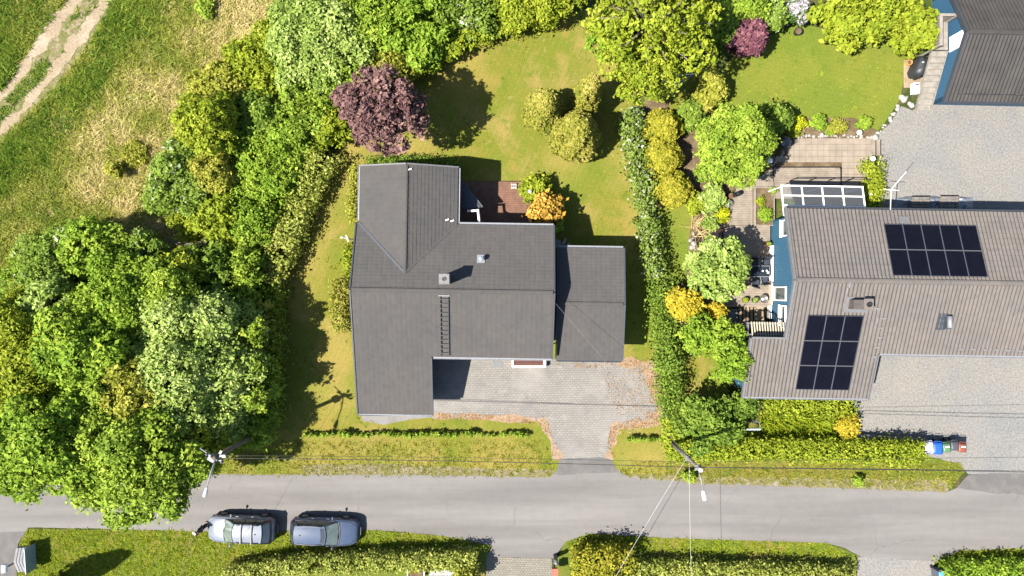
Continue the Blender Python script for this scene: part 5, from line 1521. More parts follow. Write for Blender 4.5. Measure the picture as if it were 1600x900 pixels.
    obj('rear_bumper', MB().tube([(-hL + 0.3, -hW * 0.9, 0.45), (-hL + 0.03, -hW * 0.66, 0.45), (-hL - 0.04, 0, 0.45), (-hL + 0.03, hW * 0.66, 0.45), (-hL + 0.3, hW * 0.9, 0.45)], 0.10, 8), M_BLACK if kind != 'hatch' else paint, t, smooth=True)
    obj('number_plate', MB().bx(hL + 0.12, hL + 0.130, -0.26, 0.26, 0.36, 0.46), M_PLATE, t)
    obj('number_plate', MB().bx(-hL - 0.150, -hL - 0.14, -0.26, 0.26, 0.40, 0.50), M_PLATE, t)
    for sg_ in (1, -1):
        obj('bonnet_gap', MB().tube([(hL - 0.16, 0.52 * hW * sg_, 0.755), (hL - 0.5, 0.80 * hW * sg_, 0.85), (hL - 0.95, 0.85 * hW * sg_, 0.925), (fb - 0.02, 0.86 * hW * sg_, 0.968)], 0.011, 5), M_BLACK, t)
        obj('door_seam', MB().tube([(0.52, (hW + 0.004) * sg_, 0.3), (0.50, (hW + 0.004) * sg_, 0.86)], 0.009, 5), M_BLACK, t)
        obj('door_seam', MB().tube([(-0.55, (hW + 0.004) * sg_, 0.3), (-0.55, (hW + 0.004) * sg_, 0.88)], 0.009, 5), M_BLACK, t)
    obj('cowl', MB().tube([across(0, q, 0) + Vector((0.05, 0, 0.012)) for q in (-0.95, -0.5, 0, 0.5, 0.95)], 0.028, 6), M_BLACK, t)
    obj('antenna', MB().lathe((rt + 0.35, 0, zt + 0.055), [(0.05, 0), (0.03, 0.04), (0.008, 0.10)], 8), M_BLACK, t)
    for sg_ in (1, -1):
        obj('wiper', MB().tube([across(0, 0.1 * sg_ + 0.2, 0.02) + Vector((0.03, 0, 0.025)), across(0, 0.1 * sg_ - 0.4, 0.12) + Vector((0.03, 0, 0.03))], 0.012, 5), M_BLACK, t)
    return t, side, zt

def mat_paint(name, col, metal, rough):
    m, nt, out = nodes_of(name)
    v = position(nt, local=True)
    n = noise_tex(nt, v, 60, 2)
    col = [k * ALB for k in col]
    c = ramp(nt, n, [(0.35, [k * 0.93 for k in col]), (0.65, [k * 1.06 for k in col])])
    d = noise_tex(nt, v, 3, 4)
    p = principled(nt, out, mixc(nt, math_n(nt, 'MULTIPLY', d, 0.12), c, (0.2, 0.19, 0.17)), rough, metal, 0.25, None, 0.25)
    MATS[name] = m
    return m
P_SILVER = mat_paint('silver_paint', (0.135, 0.155, 0.195), 0.0, 0.28)
P_BLUE = mat_paint('steel_blue_paint', (0.040, 0.062, 0.115), 0.0, 0.28)
t1, sd, zt = car('parked_car', 'silver estate car with two black roof bars parked on the road edge', (-17.72, -15.80, 0.01), R(180 - 2.0), P_SILVER, 4.35, 1.76, 1.52, 'estate')
for f in (0.26, 0.66):
    e = sd(f, 1)
    obj('roof_bar', MB().beam((e.x, -e.y - 0.02, zt + 0.12), (e.x, e.y + 0.02, zt + 0.12), 0.06, 0.035), M_BLACK, t1)
t2, sd, zt = car('parked_car', 'metallic blue hatchback parked behind the silver estate car', (-12.28, -15.95, 0.01), R(-1.5), P_BLUE, 4.4, 1.78, 1.50, 'hatch')
sc = [(0.40, 0.0), (0.40, 1.0)]
# dark sunroof between the screen and the painted roof panel of the blue car
rows_ = []
for i in range(4):
    f = 0.02 + 0.14 * i / 3; e = sd(f, 1)
    rows_.append([(e.x + 0.10 * (1 - q * q), e.y * q * 0.9, zt + 0.012 + 0.062 * (1 - q * q) * (0.75 + 0.25 * math.sin(math.pi * f))) for q in [-1 + 2 * k / 8 for k in range(9)]])
obj('sunroof', MB().grid(rows_), MATS['car_glass'], t2, smooth=True)

# ------------------------------------------------------------------ poles, lamps and cables
def lamp_arm(t, p0, p1, hd_mat):
    p0 = Vector(p0); p1 = Vector(p1)
    arm = obj('lamp_arm', MB().tube([p0, p0.lerp(p1, 0.5) + Vector((0, 0, 0.12)), p1], [0.045, 0.04, 0.035], 8), M_STEEL, t, smooth=True)
    d = (p1 - p0); d.z = 0; d.normalize(); s = Vector((-d.y, d.x, 0))
    mb = MB(); rows = []
    for f, w, h in ((0.0, 0.06, 0.05), (0.07, 0.10, 0.07), (0.30, 0.125, 0.08), (0.52, 0.12, 0.06), (0.58, 0.08, 0.04)):
        c_ = p1 + d * (f - 0.02)
        rows.append([c_ + s * (w * math.cos(2 * math.pi * k / 10)) + Vector((0, 0, h * math.sin(2 * math.pi * k / 10) * 0.8)) for k in range(11)])
    mb.grid(rows); mb.f.append(list(range(11))); mb.f.append(list(range(44, 55)))
    hd = obj('lamp_head', mb, hd_mat, arm, smooth=True)
    obj('lens', MB().box(p1 + d * 0.33 + Vector((0, 0, -0.085)), (0.2, 0.2, 0.02), math.atan2(d.y, d.x)), M_METAL, arm)

PL_H = 7.9
pl_top = at(334, 716, PL_H)
pole1 = thing('utility_pole', 'timber utility pole with insulators and street lamp among the trees', 'pole', (pl_top.x, pl_top.y, 0))
b0 = Vector((pl_top.x, pl_top.y, -0.2))
obj('mast', MB().tube([b0, b0 + Vector((0, 0, 4)), pl_top], [0.16, 0.14, 0.115], 12), M_POLEWOOD, pole1, smooth=True)
lamp_arm(pole1, pl_top + Vector((0.0, -0.1, -0.25)), at(323, 762, 7.75), mat_plain('lamp_housing', (0.24, 0.24, 0.26), 0.4, 0.1, 0.5, 0.05))
cr = obj('cross_arm', MB().box(pl_top + Vector((0, 0, -0.15)), (1.05, 0.09, 0.1), R(-28)), M_STEEL, pole1)
for k in (-0.45, -0.15, 0.2, 0.48):
    q = pl_top + Vector((math.cos(R(-28)) * k, math.sin(R(-28)) * k, -0.1))
    obj('insulator', MB().lathe(q, [(0.03, 0), (0.07, 0.03), (0.05, 0.07), (0.075, 0.1), (0.05, 0.14), (0.02, 0.2)], 10), M_STEEL, cr, smooth=True)
obj('transformer_box', MB().box(pl_top + Vector((-0.28, -0.12, -0.55)), (0.42, 0.32, 0.5), R(-30)), M_STEEL, pole1, bevel=0.03)
obj('bracket', MB().tube([pl_top + Vector((-0.2, 0.12, -0.1)), pl_top + Vector((-0.75, 0.55, 0.0))], 0.035, 6), M_STEEL, pole1)
obj('cable_clamp', MB().box(pl_top + Vector((0.38, 0.05, -0.25)), (0.35, 0.16, 0.12), R(10)).box(pl_top + Vector((0.3, 0.28, -0.2)), (0.2, 0.12, 0.1), R(60)), M_METAL, pole1)

P2_H = 7.6
p2 = at(1093, 733, P2_H)
pole2 = thing('lamp_pole', 'grey timber lamp pole with white lamp head standing by the driveway hedge', 'pole', (p2.x, p2.y, 0))
b0 = Vector((p2.x, p2.y, -0.2))
obj('mast', MB().tube([b0, b0 + Vector((0, 0, 4)), p2], [0.14, 0.12, 0.10], 12), mat_plain('old_pole_timber', (0.15, 0.135, 0.115), 0.9, 0, 0.2, 0.25, 3, 0.3), pole2, smooth=True)
lamp_arm(pole2, p2 + Vector((0, -0.08, -0.2)), at(1098.5, 767, 7.5), mat_plain('lamp_housing_white', (0.46, 0.46, 0.46), 0.4, 0, 0.5, 0.04))
obj('cap', MB().ball(p2 + Vector((0.05, -0.03, 0.08)), 0.12, 12, 8), M_WHITE, pole2, smooth=True)
obj('clamp', MB().box(p2 + Vector((0, 0, -0.35)), (0.32, 0.28, 0.14)).box(p2 + Vector((0, 0, -2.4)), (0.3, 0.26, 0.1)), M_STEEL, pole2)
obj('step_bolt', MB().tube([p2 + Vector((-0.25, 0.0, -4.4)), p2 + Vector((0.25, 0.05, -4.4))], 0.02, 6).tube([p2 + Vector((-0.25, 0.0, -3.6)), p2 + Vector((0.25, 0.05, -3.6))], 0.02, 6), M_STEEL, pole2)
# slender bent mast north of the blue house
q0 = at(1388, 352, 0); 
mst = thing('bent_mast', 'slender white bent flag mast rising behind the blue house eave', 'mast', tuple(Vector((at(1389, 352, 3.4).x, at(1389, 352, 3.4).y, 0))))
bb = at(1391, 352, 2.9); b1_ = at(1392, 297, 4.0); b2_ = at(1416, 268, 5.4)
obj('pole', MB().tube([Vector((bb.x, bb.y, 0)), Vector((bb.x, bb.y, 2.9)), b1_, b1_.lerp(b2_, 0.45), b2_], [0.03, 0.03, 0.024, 0.02, 0.012], 8), M_WHITE, mst, smooth=True)
obj('cross_bar', MB().tube([b1_ + Vector((-0.45, 0.05, 0)), b1_ + Vector((0.5, -0.03, 0))], 0.02, 6), M_WHITE, mst)

def cable(label, p, q, sag, mat, r=0.018, n=24, group=None):
    p = Vector(p); q = Vector(q)
    pts = [p.lerp(q, i / n) - Vector((0, 0, sag * 4 * (i / n) * (1 - i / n))) for i in range(n + 1)]
    return obj('overhead_cable', MB().tube(pts, r, 5), mat, label=label, cat='cable', group=group, smooth=True)
cable('thick black overhead cable from the utility pole to the lamp pole', pl_top + Vector((0.4, -0.05, -0.2)), p2 + Vector((-0.08, 0.02, -0.25)), 0.35, M_CABLE, 0.019)
cable('thin upper overhead wire from the utility pole to the lamp pole', pl_top + Vector((0.4, 0.12, -0.1)), p2 + Vector((-0.05, 0.12, -1.0)), 0.3, M_CABLE, 0.011)
far = at(2300, 752, 7.4)
cable('thick black overhead cable running right from the lamp pole across the gravel', p2 + Vector((0.1, 0.02, -0.3)), far, 0.45, M_CABLE, 0.019)
cable('second overhead cable running right just below the thick one', p2 + Vector((0.1, -0.05, -0.5)), far + Vector((0, -0.25, -0.2)), 0.6, M_CABLE, 0.016)
cable('thin upper wire running right from the lamp pole', p2 + Vector((0.1, 0.12, -1.0)), far + Vector((0, 1.5, 0)), 0.4, M_CABLE, 0.011)
pm = p2 + Vector((-0.1, 0.0, -2.4))
cable('pale service wire from the lamp pole slanting down over the road to the left', pm, at(900, 1010, 5.0), 0.2, M_CABLE_LIGHT, 0.013)
cable('pale service wire from the lamp pole straight down over the road', pm + Vector((0.15, 0, 0)), at(1085, 1040, 5.0), 0.2, M_CABLE_LIGHT, 0.011)
cable('thin service wire from the bungalow gable over the garage roof to the lamp pole', HF(UE + 0.05, -0.55, 4.75), p2 + Vector((-0.1, 0.05, -0.6)), 0.25, M_CABLE_GREY, 0.008)
cable('thin stay wire from the utility pole down over the road', pl_top + Vector((-0.1, -0.1, -0.6)), at(280, 905, 5.0), 0.15, M_CABLE_GREY, 0.007)

# ------------------------------------------------------------------ waste bins
def bin_(label, px, py, col, w, d, h, rz=0.0, lidcol=None, sticker=None):
    p = at(px, py, h)
    t = thing('waste_bin', label, 'waste bin', (p.x, p.y, 0), rz, group='waste bins by the gravel yard' if py < 800 else None, local=True)
    m = mat_plain('bin_plastic_%s' % label.split()[0], col, 0.5, 0, 0.4, 0.08)
    ml = m if not lidcol else mat_plain('bin_lid_%s' % label.split()[0], lidcol, 0.45, 0, 0.45, 0.08)
    mb = MB(); a, b = 0.80, 1.0
    lo = [(-w / 2 * a, -d / 2 * a), (w / 2 * a, -d / 2 * a), (w / 2 * a, d / 2 * a), (-w / 2 * a, d / 2 * a)]
    hi = [(x / a * b * 0.96, y / a * b * 0.96) for x, y in lo]
    mb.v += [Vector((x, y, 0.06)) for x, y in lo] + [Vector((x, y, h - 0.08)) for x, y in hi]
    mb.f += [[3, 2, 1, 0], [4, 5, 6, 7]] + [[k, (k + 1) % 4, (k + 1) % 4 + 4, k + 4] for k in range(4)]
    obj('body', mb, m, t, bevel=0.02)
    rows = []
    for i in range(5):
        y = -d / 2 - 0.02 + (d + 0.02) * i / 4
        rows.append([(x, y, h - 0.075 + 0.075 * math.sin(math.pi * min(1, (i + 0.6) / 4.2)) * (1 - (2 * x / w) ** 4 * 0.6)) for x in [-w / 2 - 0.01 + (w + 0.02) * k / 6 for k in range(7)]])
    lid = obj('lid', MB().grid(rows), ml, t, smooth=True)
    sol = lid.modifiers.new('thickness', 'SOLIDIFY'); sol.thickness = 0.03
    obj('handle', MB().tube([(-w * 0.42, d / 2 + 0.02, h - 0.12), (-w * 0.38, d / 2 + 0.09, h - 0.08), (w * 0.38, d / 2 + 0.09, h - 0.08), (w * 0.42, d / 2 + 0.02, h - 0.12)], 0.02, 6), m, t, smooth=True)
    for s in (-1, 1):
        obj('wheel', MB().tube([(s * w * 0.34, d / 2 * 0.9, 0.1), (s * w * 0.44, d / 2 * 0.9, 0.1)], 0.1, 12), M_RUBBER, t)
    if sticker:
        obj('label_sticker', MB().bx(-w * 0.28, w * 0.28, d * 0.06, d * 0.22, h + 0.012, h + 0.016), M_WHITE, lid)
    return t
bin_('white lidded waste bin at the left end of the row by the gravel yard', 1453, 700, (0.42, 0.43, 0.46), 0.58, 0.72, 1.07, R(8))
bin_('bright blue waste bin beside the hedge end', 1467, 701, (0.012, 0.085, 0.42), 0.58, 0.74, 1.07, R(-2))
bin_('green waste bin with a white sticker between the blue and dark grey bins', 1480.5, 700, (0.075, 0.155, 0.075), 0.48, 0.55, 1.0, R(6), None, True)
bin_('dark grey waste bin pushed back in the row of bins', 1493, 697, (0.055, 0.058, 0.068), 0.48, 0.56, 1.0, R(0))
bin_('brick red waste bin with a white sticker at the right end of the row', 1505, 700, (0.20, 0.055, 0.035), 0.48, 0.55, 1.0, R(-4), None, True)
bin_('grey bin with a light blue lid at the hedge corner on the bottom edge', 1476, 903, (0.08, 0.09, 0.11), 0.6, 0.75, 1.1, R(4), (0.05, 0.20, 0.55))
wl = thing('garden_wall', 'low grey retaining wall between the hedge and the gravel yard', 'wall', tuple(at(1390, 684, 0)))
p = at(1340, 681, 0.4); q = at(1450, 688, 0.4)
n = 9
for k in range(n):
    a_ = p.lerp(q, k / n); b_ = p.lerp(q, (k + 0.985) / n)
    obj('block', MB().beam((a_.x, a_.y, 0.2), (b_.x, b_.y, 0.2), 0.22, 0.42), G_CONCRETE, wl)
# ------------------------------------------------------------------ trees, shrubs and hedges
GT = 'trees of the wood on the left'
# the wood at lower left
tree('broadleaf_tree', 'big pale silvery-green tree in the middle of the left wood', 290, 566, 118, 6.1, 'pale', group=GT, nl=34)
tree('broadleaf_tree', 'yellow-green tree at the left edge of the wood', 52, 575, 96, 7.6, 'lime', group=GT, nl=24)
tree('broadleaf_tree', 'yellowish tree between the left edge and the pale silvery tree', 150, 548, 82, 7.4, 'bright', group=GT, nl=22)
tree('broadleaf_tree', 'mid-green tree overhanging the road with the lowest branches', 215, 722, 102, 8.4, 'green', group=GT, nl=30, hc=6.0, ry=84)
tree('broadleaf_tree', 'green tree overhanging the road at the left edge', 72, 688, 78, 8.6, 'bright', group=GT, nl=24, hc=6.2)
tree('broadleaf_tree', 'dark green tree below the pale silvery tree', 160, 655, 68, 7.6, 'green', group=GT)
tree('broadleaf_tree', 'bright yellow-green tree just above the utility pole', 318, 672, 58, 5.2, 'lime', group=GT)
tree('broadleaf_tree', 'dark leafy tree casting its shadow on the lawn beside the pole', 392, 665, 44, 3.2, 'green', group=GT, ry=40, cover=1.2, inner=0.08)
tree('broadleaf_tree', 'mid-green tree on the right rim of the wood facing the lawn', 392, 590, 46, 3.7, 'green', group=GT, ry=42, cover=1.2, inner=0.08)
tree('broadleaf_tree', 'olive yellow tree on the rim of the wood left of the bungalow', 380, 500, 46, 2.8, 'olive', group=GT, ry=42, cover=1.3, inner=0.08)
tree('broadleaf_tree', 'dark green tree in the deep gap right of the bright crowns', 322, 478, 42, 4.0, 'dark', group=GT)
tree('broadleaf_tree', 'bright green tree with pale patches above the yellow-green tree', 195, 470, 70, 6.2, 'bright', group=GT)
tree('broadleaf_tree', 'dark green tree with sunlit top between pale and blossoming crowns', 268, 462, 50, 5.8, 'green', group=GT)
tree('hawthorn', 'white-flecked hawthorn at the upper left corner of the wood', 88, 412, 54, 4.4, 'blossom', group=GT)
tree('hawthorn', 'green hawthorn with a dark hollow on its right side', 150, 392, 48, 4.8, 'bright', group=GT)
tree('broadleaf_tree', 'pale green tree at the left edge below the bare strip', 88, 478, 52, 6.0, 'pale', group=GT)
tree('broadleaf_tree', 'yellow-green small tree right of the dead branches', 285, 428, 36, 4.4, 'lime', group=GT)
tree('hawthorn', 'white-blossomed bush beside the dead branches', 228, 400, 36, 4.0, 'blossom', group=GT)
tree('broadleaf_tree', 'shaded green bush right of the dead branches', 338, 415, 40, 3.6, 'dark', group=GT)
tree('broadleaf_tree', 'green bush touching the hedge at its lower end', 380, 420, 34, 3.2, 'green', group=GT, ry=46)
tree('broadleaf_tree', 'light green crown between the two road-side trees of the wood', 136, 732, 46, 8.0, 'bright', group=GT, hc=6.4)
tree('broadleaf_tree', 'yellow-green crown at the left edge above the road', 20, 655, 58, 7.4, 'lime', group=GT)
tree('broadleaf_tree', 'mid-green crown right of the tree with the lowest branches', 292, 735, 38, 7.0, 'green', group=GT, ry=42, hc=5.8)
tree('broadleaf_tree', 'pale crown between pale silvery tree and the wood rim', 355, 545, 54, 4.4, 'pale', group=GT, ry=56, cover=1.3, inner=0.08)
tree('broadleaf_tree', 'olive crown left of the pale silvery tree', 215, 610, 50, 7.2, 'olive', group=GT)
tree('broadleaf_tree', 'yellow-green crown below the olive tree on the wood rim', 345, 625, 52, 4.4, 'bright', group=GT, cover=1.4, inner=0.08)
tree('broadleaf_tree', 'green crown at the left edge beside the bare strip', 25, 500, 44, 5.0, 'green', group=GT)
tree('broadleaf_tree', 'lime bush between white-blossomed bush and emerald trees', 345, 345, 38, 3.2, 'lime')
tree('broadleaf_tree', 'mid-green bush above the emerald trees', 445, 215, 38, 2.8, 'bright')
tree('broadleaf_tree', 'olive bush at the upper end of the loose hedge', 385, 100, 34, 2.4, 'lime')
for lb, x, y, r_, hh in (('thin see-through sapling added for its shadow on the wood rim beside the olive tree', 402, 520, 18, 4.8), ('thin see-through sapling added for its shadow on the wood rim halfway down', 404, 565, 16, 4.6), ('thin see-through sapling added for its shadow on the wood rim above the pole', 402, 622, 20, 4.9)):
    tree('shadow_sapling', lb, x, y, r_, hh, 'green', group=GT, cover=0.55, inner=0.05, nl=9, branchy=True, hc=hh * 0.72)  # sparse trees added to break the rim's lawn shadow into fingers
# the belt along the upper left of the garden
tree('broadleaf_tree', 'yellow-green round tree with deep black shadow on its right', 326, 196, 46, 4.8, 'lime')
tree('broadleaf_tree', 'yellow-green leafy tree above the round tree', 350, 140, 42, 3.0, 'olive')
tree('hawthorn', 'long white-flecked hawthorn thicket on the meadow side', 292, 285, 58, 2.8, 'blossom', ry=58)
tree('broadleaf_tree', 'olive bush with bare patches behind the hawthorn thicket', 335, 275, 34, 3.2, 'olive')
tree('broadleaf_tree', 'emerald tree just left of the garden hedge, upper one', 415, 262, 62, 2.6, 'bright')
tree('broadleaf_tree', 'emerald tree just left of the garden hedge, lower one', 392, 338, 52, 2.5, 'bright', ry=52)
tree('broadleaf_tree', 'green shrub mass below the olive crown near the copper tree', 478, 178, 56, 2.6, 'green')
tree('broadleaf_tree', 'yellow-green shrub mass left of the copper tree', 415, 110, 54, 2.6, 'lime')
tree('broadleaf_tree', 'large olive-green feathery tree at the top left of the garden', 492, 72, 80, 3.6, 'pale', nl=26)
tree('broadleaf_tree', 'bright green leafy tree between feathery tree and copper tree', 548, 125, 52, 2.6, 'bright')
tree('broadleaf_tree', 'dark-gapped green tree at the top edge above the copper tree', 585, 38, 60, 3.6, 'green')
tree('broadleaf_tree', 'vivid green tree at the top edge with white flecks', 645, 42, 60, 3.2, 'bright')
tree('broadleaf_tree', 'low vivid green shrub at the upper edge of the lawn', 660, 84, 32, 2.2, 'bright')
tree('broadleaf_tree', 'blossom-speckled olive tree at the top edge above the lawn', 728, 24, 64, 2.8, 'blossom', ry=42)
tree('broadleaf_tree', 'dense yellow-green tree at the top edge over the middle lawn', 835, 4, 74, 3.4, 'lime', ry=44)
tree('broadleaf_tree', 'low olive shrub under the blossom-speckled tree', 610, 112, 38, 2.6, 'olive')
tree('broadleaf_tree', 'yellow-green low tree touching the copper tree', 526, 198, 30, 2.4, 'lime')
tree('broadleaf_tree', 'deep green tree in the black hollow right of the round tree', 412, 182, 44, 3.0, 'dark')
def undergrowth(name, label, poly, hmin, hmax, kind, dens, seed, leaf=0.095):
    """wild leafy scrub that fills the ground between the crowns: nobody could count its plants"""
    rng = np.random.default_rng(seed)
    P = [at2(x, y, (hmin + hmax) / 2) for x, y in poly]; xs = [p[0] for p in P]; ys = [p[1] for p in P]
    n = int((max(xs) - min(xs)) * (max(ys) - min(ys)) * dens)
    X = rng.uniform(min(xs), max(xs), n); Y = rng.uniform(min(ys), max(ys), n)
    k = inside(P, X, Y); X, Y = X[k], Y[k]; n = len(X)
    hgt = hmin + (hmax - hmin) * (0.6 * vnoise(X, Y, 0.55, seed) + 0.4 * vnoise(X, Y, 1.4, seed + 3))
    m = 14
    C = np.repeat(np.stack([X, Y, hgt * np.where(rng.random(n) < 0.25, rng.random(n), 1.0)], 1), m, 0) + rng.normal(size=(n * m, 3)) * [0.14, 0.14, 0.12]
    N = np.array([0, 0, 0.9]) + rng.normal(size=(n * m, 3)) * 0.6
    S = leaf * np.clip(rng.lognormal(0, 0.35, n * m), 0.4, 2)
    T = np.repeat(np.clip(0.2 + 0.5 * vnoise(X, Y, 0.7, seed + 9) + rng.normal(0, 0.12, n), 0, 1), m) * 0.65 + rng.random(n * m) * 0.35
    o = leaf_object(name, *above(C, N, S, T), F[kind], None, 0.55, 'stuff', seed=seed)
    tagit(o, label, 'undergrowth')
undergrowth('scrub', 'tangled yellow-green scrub filling the belt between meadow and lawn', [(290, 150), (340, 100), (400, 40), (470, -20), (900, -20), (880, 20), (780, 55), (690, 95), (630, 130), (540, 200), (500, 240), (440, 330), (400, 430), (300, 410), (255, 330), (280, 230)], 0.8, 1.9, 'lime', 24, 61)
undergrowth('wood_undergrowth', 'leafy undergrowth filling the gaps of the left wood', [(20, 400), (300, 390), (400, 440), (415, 690), (330, 720), (200, 700), (-20, 680), (-20, 480)], 1.6, 3.2, 'bright', 20, 62)
# the copper tree and the big ash
tree('copper_tree', 'copper-red tree on the lawn casting a round shadow', 602, 174, 66, 7.2, 'purple', cat='tree', nl=26, lob=(0.15, 0.32), leaf=0.10, cover=2.0, ry=60)
tree('ash_tree', 'tall airy yellow-green tree with pale branches at the top middle', 1018, 40, 104, 9.0, 'lime', nl=64, lob=(0.10, 0.19), cover=0.95, inner=0.3, ry=96, trunk_r=0.22, branchy=True)
tree('ash_tree', 'airy yellow-green tree hanging over the clipped conifers', 1010, 120, 56, 6.4, 'lime', nl=34, lob=(0.14, 0.26), cover=1.0, inner=0.3, ry=46, branchy=True)
tree('ash_tree', 'low airy green bush between the ash trees and the lawn', 955, 62, 34, 4.6, 'bright', nl=20, lob=(0.16, 0.30), cover=1.8, branchy=True)
# clipped conifers on the lawn
def conifer(label, px, py, rpx, h, kind, ry=None, group=None, cover=3.0, slim=False):
    """tight conifer made of many close upright shoots"""
    rng = np.random.default_rng(nseed()); rg = random.Random(SEED[0])
    hc = h * 0.55; k = 1 - hc / CAM_H
    Rx = rpx / PXM * k; Ry = (ry or rpx) / PXM * k
    c = at(px, py, hc)
    t = thing('clipped_conifer', label, 'conifer', (c.x, c.y, 0), group=group)
    lobes = []
    n = 9 if slim else 15
    for i in range(n):
        rr = math.sqrt((i + 0.3) / n); a = 2.39996 * i + rg.uniform(-0.25, 0.25)
        q = rg.uniform(0.34, 0.48)
        f = rr * (1 - q * 0.85)
        top = h * (1 - (0.66 if kind == 'topiary' else 0.45) * rr ** 1.35) * rg.uniform(0.93, 1.03)
        lobes.append((c.x + math.cos(a) * f * Rx, c.y + math.sin(a) * f * Ry, top * 0.52, q * min(Rx, Ry) * 1.15, q * min(Rx, Ry) * 1.15, top * 0.48))
    C, N, S, T = lobe_leaves(rng, lobes, cover * 0.62, 0.072, 14, 0.065, shell=0.05, up=0.35, wild=0.5, inner=0.04)
    leaf_object('foliage', *above(C, N, S, T), F[kind], t, seed=SEED[0])
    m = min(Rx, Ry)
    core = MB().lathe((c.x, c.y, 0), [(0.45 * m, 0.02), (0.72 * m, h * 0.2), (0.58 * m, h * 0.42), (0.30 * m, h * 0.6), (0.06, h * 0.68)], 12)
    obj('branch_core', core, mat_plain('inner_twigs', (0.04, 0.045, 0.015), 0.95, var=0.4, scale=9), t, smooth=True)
    return t
GC = 'clipped conifers on the back lawn'
conifer('bronze-gold clipped conifer, left one of the three on the lawn', 851, 164, 34, 5.8, 'topiary', ry=36, group=GC)
conifer('broad bronze-gold clipped conifer, front one of the three on the lawn', 902, 206, 40, 6.2, 'topiary', ry=42, group=GC)
conifer('narrow clipped conifer behind the front one beside the dark shadow', 919, 143, 25, 6.2, 'topiary', ry=27, group=GC)
GG = 'golden conifers along the hedge'
conifer('golden round conifer, uppermost of three beside the lilac hedge', 1038, 197, 35, 3.0, 'golden', ry=28, group=GG)
conifer('golden round conifer, middle of three beside the lilac hedge', 1037, 243, 36, 2.8, 'golden', ry=29, group=GG)
conifer('golden round conifer, lowest of three beside the lilac hedge', 1052, 294, 36, 2.4, 'golden', ry=29, group=GG)
# neighbour's garden
tree('broadleaf_tree', 'round bright green tree beside the neighbour terrace', 1140, 234, 58, 6.0, 'green', nl=26)
tree('maple_tree', 'spiky-leaved green tree between the pond and the garden table', 1120, 418, 46, 4.4, 'pale', nl=22, leaf=0.11)
bush('golden_shrub', 'golden yellow shrub at the bend of the boundary hedge', 1066, 476, 30, 2.6, 'yellow', ry=24, rz=R(-35), leaf=0.12)
bush('golden_shrub', 'small yellow shrub sprig at the corner of the grey deck', 1116, 488, 13, 2.2, 'yellow')
tree('broadleaf_tree', 'bright green shrub below the golden yellow shrub', 1092, 522, 31, 3.2, 'bright')
tree('broadleaf_tree', 'bright green round tree against the blue wing wall', 1140, 552, 36, 4.0, 'bright', ry=46)
tree('broadleaf_tree', 'rough dark olive-green bush at the driveway hedge corner', 1108, 655, 50, 3.4, 'dark', ry=44, leaf=0.10)
tree('broadleaf_tree', 'dark shrub under the eave of the blue wing', 1160, 630, 24, 2.4, 'dark', ry=16)
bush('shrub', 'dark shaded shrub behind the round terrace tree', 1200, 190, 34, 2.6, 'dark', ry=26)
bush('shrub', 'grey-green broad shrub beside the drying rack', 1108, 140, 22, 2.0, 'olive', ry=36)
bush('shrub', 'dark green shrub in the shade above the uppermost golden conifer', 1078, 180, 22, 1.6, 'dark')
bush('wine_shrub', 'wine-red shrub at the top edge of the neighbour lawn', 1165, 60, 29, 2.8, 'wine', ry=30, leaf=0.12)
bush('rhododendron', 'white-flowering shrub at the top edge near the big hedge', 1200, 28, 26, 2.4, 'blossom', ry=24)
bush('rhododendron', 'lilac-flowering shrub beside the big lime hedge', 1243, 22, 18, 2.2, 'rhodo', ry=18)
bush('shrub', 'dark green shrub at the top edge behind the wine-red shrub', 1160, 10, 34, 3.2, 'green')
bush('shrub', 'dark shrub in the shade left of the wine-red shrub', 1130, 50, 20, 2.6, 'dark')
tree('hedge_tree', 'massive lime-green shrub beside the outside stair', 1345, 30, 82, 3.6, 'lime', cat='shrub', ry=46, leaf=0.11, nl=26)
tree('hedge_tree', 'lime-green shrub end touching the outside stair landing', 1416, 48, 42, 3.2, 'lime', cat='shrub', ry=40, leaf=0.11)
# little bushes round the bungalow
bush('shrub', 'bright lime round bush at the corner of the red-brown terrace', 836, 293, 24, 1.5, 'lime', ry=20, leaf=0.085, cover=3.4)
bush('orange_shrub', 'orange-leaved bush at the corner of the bungalow', 851, 328, 28, 2.6, 'orange', ry=23, leaf=0.12)
bush('shrub', 'small dark green bush behind the orange-leaved bush', 868, 350, 11, 1.6, 'green')
hedge('low_hedge', 'narrow yellowish hedge along the west wall of the bungalow', [(557, 262), (555, 300), (552, 345)], 11, 1.2, 'olive', leaf=0.07)
hedge('low_hedge', 'bright green low hedge by the west gable', [(548, 385), (544, 430)], 13, 1.0, 'lime', leaf=0.08)
hedge('low_hedge', 'rust-tinged low hedge below the west gable', [(534, 440), (533, 480), (536, 518)], 24, 1.3, 'topiary', leaf=0.08)
hedge('low_hedge', 'dark low hedge along the north wall of the bungalow', [(575, 255), (650, 252), (718, 260)], 10, 0.9, 'dark', leaf=0.07)
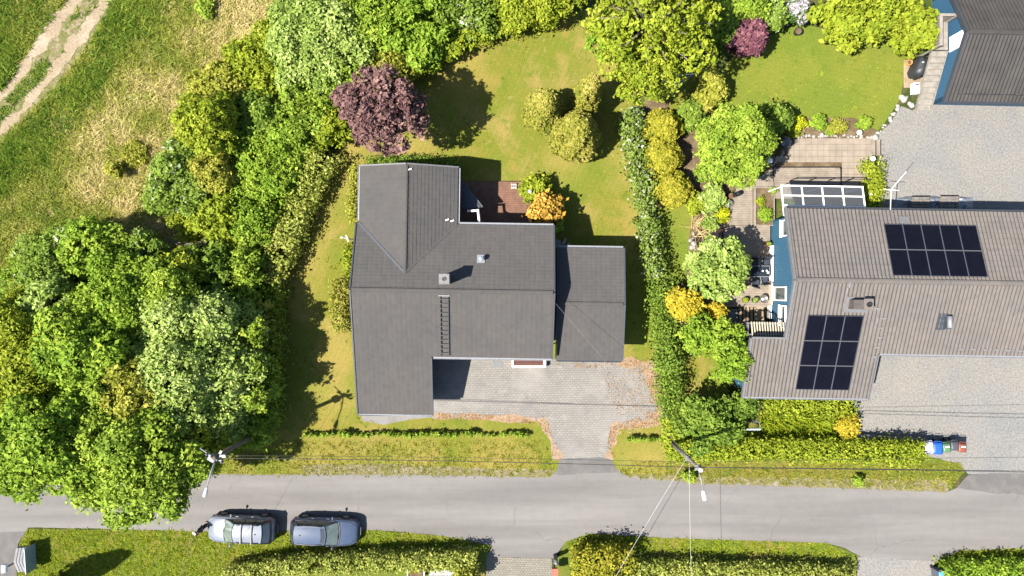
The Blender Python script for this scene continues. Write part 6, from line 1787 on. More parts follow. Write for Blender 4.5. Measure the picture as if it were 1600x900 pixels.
# hedges
hedge('garden_hedge', 'tall loose yellow-green hedge along the left side of the lawn', [(506, 244), (488, 280), (464, 330), (444, 385), (422, 440)], 32, 1.5, 'hedge', leaf=0.10, rough=0.2)
hedge('garden_hedge', 'dark leafy hedge edge between the wood and the west lawn', [(422, 448), (422, 520), (420, 590), (416, 660)], 20, 1.2, 'green', leaf=0.09, rough=0.3)
hedge('lilac_hedge', 'blossoming lilac hedge along the boundary, upper stretch', [(988, 176), (992, 220), (1002, 262), (1008, 300)], 19, 1.6, 'lilac', leaf=0.11, rough=0.28)
hedge('lilac_hedge', 'blossoming lilac hedge along the boundary, middle stretch', [(1008, 305), (1014, 350), (1020, 400), (1030, 430)], 15, 1.5, 'lilac', leaf=0.10, rough=0.26)
hedge('boundary_hedge', 'narrow dark green hedge along the drive side of the boundary', [(1034, 440), (1036, 500), (1046, 560), (1050, 610), (1052, 655)], 18, 1.6, 'dark', leaf=0.085, rough=0.32)
hedge('boundary_hedge', 'bright green clipped corner hedge at the foot of the lamp pole', [(1052, 660), (1056, 690), (1062, 712)], 26, 1.4, 'lime', leaf=0.085, rough=0.15)
hedge('street_hedge', 'long lime-green hedge above the road in front of the blue house', [(1060, 706), (1150, 702), (1250, 704), (1350, 706), (1446, 708)], 26, 1.5, 'lime', leaf=0.09, rough=0.14)
hedge('street_hedge', 'long green clipped hedge at the bottom edge left of the paved drive', [(350, 902), (400, 893), (480, 884), (560, 881), (650, 879), (742, 876)], 21, 1.5, 'hedge', leaf=0.085, rough=0.09, cover=3.2)
hedge('street_hedge', 'golden-green conifer hedge at the bottom edge right of the paved drive', [(900, 884), (930, 884), (985, 888)], 42, 1.9, 'golden', leaf=0.10, rough=0.18, cover=3.2)
hedge('street_hedge', 'mixed green hedge at the bottom edge below the lamp pole', [(985, 893), (1080, 895), (1180, 898), (1328, 903)], 22, 1.2, 'hedge', leaf=0.085, rough=0.15, cover=3.0)
hedge('street_hedge', 'dark hedge at the bottom right corner beyond the gravel drive', [(1478, 904), (1540, 898), (1640, 900)], 34, 1.3, 'bright', leaf=0.09, rough=0.15)
bush('shrub', 'yellow-green conifer end of the bottom hedge by the paved drive', 728, 900, 26, 2.2, 'olive', ry=14, leaf=0.09)
# a row of newly planted hedge plants on the front lawn
GH = 'newly planted hedge plants on the front lawn'
HP_L = 'small newly planted hedge plant in the long row before the bungalow'
HP_R = 'small newly planted hedge plant in the short row by the lamp pole'
def sapling(loc, seed, lab=HP_L):
    rng = np.random.default_rng(seed)
    t = thing('hedge_plant', lab, 'plant', loc, group=GH)
    c = Vector(loc)
    lob = [(c.x, c.y, 0.28, 0.12, 0.12, 0.22), (c.x + 0.05, c.y + 0.04, 0.42, 0.08, 0.08, 0.14)]
    C, N, S, T = lobe_leaves(rng, lob, 2.2, 0.055, 8, 0.05, up=0.1, wild=0.8)
    leaf_object('foliage', *above(C, N, S, T), F['green'], t, seed=seed)
    obj('stem', MB().tube([(c.x, c.y, -0.02), (c.x, c.y, 0.3), (c.x + 0.03, c.y, 0.55)], [0.015, 0.012, 0.004], 5), BARK, t)
    return t
protos = []
rg = random.Random(21)
spots = [(480 + i * 8.6, 677 + 1.2 * math.sin(i * 0.8)) for i in range(41)] + [(980 + i * 8.2, 684.5 + 0.5 * i * 0.2) for i in range(8)]
for i, (x, y) in enumerate(spots):
    p = at(x + rg.uniform(-1.5, 1.5), y + rg.uniform(-1, 1), 0.0)
    if i < 4:
        protos.append(sapling(tuple(p), 300 + i))
    else:
        o = copy_tree(protos[i % 4], tuple(p), rg.uniform(0, 6.28), HP_L if x < 900 else HP_R)
        s = rg.uniform(0.8, 1.3); o.scale = (s, s, s * rg.uniform(0.9, 1.1))
# a slim conifer just outside the lower left corner, whose shadow lies on the verge
conifer('slim dark conifer at the lower left corner, mostly out of view', 26, 952, 22, 7.4, 'golden', ry=20, slim=True)
# flower bed plants beside the slab terrace
bush('flower_shrub', 'yellow-flowering shrub in the bed above the slab terrace', 1246, 193, 13, 0.8, 'yellowflower', ry=10, leaf=0.06)
bush('flower_shrub', 'round green shrub second from the left in the terrace bed', 1278, 192, 12, 0.9, 'bright', ry=11, leaf=0.06)
bush('flower_shrub', 'low olive cushion plant in the middle of the terrace bed', 1308, 198, 18, 0.4, 'olive', ry=10, leaf=0.05)
bush('flower_shrub', 'dark-shadowed green shrub at the right end of the terrace bed', 1348, 192, 11, 0.9, 'green', ry=10, leaf=0.06)
bush('flower_shrub', 'tiny green tuft at the lower edge of the terrace bed', 1295, 206, 5, 0.3, 'green', leaf=0.04)
bush('flower_shrub', 'low lime tuft below the yellow-flowering shrub', 1240, 205, 9, 0.4, 'lime', leaf=0.05)
bush('flower_shrub', 'violet-flowering bush in the shade beside the golden conifers', 993, 186, 14, 1.3, 'rhodo', ry=16)
hedge('terrace_shrub', 'bright yellow-green shrub strip between slab terrace and gravel yard', [(1365, 252), (1368, 280), (1364, 312), (1362, 330)], 20, 0.8, 'lime', leaf=0.07, rough=0.2)
bush('bed_plant', 'lime cushion plant at the top of the raised bed', 1188, 315, 6, 0.5, 'lime', ry=9, leaf=0.05)
bush('bed_plant', 'green leafy plant at the bottom of the raised bed', 1195, 335, 12, 0.6, 'bright', ry=10, leaf=0.06)
bush('bed_plant', 'small green sprig at the top right corner of the raised bed', 1207, 298, 5, 0.5, 'pale', leaf=0.05)
bush('pond_plant', 'grey-green spiky plant above the pond', 1112, 308, 18, 1.2, 'pale', ry=22, leaf=0.12)
bush('pond_plant', 'lime bush between golden conifer and pond', 1085, 318, 15, 0.9, 'lime', leaf=0.07)
bush('pond_plant', 'yellow-green plant at the pond rim beside the deck', 1128, 336, 10, 0.8, 'yellowflower', ry=13, leaf=0.06)
bush('pond_plant', 'star-shaped green plant in the middle of the pond', 1110, 349, 12, 0.8, 'pale', ry=9, leaf=0.09)
grass('pond_reeds', 'straw-coloured reed tussock at the left rim of the pond', [(1080, 345), (1100, 343), (1100, 372), (1078, 370)], 26, 0.9, 'straw', None, 7, 6, 0.9, (0.4, 0.2), width=0.03)
bush('shrub', 'small dark shrub in the grass at the foot of the lamp pole', 1077, 744, 8, 0.8, 'green', leaf=0.07)
bush('shrub', 'small green shrub at the road edge under the street hedge', 1340, 751, 7, 0.7, 'green', leaf=0.06)
bush('meadow_bush', 'small round bush standing alone in the dry meadow', 180, 265, 13, 1.3, 'olive', ry=11, leaf=0.08)
bush('meadow_bush', 'olive weedy clump in the meadow above the small round bush', 212, 240, 20, 0.5, 'olive', leaf=0.07)
bush('meadow_bush', 'green weedy clump at the top of the dry meadow', 318, 14, 14, 0.7, 'green', leaf=0.08)
hedge('gable_shrub', 'lime-green tall perennials under the eave of the blue wing', [(1195, 634), (1250, 636), (1330, 632)], 26, 0.9, 'lime', leaf=0.09, rough=0.2)
bush('orange_shrub', 'orange-tinged shrub at the edge of the gravel yard', 1321, 666, 17, 1.1, 'yellow', ry=26, leaf=0.08)
grass('tall_perennials', 'mass of tall lime-green leaves between blue wing and street hedge', [(1186, 645), (1312, 642), (1314, 690), (1190, 692)], 38, 0.75, 'limegrass', None, 9, 7, 0.6, (0.35, -0.35), width=0.075)

# dead branches showing among the left wood
db = thing('dead_branches', 'bare grey-brown branches in a gap of the left wood', 'branches', tuple(at(302, 384, 0)))
rg = random.Random(8)
mb = MB()
for k in range(16):
    a0 = at(302 + rg.uniform(-20, 20), 384 + rg.uniform(-8, 8), 2.2)
    a = rg.uniform(0, 6.28); ln = rg.uniform(0.5, 1.3)
    m = a0 + Vector((math.cos(a) * ln * 0.5, math.sin(a) * ln * 0.3, rg.uniform(0, 0.3))); e = m + Vector((math.cos(a + rg.uniform(-0.5, 0.5)) * ln * 0.6, math.sin(a) * ln * 0.4, rg.uniform(-0.1, 0.35)))
    mb.tube([Vector((a0.x, a0.y, rg.uniform(0.0, 1.0))), a0, m, e], [0.05, 0.04, 0.025, 0.01], 6)
obj('limbs', mb, TWIG, db, smooth=True)

# ------------------------------------------------------------------ grasses
def meadow_tint(X, Y, rng):
    # distance right of the track: greener next to it, drier further out
    px = X * PXM + 800; py = 450 - Y * PXM
    d = ((px - 172) * 0.78 + (py - 0) * 0.63)
    g = np.clip((d - 30) / 90, 0, 1)
    n = vnoise(X, Y, 0.45, 1) * 0.6 + vnoise(X, Y, 1.4, 2) * 0.4
    low = np.clip((py - 200) / 200, 0, 1) * np.clip((220 - px) / 160, 0, 1)
    return np.clip(0.10 + 0.62 * g * (0.35 + 1.0 * n) - 0.25 * low + (n - 0.5) * 1.0 + 0.05, 0, 1)
grass('meadow_grass', 'tall uncut meadow grass, green by the track and straw-coloured beyond', [(-40, -40), (560, -40), (470, 130), (380, 300), (250, 420), (60, 480), (-40, 560)], 85, 0.32, 'meadow', meadow_tint, 1, 4, 0.75, (0.55, 0.15), holes=[TRACK], width=0.036)
def crop_keep(X, Y, rng):
    n = vnoise(X, Y, 0.8, 5)
    return np.clip((n - 0.15) * 2.2, 0, 1)
grass('crop_rows', 'dark green low crop left of the dirt track', [(-40, -40), (92, -40), (60, 22), (38, 74), (0, 122), (-40, 158)], 75, 0.30, 'crop', lambda X, Y, r: np.clip(vnoise(X, Y, 1.1, 14) * 0.6 + 0.1, 0, 1), 2, 6, 0.8, (0.1, 0.1), width=0.05, keep=crop_keep)
grass('crop_rows', 'small wedge of dark green crop between the two bare strips', [(22, 82), (38, 74), (20, 116), (0, 142), (-40, 175), (-40, 160)], 75, 0.34, 'crop', None, 3, 6, 0.8, (0.1, 0.1), width=0.07)
grass('track_weeds', 'thin weeds growing between the wheel ruts of the track', [(170, -40), (150, 10), (104, 76), (50, 138), (0, 190), (-40, 222), (-40, 200), (14, 150), (64, 94), (110, 34), (140, -40)], 70, 0.22, 'crop', None, 4, 5, 0.9, (0.2, 0.1), width=0.045, keep=lambda X, Y, r: np.clip((vnoise(X, Y, 0.9, 8) * 0.6 + vnoise(X, Y, 2.3, 9) * 0.4 - 0.38) * 4, 0, 1))
grass('bank_grass', 'dark lush grass bank along the right side of the dirt track', [(188, -30), (245, -30), (200, 70), (120, 190), (40, 280), (-40, 330), (-40, 268), (14, 220), (76, 160), (134, 92)], 70, 0.34, 'crop', lambda X, Y, r: np.clip(vnoise(X, Y, 0.9, 4) * 0.7 + vnoise(X, Y, 2.4, 6) * 0.6 - 0.15, 0, 1), 5, 6, 0.8, (0.4, -0.1), width=0.05)
def edge_grass(name, label, poly, dens, ln, kind, seed, holes=()):
    grass(name, label, poly, dens, ln, kind, None, seed, 5, 0.9, (0.1, 0.0), holes=holes, width=0.03)
edge_grass('verge_tufts', 'ragged grass of the verge below the parked cars', [(28, 900), (32, 850), (44, 827), (150, 828), (310, 830), (450, 831), (590, 830), (700, 839), (764, 853), (700, 862), (380, 866), (340, 905)], 85, 0.16, 'limegrass', 11)
edge_grass('verge_tufts', 'ragged grass of the verge along the road before the bungalow', [(345, 700), (420, 690), (850, 688), (866, 735), (862, 744), (700, 745), (340, 742)], 50, 0.13, 'turf', 12)
edge_grass('verge_tufts', 'ragged grass of the verge below the street hedge', [(962, 735), (985, 744), (1100, 755), (1300, 760), (1478, 766), (1504, 738), (1500, 722), (1060, 722), (1000, 720)], 60, 0.17, 'turf', 13)
edge_grass('verge_tufts', 'bright grass strip above the hedge right of the paved drive', [(884, 848), (920, 835), (1000, 839), (1150, 844), (1290, 849), (1336, 868), (1150, 866), (990, 862), (890, 862)], 85, 0.14, 'limegrass', 14)
edge_grass('verge_tufts', 'bright grass corner beyond the gravel drive', [(1464, 877), (1500, 860), (1600, 857), (1640, 857), (1640, 880), (1480, 890)], 85, 0.14, 'limegrass', 15)
edge_grass('lawn_edge_grass', 'rough grass along the hedge on the left side of the lawn', [(520, 240), (545, 225), (500, 330), (470, 420), (445, 520), (438, 660), (428, 660), (432, 470), (470, 350)], 45, 0.12, 'turf', 16)
edge_grass('lawn_edge_grass', 'rough dry grass along the driveway hedge', [(1015, 545), (1040, 545), (1050, 640), (1044, 665), (965, 680), (962, 668), (1034, 660), (1040, 630)], 50, 0.10, 'straw', 17)
grass('lawn_weeds', 'scattered darker weeds and clover in the back and side lawns', LAWN, 5, 0.10, 'turf', None, 41, 7, 1.4, (0, 0), width=0.035, keep=lambda X, Y, r: np.clip((vnoise(X, Y, 0.5, 31) - 0.3) * 2, 0, 1), holes=[DRIVE, [(548, 250), (720, 250), (868, 350), (975, 385), (975, 566), (676, 566), (676, 650), (552, 650)]])
grass('lawn_weeds', 'scattered darker weeds in the neighbour lawn', [(1125, 140), (1150, 90), (1250, 50), (1400, 90), (1400, 158), (1370, 195), (1240, 182), (1130, 170)], 4, 0.09, 'limegrass', None, 42, 6, 1.4, (0, 0), width=0.03)
grass('yard_weeds', 'thin weeds sprouting from the gravel along the yard edges', [(1376, 235), (1390, 200), (1410, 175), (1430, 178), (1400, 215), (1390, 240), (1386, 330), (1376, 330)], 5, 0.12, 'turf', None, 43, 5, 1.2, (0, 0), width=0.03)
# dead moss and leaf litter at the rim of the driveway
def litter(name, label, poly, dens, seed, keep=None):
    rng = np.random.default_rng(seed)
    P = [at2(*p) for p in poly]; xs = [p[0] for p in P]; ys = [p[1] for p in P]
    n = int((max(xs) - min(xs)) * (max(ys) - min(ys)) * dens)
    X = rng.uniform(min(xs), max(xs), n); Y = rng.uniform(min(ys), max(ys), n)
    k = inside(P, X, Y); X, Y = X[k], Y[k]
    kk = rng.random(len(X)) < np.clip((vnoise(X, Y, 1.3, seed) * 0.6 + vnoise(X, Y, 4.0, seed + 1) * 0.4 - 0.30) * 3.5, 0, 1); X, Y = X[kk], Y[kk]
    n = len(X)
    C = np.stack([X, Y, 0.02 + rng.random(n) * 0.03], 1)
    N = np.array([0, 0, 1.0]) + rng.normal(size=(n, 3)) * 0.35
    S = np.clip(rng.normal(0.032, 0.012, n), 0.012, 0.07)
    o = leaf_object(name, C, N, S, rng.random(n), F['litter'], None, 0.7, 'stuff', seed=seed)
    tagit(o, label, 'leaf litter')
litter('leaf_litter', 'orange-brown dead moss and leaves along the right rim of the driveway', [(940, 566), (1014, 560), (1046, 640), (1040, 664), (962, 672), (958, 716), (948, 700), (952, 668), (985, 655), (1018, 640), (1010, 600), (990, 578)], 420, 31)
litter('leaf_litter', 'orange-brown dead moss along the left rim of the driveway mouth', [(680, 645), (850, 650), (868, 690), (878, 716), (862, 712), (846, 664), (760, 656), (680, 656)], 300, 32)
litter('leaf_litter', 'orange patch of dead moss below the garage front', [(866, 562), (975, 562), (972, 574), (930, 576), (866, 570)], 260, 33)
litter('leaf_litter', 'thin scatter of brown leaves over the right half of the driveway', [(940, 575), (1010, 575), (1030, 640), (960, 650)], 90, 34)
# ------------------------------------------------------------------ small things
def globe(label, px, py, h, r):
    p = at(px, py, h)
    t = thing('globe_lamp', label, 'garden lamp', (p.x, p.y, 0), group='white globe garden lamps')
    obj('globe', MB().ball((p.x, p.y, h), r, 14, 10), M_WHITE, t, smooth=True)
    obj('stem', MB().tube([(p.x, p.y, -0.02), (p.x, p.y, h - r * 0.9)], 0.03, 8), M_BLACK, t)
globe('white globe garden lamp in the shade left of the slab terrace', 1203, 251, 0.5, 0.19)
globe('white globe garden lamp in the dark shrub above the kettle grill', 1213, 199, 0.6, 0.12)
globe('white globe garden lamp on the gravel edge of the terrace bed', 1343, 207, 0.45, 0.17)
globe('small white globe garden lamp on the stone row of the terrace', 1284, 211, 0.3, 0.11)
globe('white globe garden lamp at the top of the terrace shrub strip', 1364, 248, 0.6, 0.17)
globe('tiny white globe garden lamp in the terrace shrub strip near the eave', 1361, 304, 0.7, 0.10)
globe('tiny white globe lamp on the roof-high bush by the red-brown terrace', 828, 299, 1.7, 0.12)

# kettle grill on the slab terrace
p = at(1228, 221, 1.0)
kg = thing('kettle_grill', 'round black kettle grill at the left corner of the slab terrace', 'grill', (p.x, p.y, 0))
obj('bowl', MB().lathe((p.x, p.y, 0.55), [(0.08, 0), (0.30, 0.08), (0.40, 0.25), (0.41, 0.30)], 18), M_BLACK, kg, smooth=True)
obj('lid', MB().lathe((p.x, p.y, 0.86), [(0.41, 0), (0.36, 0.14), (0.22, 0.24), (0.03, 0.28)], 18), mat_plain('enamel_grey', (0.06, 0.06, 0.075), 0.25, 0.2, 0.6), kg, smooth=True)
obj('lid_handle', MB().tube([(p.x - 0.1, p.y, 1.14), (p.x - 0.05, p.y, 1.2), (p.x + 0.05, p.y, 1.2), (p.x + 0.1, p.y, 1.14)], 0.02, 6), M_METAL, kg)
for a in (30, 150, 270):
    obj('leg', MB().tube([(p.x + math.cos(R(a)) * 0.25, p.y + math.sin(R(a)) * 0.25, 0.6), (p.x + math.cos(R(a)) * 0.42, p.y + math.sin(R(a)) * 0.42, 0.0)], 0.02, 6), M_BLACK, kg)
# pots
def pot(name, label, px, py, r, h, mat, plant=None, cat='plant pot', z0=0.2):
    p = at(px, py, h + z0)
    t = thing(name, label, cat, (p.x, p.y, z0))
    obj('pot', MB().lathe((p.x, p.y, z0), [(r * 0.75, 0), (r, h), (r * 0.88, h), (r * 0.85, h - 0.05)], 14), mat, t)
    obj('soil', MB().lathe((p.x, p.y, z0 + h - 0.09), [(r * 0.84, 0), (r * 0.8, 0.05)], 12), G_BED, t)
    if plant:
        rng = np.random.default_rng(nseed())
        C, N, S, T = lobe_leaves(rng, [(p.x, p.y, z0 + h + 0.04, r * 0.75, r * 0.75, 0.13)], 2.5, 0.05, 10, 0.05)
        leaf_object('plant', C, N, S, T, F[plant], t, seed=SEED[0])
    return t
pot('plant_pot', 'black round pot with a lime plant on the grey deck', 1165, 469, 0.21, 0.3, M_BLACK, 'lime')
pot('plant_pot', 'black round pot with a pale green plant on the grey deck', 1180, 469, 0.21, 0.3, M_BLACK, 'pale')
pot('plant_pot', 'terracotta pot beside the black litter tube on the deck', 1143, 306, 0.17, 0.4, M_TERRACOTTA)
pot('plant_pot', 'red pot with flowers by the blue gable wall', 1201, 381, 0.15, 0.3, M_RED, 'green')
pot('plant_pot', 'orange pot on the small deck beside the covered grill', 1421.5, 97, 0.19, 0.35, mat_plain('orange_glaze', (0.55, 0.22, 0.06), 0.4), None, z0=0.1)
pot('plant_pot', 'small white pot on the edge of the lawn by the white-flowering shrub', 1248, 48, 0.26, 0.4, M_BLACK, None, z0=0.0)
# grey smoker / fire bowl beside the two pots
p = at(1196, 467, 0.8)
fb = thing('fire_bowl', 'grey metal fire bowl on the deck right of the two pots', 'fire bowl', (p.x, p.y, 0.2))
obj('bowl', MB().lathe((p.x, p.y, 0.35), [(0.12, 0), (0.25, 0.12), (0.28, 0.22), (0.25, 0.22), (0.20, 0.12)], 16), mat_plain('sooty_steel', (0.13, 0.12, 0.11), 0.5, 0.4), fb, smooth=True)
obj('ash_pan', MB().ball((p.x - 0.05, p.y - 0.02, 0.47), (0.09, 0.09, 0.06), 8, 6), M_WHITE, fb)
obj('foot', MB().lathe((p.x, p.y, 0.2), [(0.18, 0), (0.06, 0.03), (0.06, 0.16)], 10), M_BLACK, fb)
# litter tube
p = at(1150, 304, 0.8)
lt_ = thing('litter_tube', 'black upright litter tube standing on the narrow deck', 'bin', (p.x, p.y, 0.2))
obj('tube', MB().lathe((p.x, p.y, 0.2), [(0.15, 0), (0.16, 0.85), (0.14, 0.85), (0.13, 0.6)], 16), M_BLACK, lt_)
obj('label_plate', MB().bx(p.x - 0.06, p.x + 0.06, p.y - 0.175, p.y - 0.165, 0.75, 0.85), M_METAL, lt_)
# garden table with covers and chairs
p = at(1188, 424, 0.9)
tb = thing('garden_table', 'black rectangular garden table with white cups under the blue gable', 'table', (p.x, p.y, 0.2))
tw, td = 1.22, 0.70
top = obj('table_top', MB().bx(p.x - tw / 2, p.x + tw / 2, p.y - td / 2, p.y + td / 2, 0.88, 0.915), mat_plain('dark_glass_top', (0.012, 0.016, 0.024), 0.15, 0, 0.6), tb, bevel=0.01)
obj('rim', MB().beam((p.x - tw / 2, p.y + td / 2, 0.9), (p.x + tw / 2, p.y + td / 2, 0.9), 0.035, 0.05).beam((p.x + tw / 2, p.y - td / 2, 0.9), (p.x + tw / 2, p.y + td / 2, 0.9), 0.035, 0.05).beam((p.x - tw / 2, p.y - td / 2, 0.9), (p.x + tw / 2, p.y - td / 2, 0.9), 0.035, 0.05), M_METAL, top)
for sx in (-1, 1):
    for sy in (-1, 1):
        obj('leg', MB().bx(p.x + sx * (tw / 2 - 0.08) - 0.025, p.x + sx * (tw / 2 - 0.08) + 0.025, p.y + sy * (td / 2 - 0.08) - 0.025, p.y + sy * (td / 2 - 0.08) + 0.025, 0.2, 0.88), M_BLACK, tb)
for k, (dx, dy, lb) in enumerate(((0.12, 0.02, 'white cup in the middle of the garden table'), (0.38, 0.04, 'white cup at the right end of the garden table'), (0.46, -0.08, 'white bowl at the right end of the garden table'))):
    o = obj('cup', MB().lathe((p.x + dx, p.y + dy, 0.917), [(0.03, 0), (0.055 + 0.015 * (k == 2), 0.09), (0.045, 0.09), (0.03, 0.02)], 12), M_WHITE, label=lb, cat='cup', group='cups on the garden table', smooth=True)
def chair(label, px, py, rz):
    q = at(px, py, 0.65)
    t = thing('garden_chair', label, 'chair', (q.x, q.y, 0.2), rz, group='chairs at the garden table', local=True)
    fab = mat_plain('dark_chair_fabric', (0.028, 0.032, 0.045), 0.6, 0, 0.3, 0.3, 6)
    obj('seat', MB().box((0, 0, 0.43), (0.5, 0.48, 0.05)), fab, t, bevel=0.02)
    obj('backrest', MB().box((0, -0.27, 0.72), (0.5, 0.05, 0.58), 0, R(14)), fab, t, bevel=0.02)
    for sx in (-1, 1):
        obj('armrest', MB().tube([(sx * 0.27, 0.22, 0.62), (sx * 0.27, -0.25, 0.66)], 0.02, 6), M_METAL, t)
        for sy in (-1, 1):
            obj('leg', MB().tube([(sx * 0.25, sy * 0.21, 0.0), (sx * 0.25, sy * 0.21, 0.62 if sy > 0 else 0.66)], 0.018, 6), M_BLACK, t)
    return t
chair('dark garden chair behind the table, nearer the spiky-leaved tree', 1179, 410, R(180))
chair('dark garden chair behind the table, nearer the blue wall', 1196, 410, R(176))
chair('dark garden chair in front of the table, turned slightly outwards', 1180, 442, R(-14))
chair('dark garden chair in front of the table next to the blue wall', 1194, 437, R(10))
# little metal planter stand by the deck
p = at(1138, 318, 0.6)
ps = thing('plant_stand', 'round wire plant stand with white flowers at the deck edge', 'plant stand', (p.x, p.y, 0.2))
ringp = [(p.x + math.cos(2 * math.pi * k / 16) * 0.24, p.y + math.sin(2 * math.pi * k / 16) * 0.24, 0.6) for k in range(17)]
obj('ring', MB().tube(ringp, 0.025, 6), M_STEEL, ps, smooth=True)
for a in (0, 120, 240):
    obj('leg', MB().tube([(p.x + math.cos(R(a)) * 0.24, p.y + math.sin(R(a)) * 0.24, 0.6), (p.x + math.cos(R(a)) * 0.3, p.y + math.sin(R(a)) * 0.3, 0.2)], 0.015, 6), M_STEEL, ps)
rng = np.random.default_rng(5)
leaf_object('flowers', *lobe_leaves(rng, [(p.x, p.y, 0.6, 0.2, 0.2, 0.1)], 2.0, 0.05, 8, 0.05), F['lilac'], ps, seed=5)
# rail of the terrace windbreak, in front of the canopy
wb_ = thing('windbreak', 'dark metal handrail crossing the terrace in front of the canopy', 'railing', tuple(at(1200, 285, 0)))
r0 = at(1243, 279, 1.0); r1 = at(1362, 280, 1.0)
obj('rail', MB().beam(r0, r1, 0.05, 0.05), M_BLACK, wb_)
for k in range(5):
    q = r0.lerp(r1, k / 4)
    obj('post', MB().beam((q.x, q.y, 0.06), (q.x, q.y, 1.0), 0.05, 0.05), M_BLACK, wb_)
# tarpaulin with pallets and a box beside the blue house
tp_ = thing('tarpaulin', 'crumpled grey tarpaulin on the gravel behind the blue house', 'tarpaulin', tuple(at(1470, 325, 0)))
rg = random.Random(3)
x0 = at(1403, 330, 0.5).x; x1 = at(1528, 330, 0.5).x; y0 = at(1460, 334, 0.4).y - 0.2; y1 = at(1460, 306, 0.4).y
rows = []
for i in range(16):
    row = []
    for j in range(40):
        fx = j / 39; fy = i / 15
        e = min(fx, 1 - fx, fy, 1 - fy) * 8
        h = 0.45 * min(1, max(0, e)) * (0.75 + 0.6 * mnoise.noise(Vector((fx * 9, fy * 3, 1.7))) + 0.25 * mnoise.noise(Vector((fx * 23, fy * 8, 4.1))))
        row.append((x0 + (x1 - x0) * fx, y0 + (y1 - y0) * fy + 0.12 * mnoise.noise(Vector((fx * 7, fy, 9))), 0.02 + max(0.0, h)))
    rows.append(row)
obj('sheet', MB().grid(rows), M_TARP, tp_, smooth=False)
def pallet(label, px, py, h, nst):
    t = thing('pallet', label, 'pallet', tuple(Vector((at(px, py, h).x, at(px, py, h).y, 0))))
    c = at(px, py, h)
    z = h - 0.14
    for k in range(5):
        obj('deck_board', MB().bx(c.x - 0.6, c.x + 0.6, c.y - 0.38 + k * 0.19 - 0.05, c.y - 0.38 + k * 0.19 + 0.05, z + 0.10, z + 0.122), M_PALLET, t)
    for k in (-0.5, 0, 0.5):
        obj('bearer', MB().bx(c.x + k - 0.05, c.x + k + 0.05, c.y - 0.42, c.y + 0.42, z, z + 0.10), M_PALLET, t)
    obj('load', MB().bx(c.x - 0.55, c.x + 0.55, c.y - 0.36, c.y + 0.36, 0.02, z), M_TARP, t)
pallet('weathered pallet on the tarpaulin, nearer the bent mast', 1439, 318, 0.75, 1)
pallet('weathered pallet on the tarpaulin, farther from the bent mast', 1484, 317, 0.7, 1)
cb = at(1409, 307, 0.5)
obj('cardboard_box', MB().bx(-0.17, 0.17, -0.15, 0.15, 0, 0.48), M_CREAM, label='pale cardboard box standing beside the tarpaulin', cat='box', bevel=0.015, loc=(cb.x, cb.y, 0.01))
# covered grill and white crate by the outside stair
p = at(1440, 103, 0.8)
cg = thing('covered_grill', 'grill under a wrinkled black cover beside the outside stair', 'grill', (p.x, p.y, 0.1))
rows = []
for i in range(9):
    z = 0.12 + 1.0 * i / 8
    f = 1.0 - 0.25 * (i / 8) ** 3 - (0.35 if i == 8 else 0)
    row = []
    for k in range(25):
        a = 2 * math.pi * k / 24
        r_ = (1 / (abs(math.cos(a)) ** 4 + abs(math.sin(a)) ** 4) ** 0.25) * f * (1 + 0.06 * math.sin(a * 9 + i * 0.3) * (1 - i / 9))
        x, y = 0.42 * r_ * math.cos(a), 0.72 * r_ * math.sin(a)
        row.append((p.x + x * math.cos(-0.35) - y * math.sin(-0.35), p.y + x * math.sin(-0.35) + y * math.cos(-0.35), z + 0.05 * math.sin(a * 3)))
    rows.append(row)
mb = MB().grid(rows); mb.f.append(list(range(len(mb.v) - 25, len(mb.v) - 1)))
obj('cover', mb, M_COVER, cg, smooth=True)
obj('badge', MB().box((p.x - 0.12, p.y + 0.12, 1.16), (0.12, 0.05, 0.02)), M_WHITE, cg)
c = at(1433, 137, 0.5)
wc = thing('white_crate', 'white box with an open top at the foot of the outside stair', 'box', (c.x, c.y, 0.1))
obj('box', MB().bx(c.x - 0.22, c.x + 0.2, c.y - 0.36, c.y + 0.34, 0.1, 0.5), M_WHITE, wc, bevel=0.02)
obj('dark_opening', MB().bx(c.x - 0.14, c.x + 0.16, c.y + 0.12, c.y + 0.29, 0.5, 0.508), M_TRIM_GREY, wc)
# drying rack and grey sack in the garden above the golden conifers
p = at(1066, 128, 1.2)
dr = thing('drying_rack', 'white metal drying rack under the airy tree', 'drying rack', (p.x, p.y, 0))
fm = MB()
A = [at(1056, 141, 1.2), at(1057, 119, 1.3), at(1084, 115, 1.35), at(1062, 139, 1.2)]
fm.tube([A[0], A[1]], 0.022, 6).tube([A[1], A[2]], 0.022, 6).tube([at(1032, 118, 1.2), at(1085, 116, 1.3)], 0.02, 6)
obj('frame', fm, M_WHITE, dr)
for k in range(5):
    f = k / 5
    obj('line', MB().tube([A[0].lerp(A[1], f), A[0].lerp(A[2], 0.25 + 0.75 * f)], 0.010, 5), M_WHITE, dr)
for q in (A[0], A[2], at(1034, 118, 1.2)):
    obj('leg', MB().tube([q, (q.x, q.y, 0)], 0.022, 6), M_STEEL, dr)
p = at(1034, 164, 0.4)
sk = obj('grey_sack', MB().ball((0, 0, 0.25), (0.36, 0.46, 0.30), 14, 9, 0.10, 3), mat_plain('grey_sackcloth', (0.16, 0.17, 0.20), 0.7, 0, 0.3, 0.3, 5), label='crumpled grey sack between the airy tree and the golden conifer', cat='sack', smooth=False, loc=(p.x, p.y, 0))
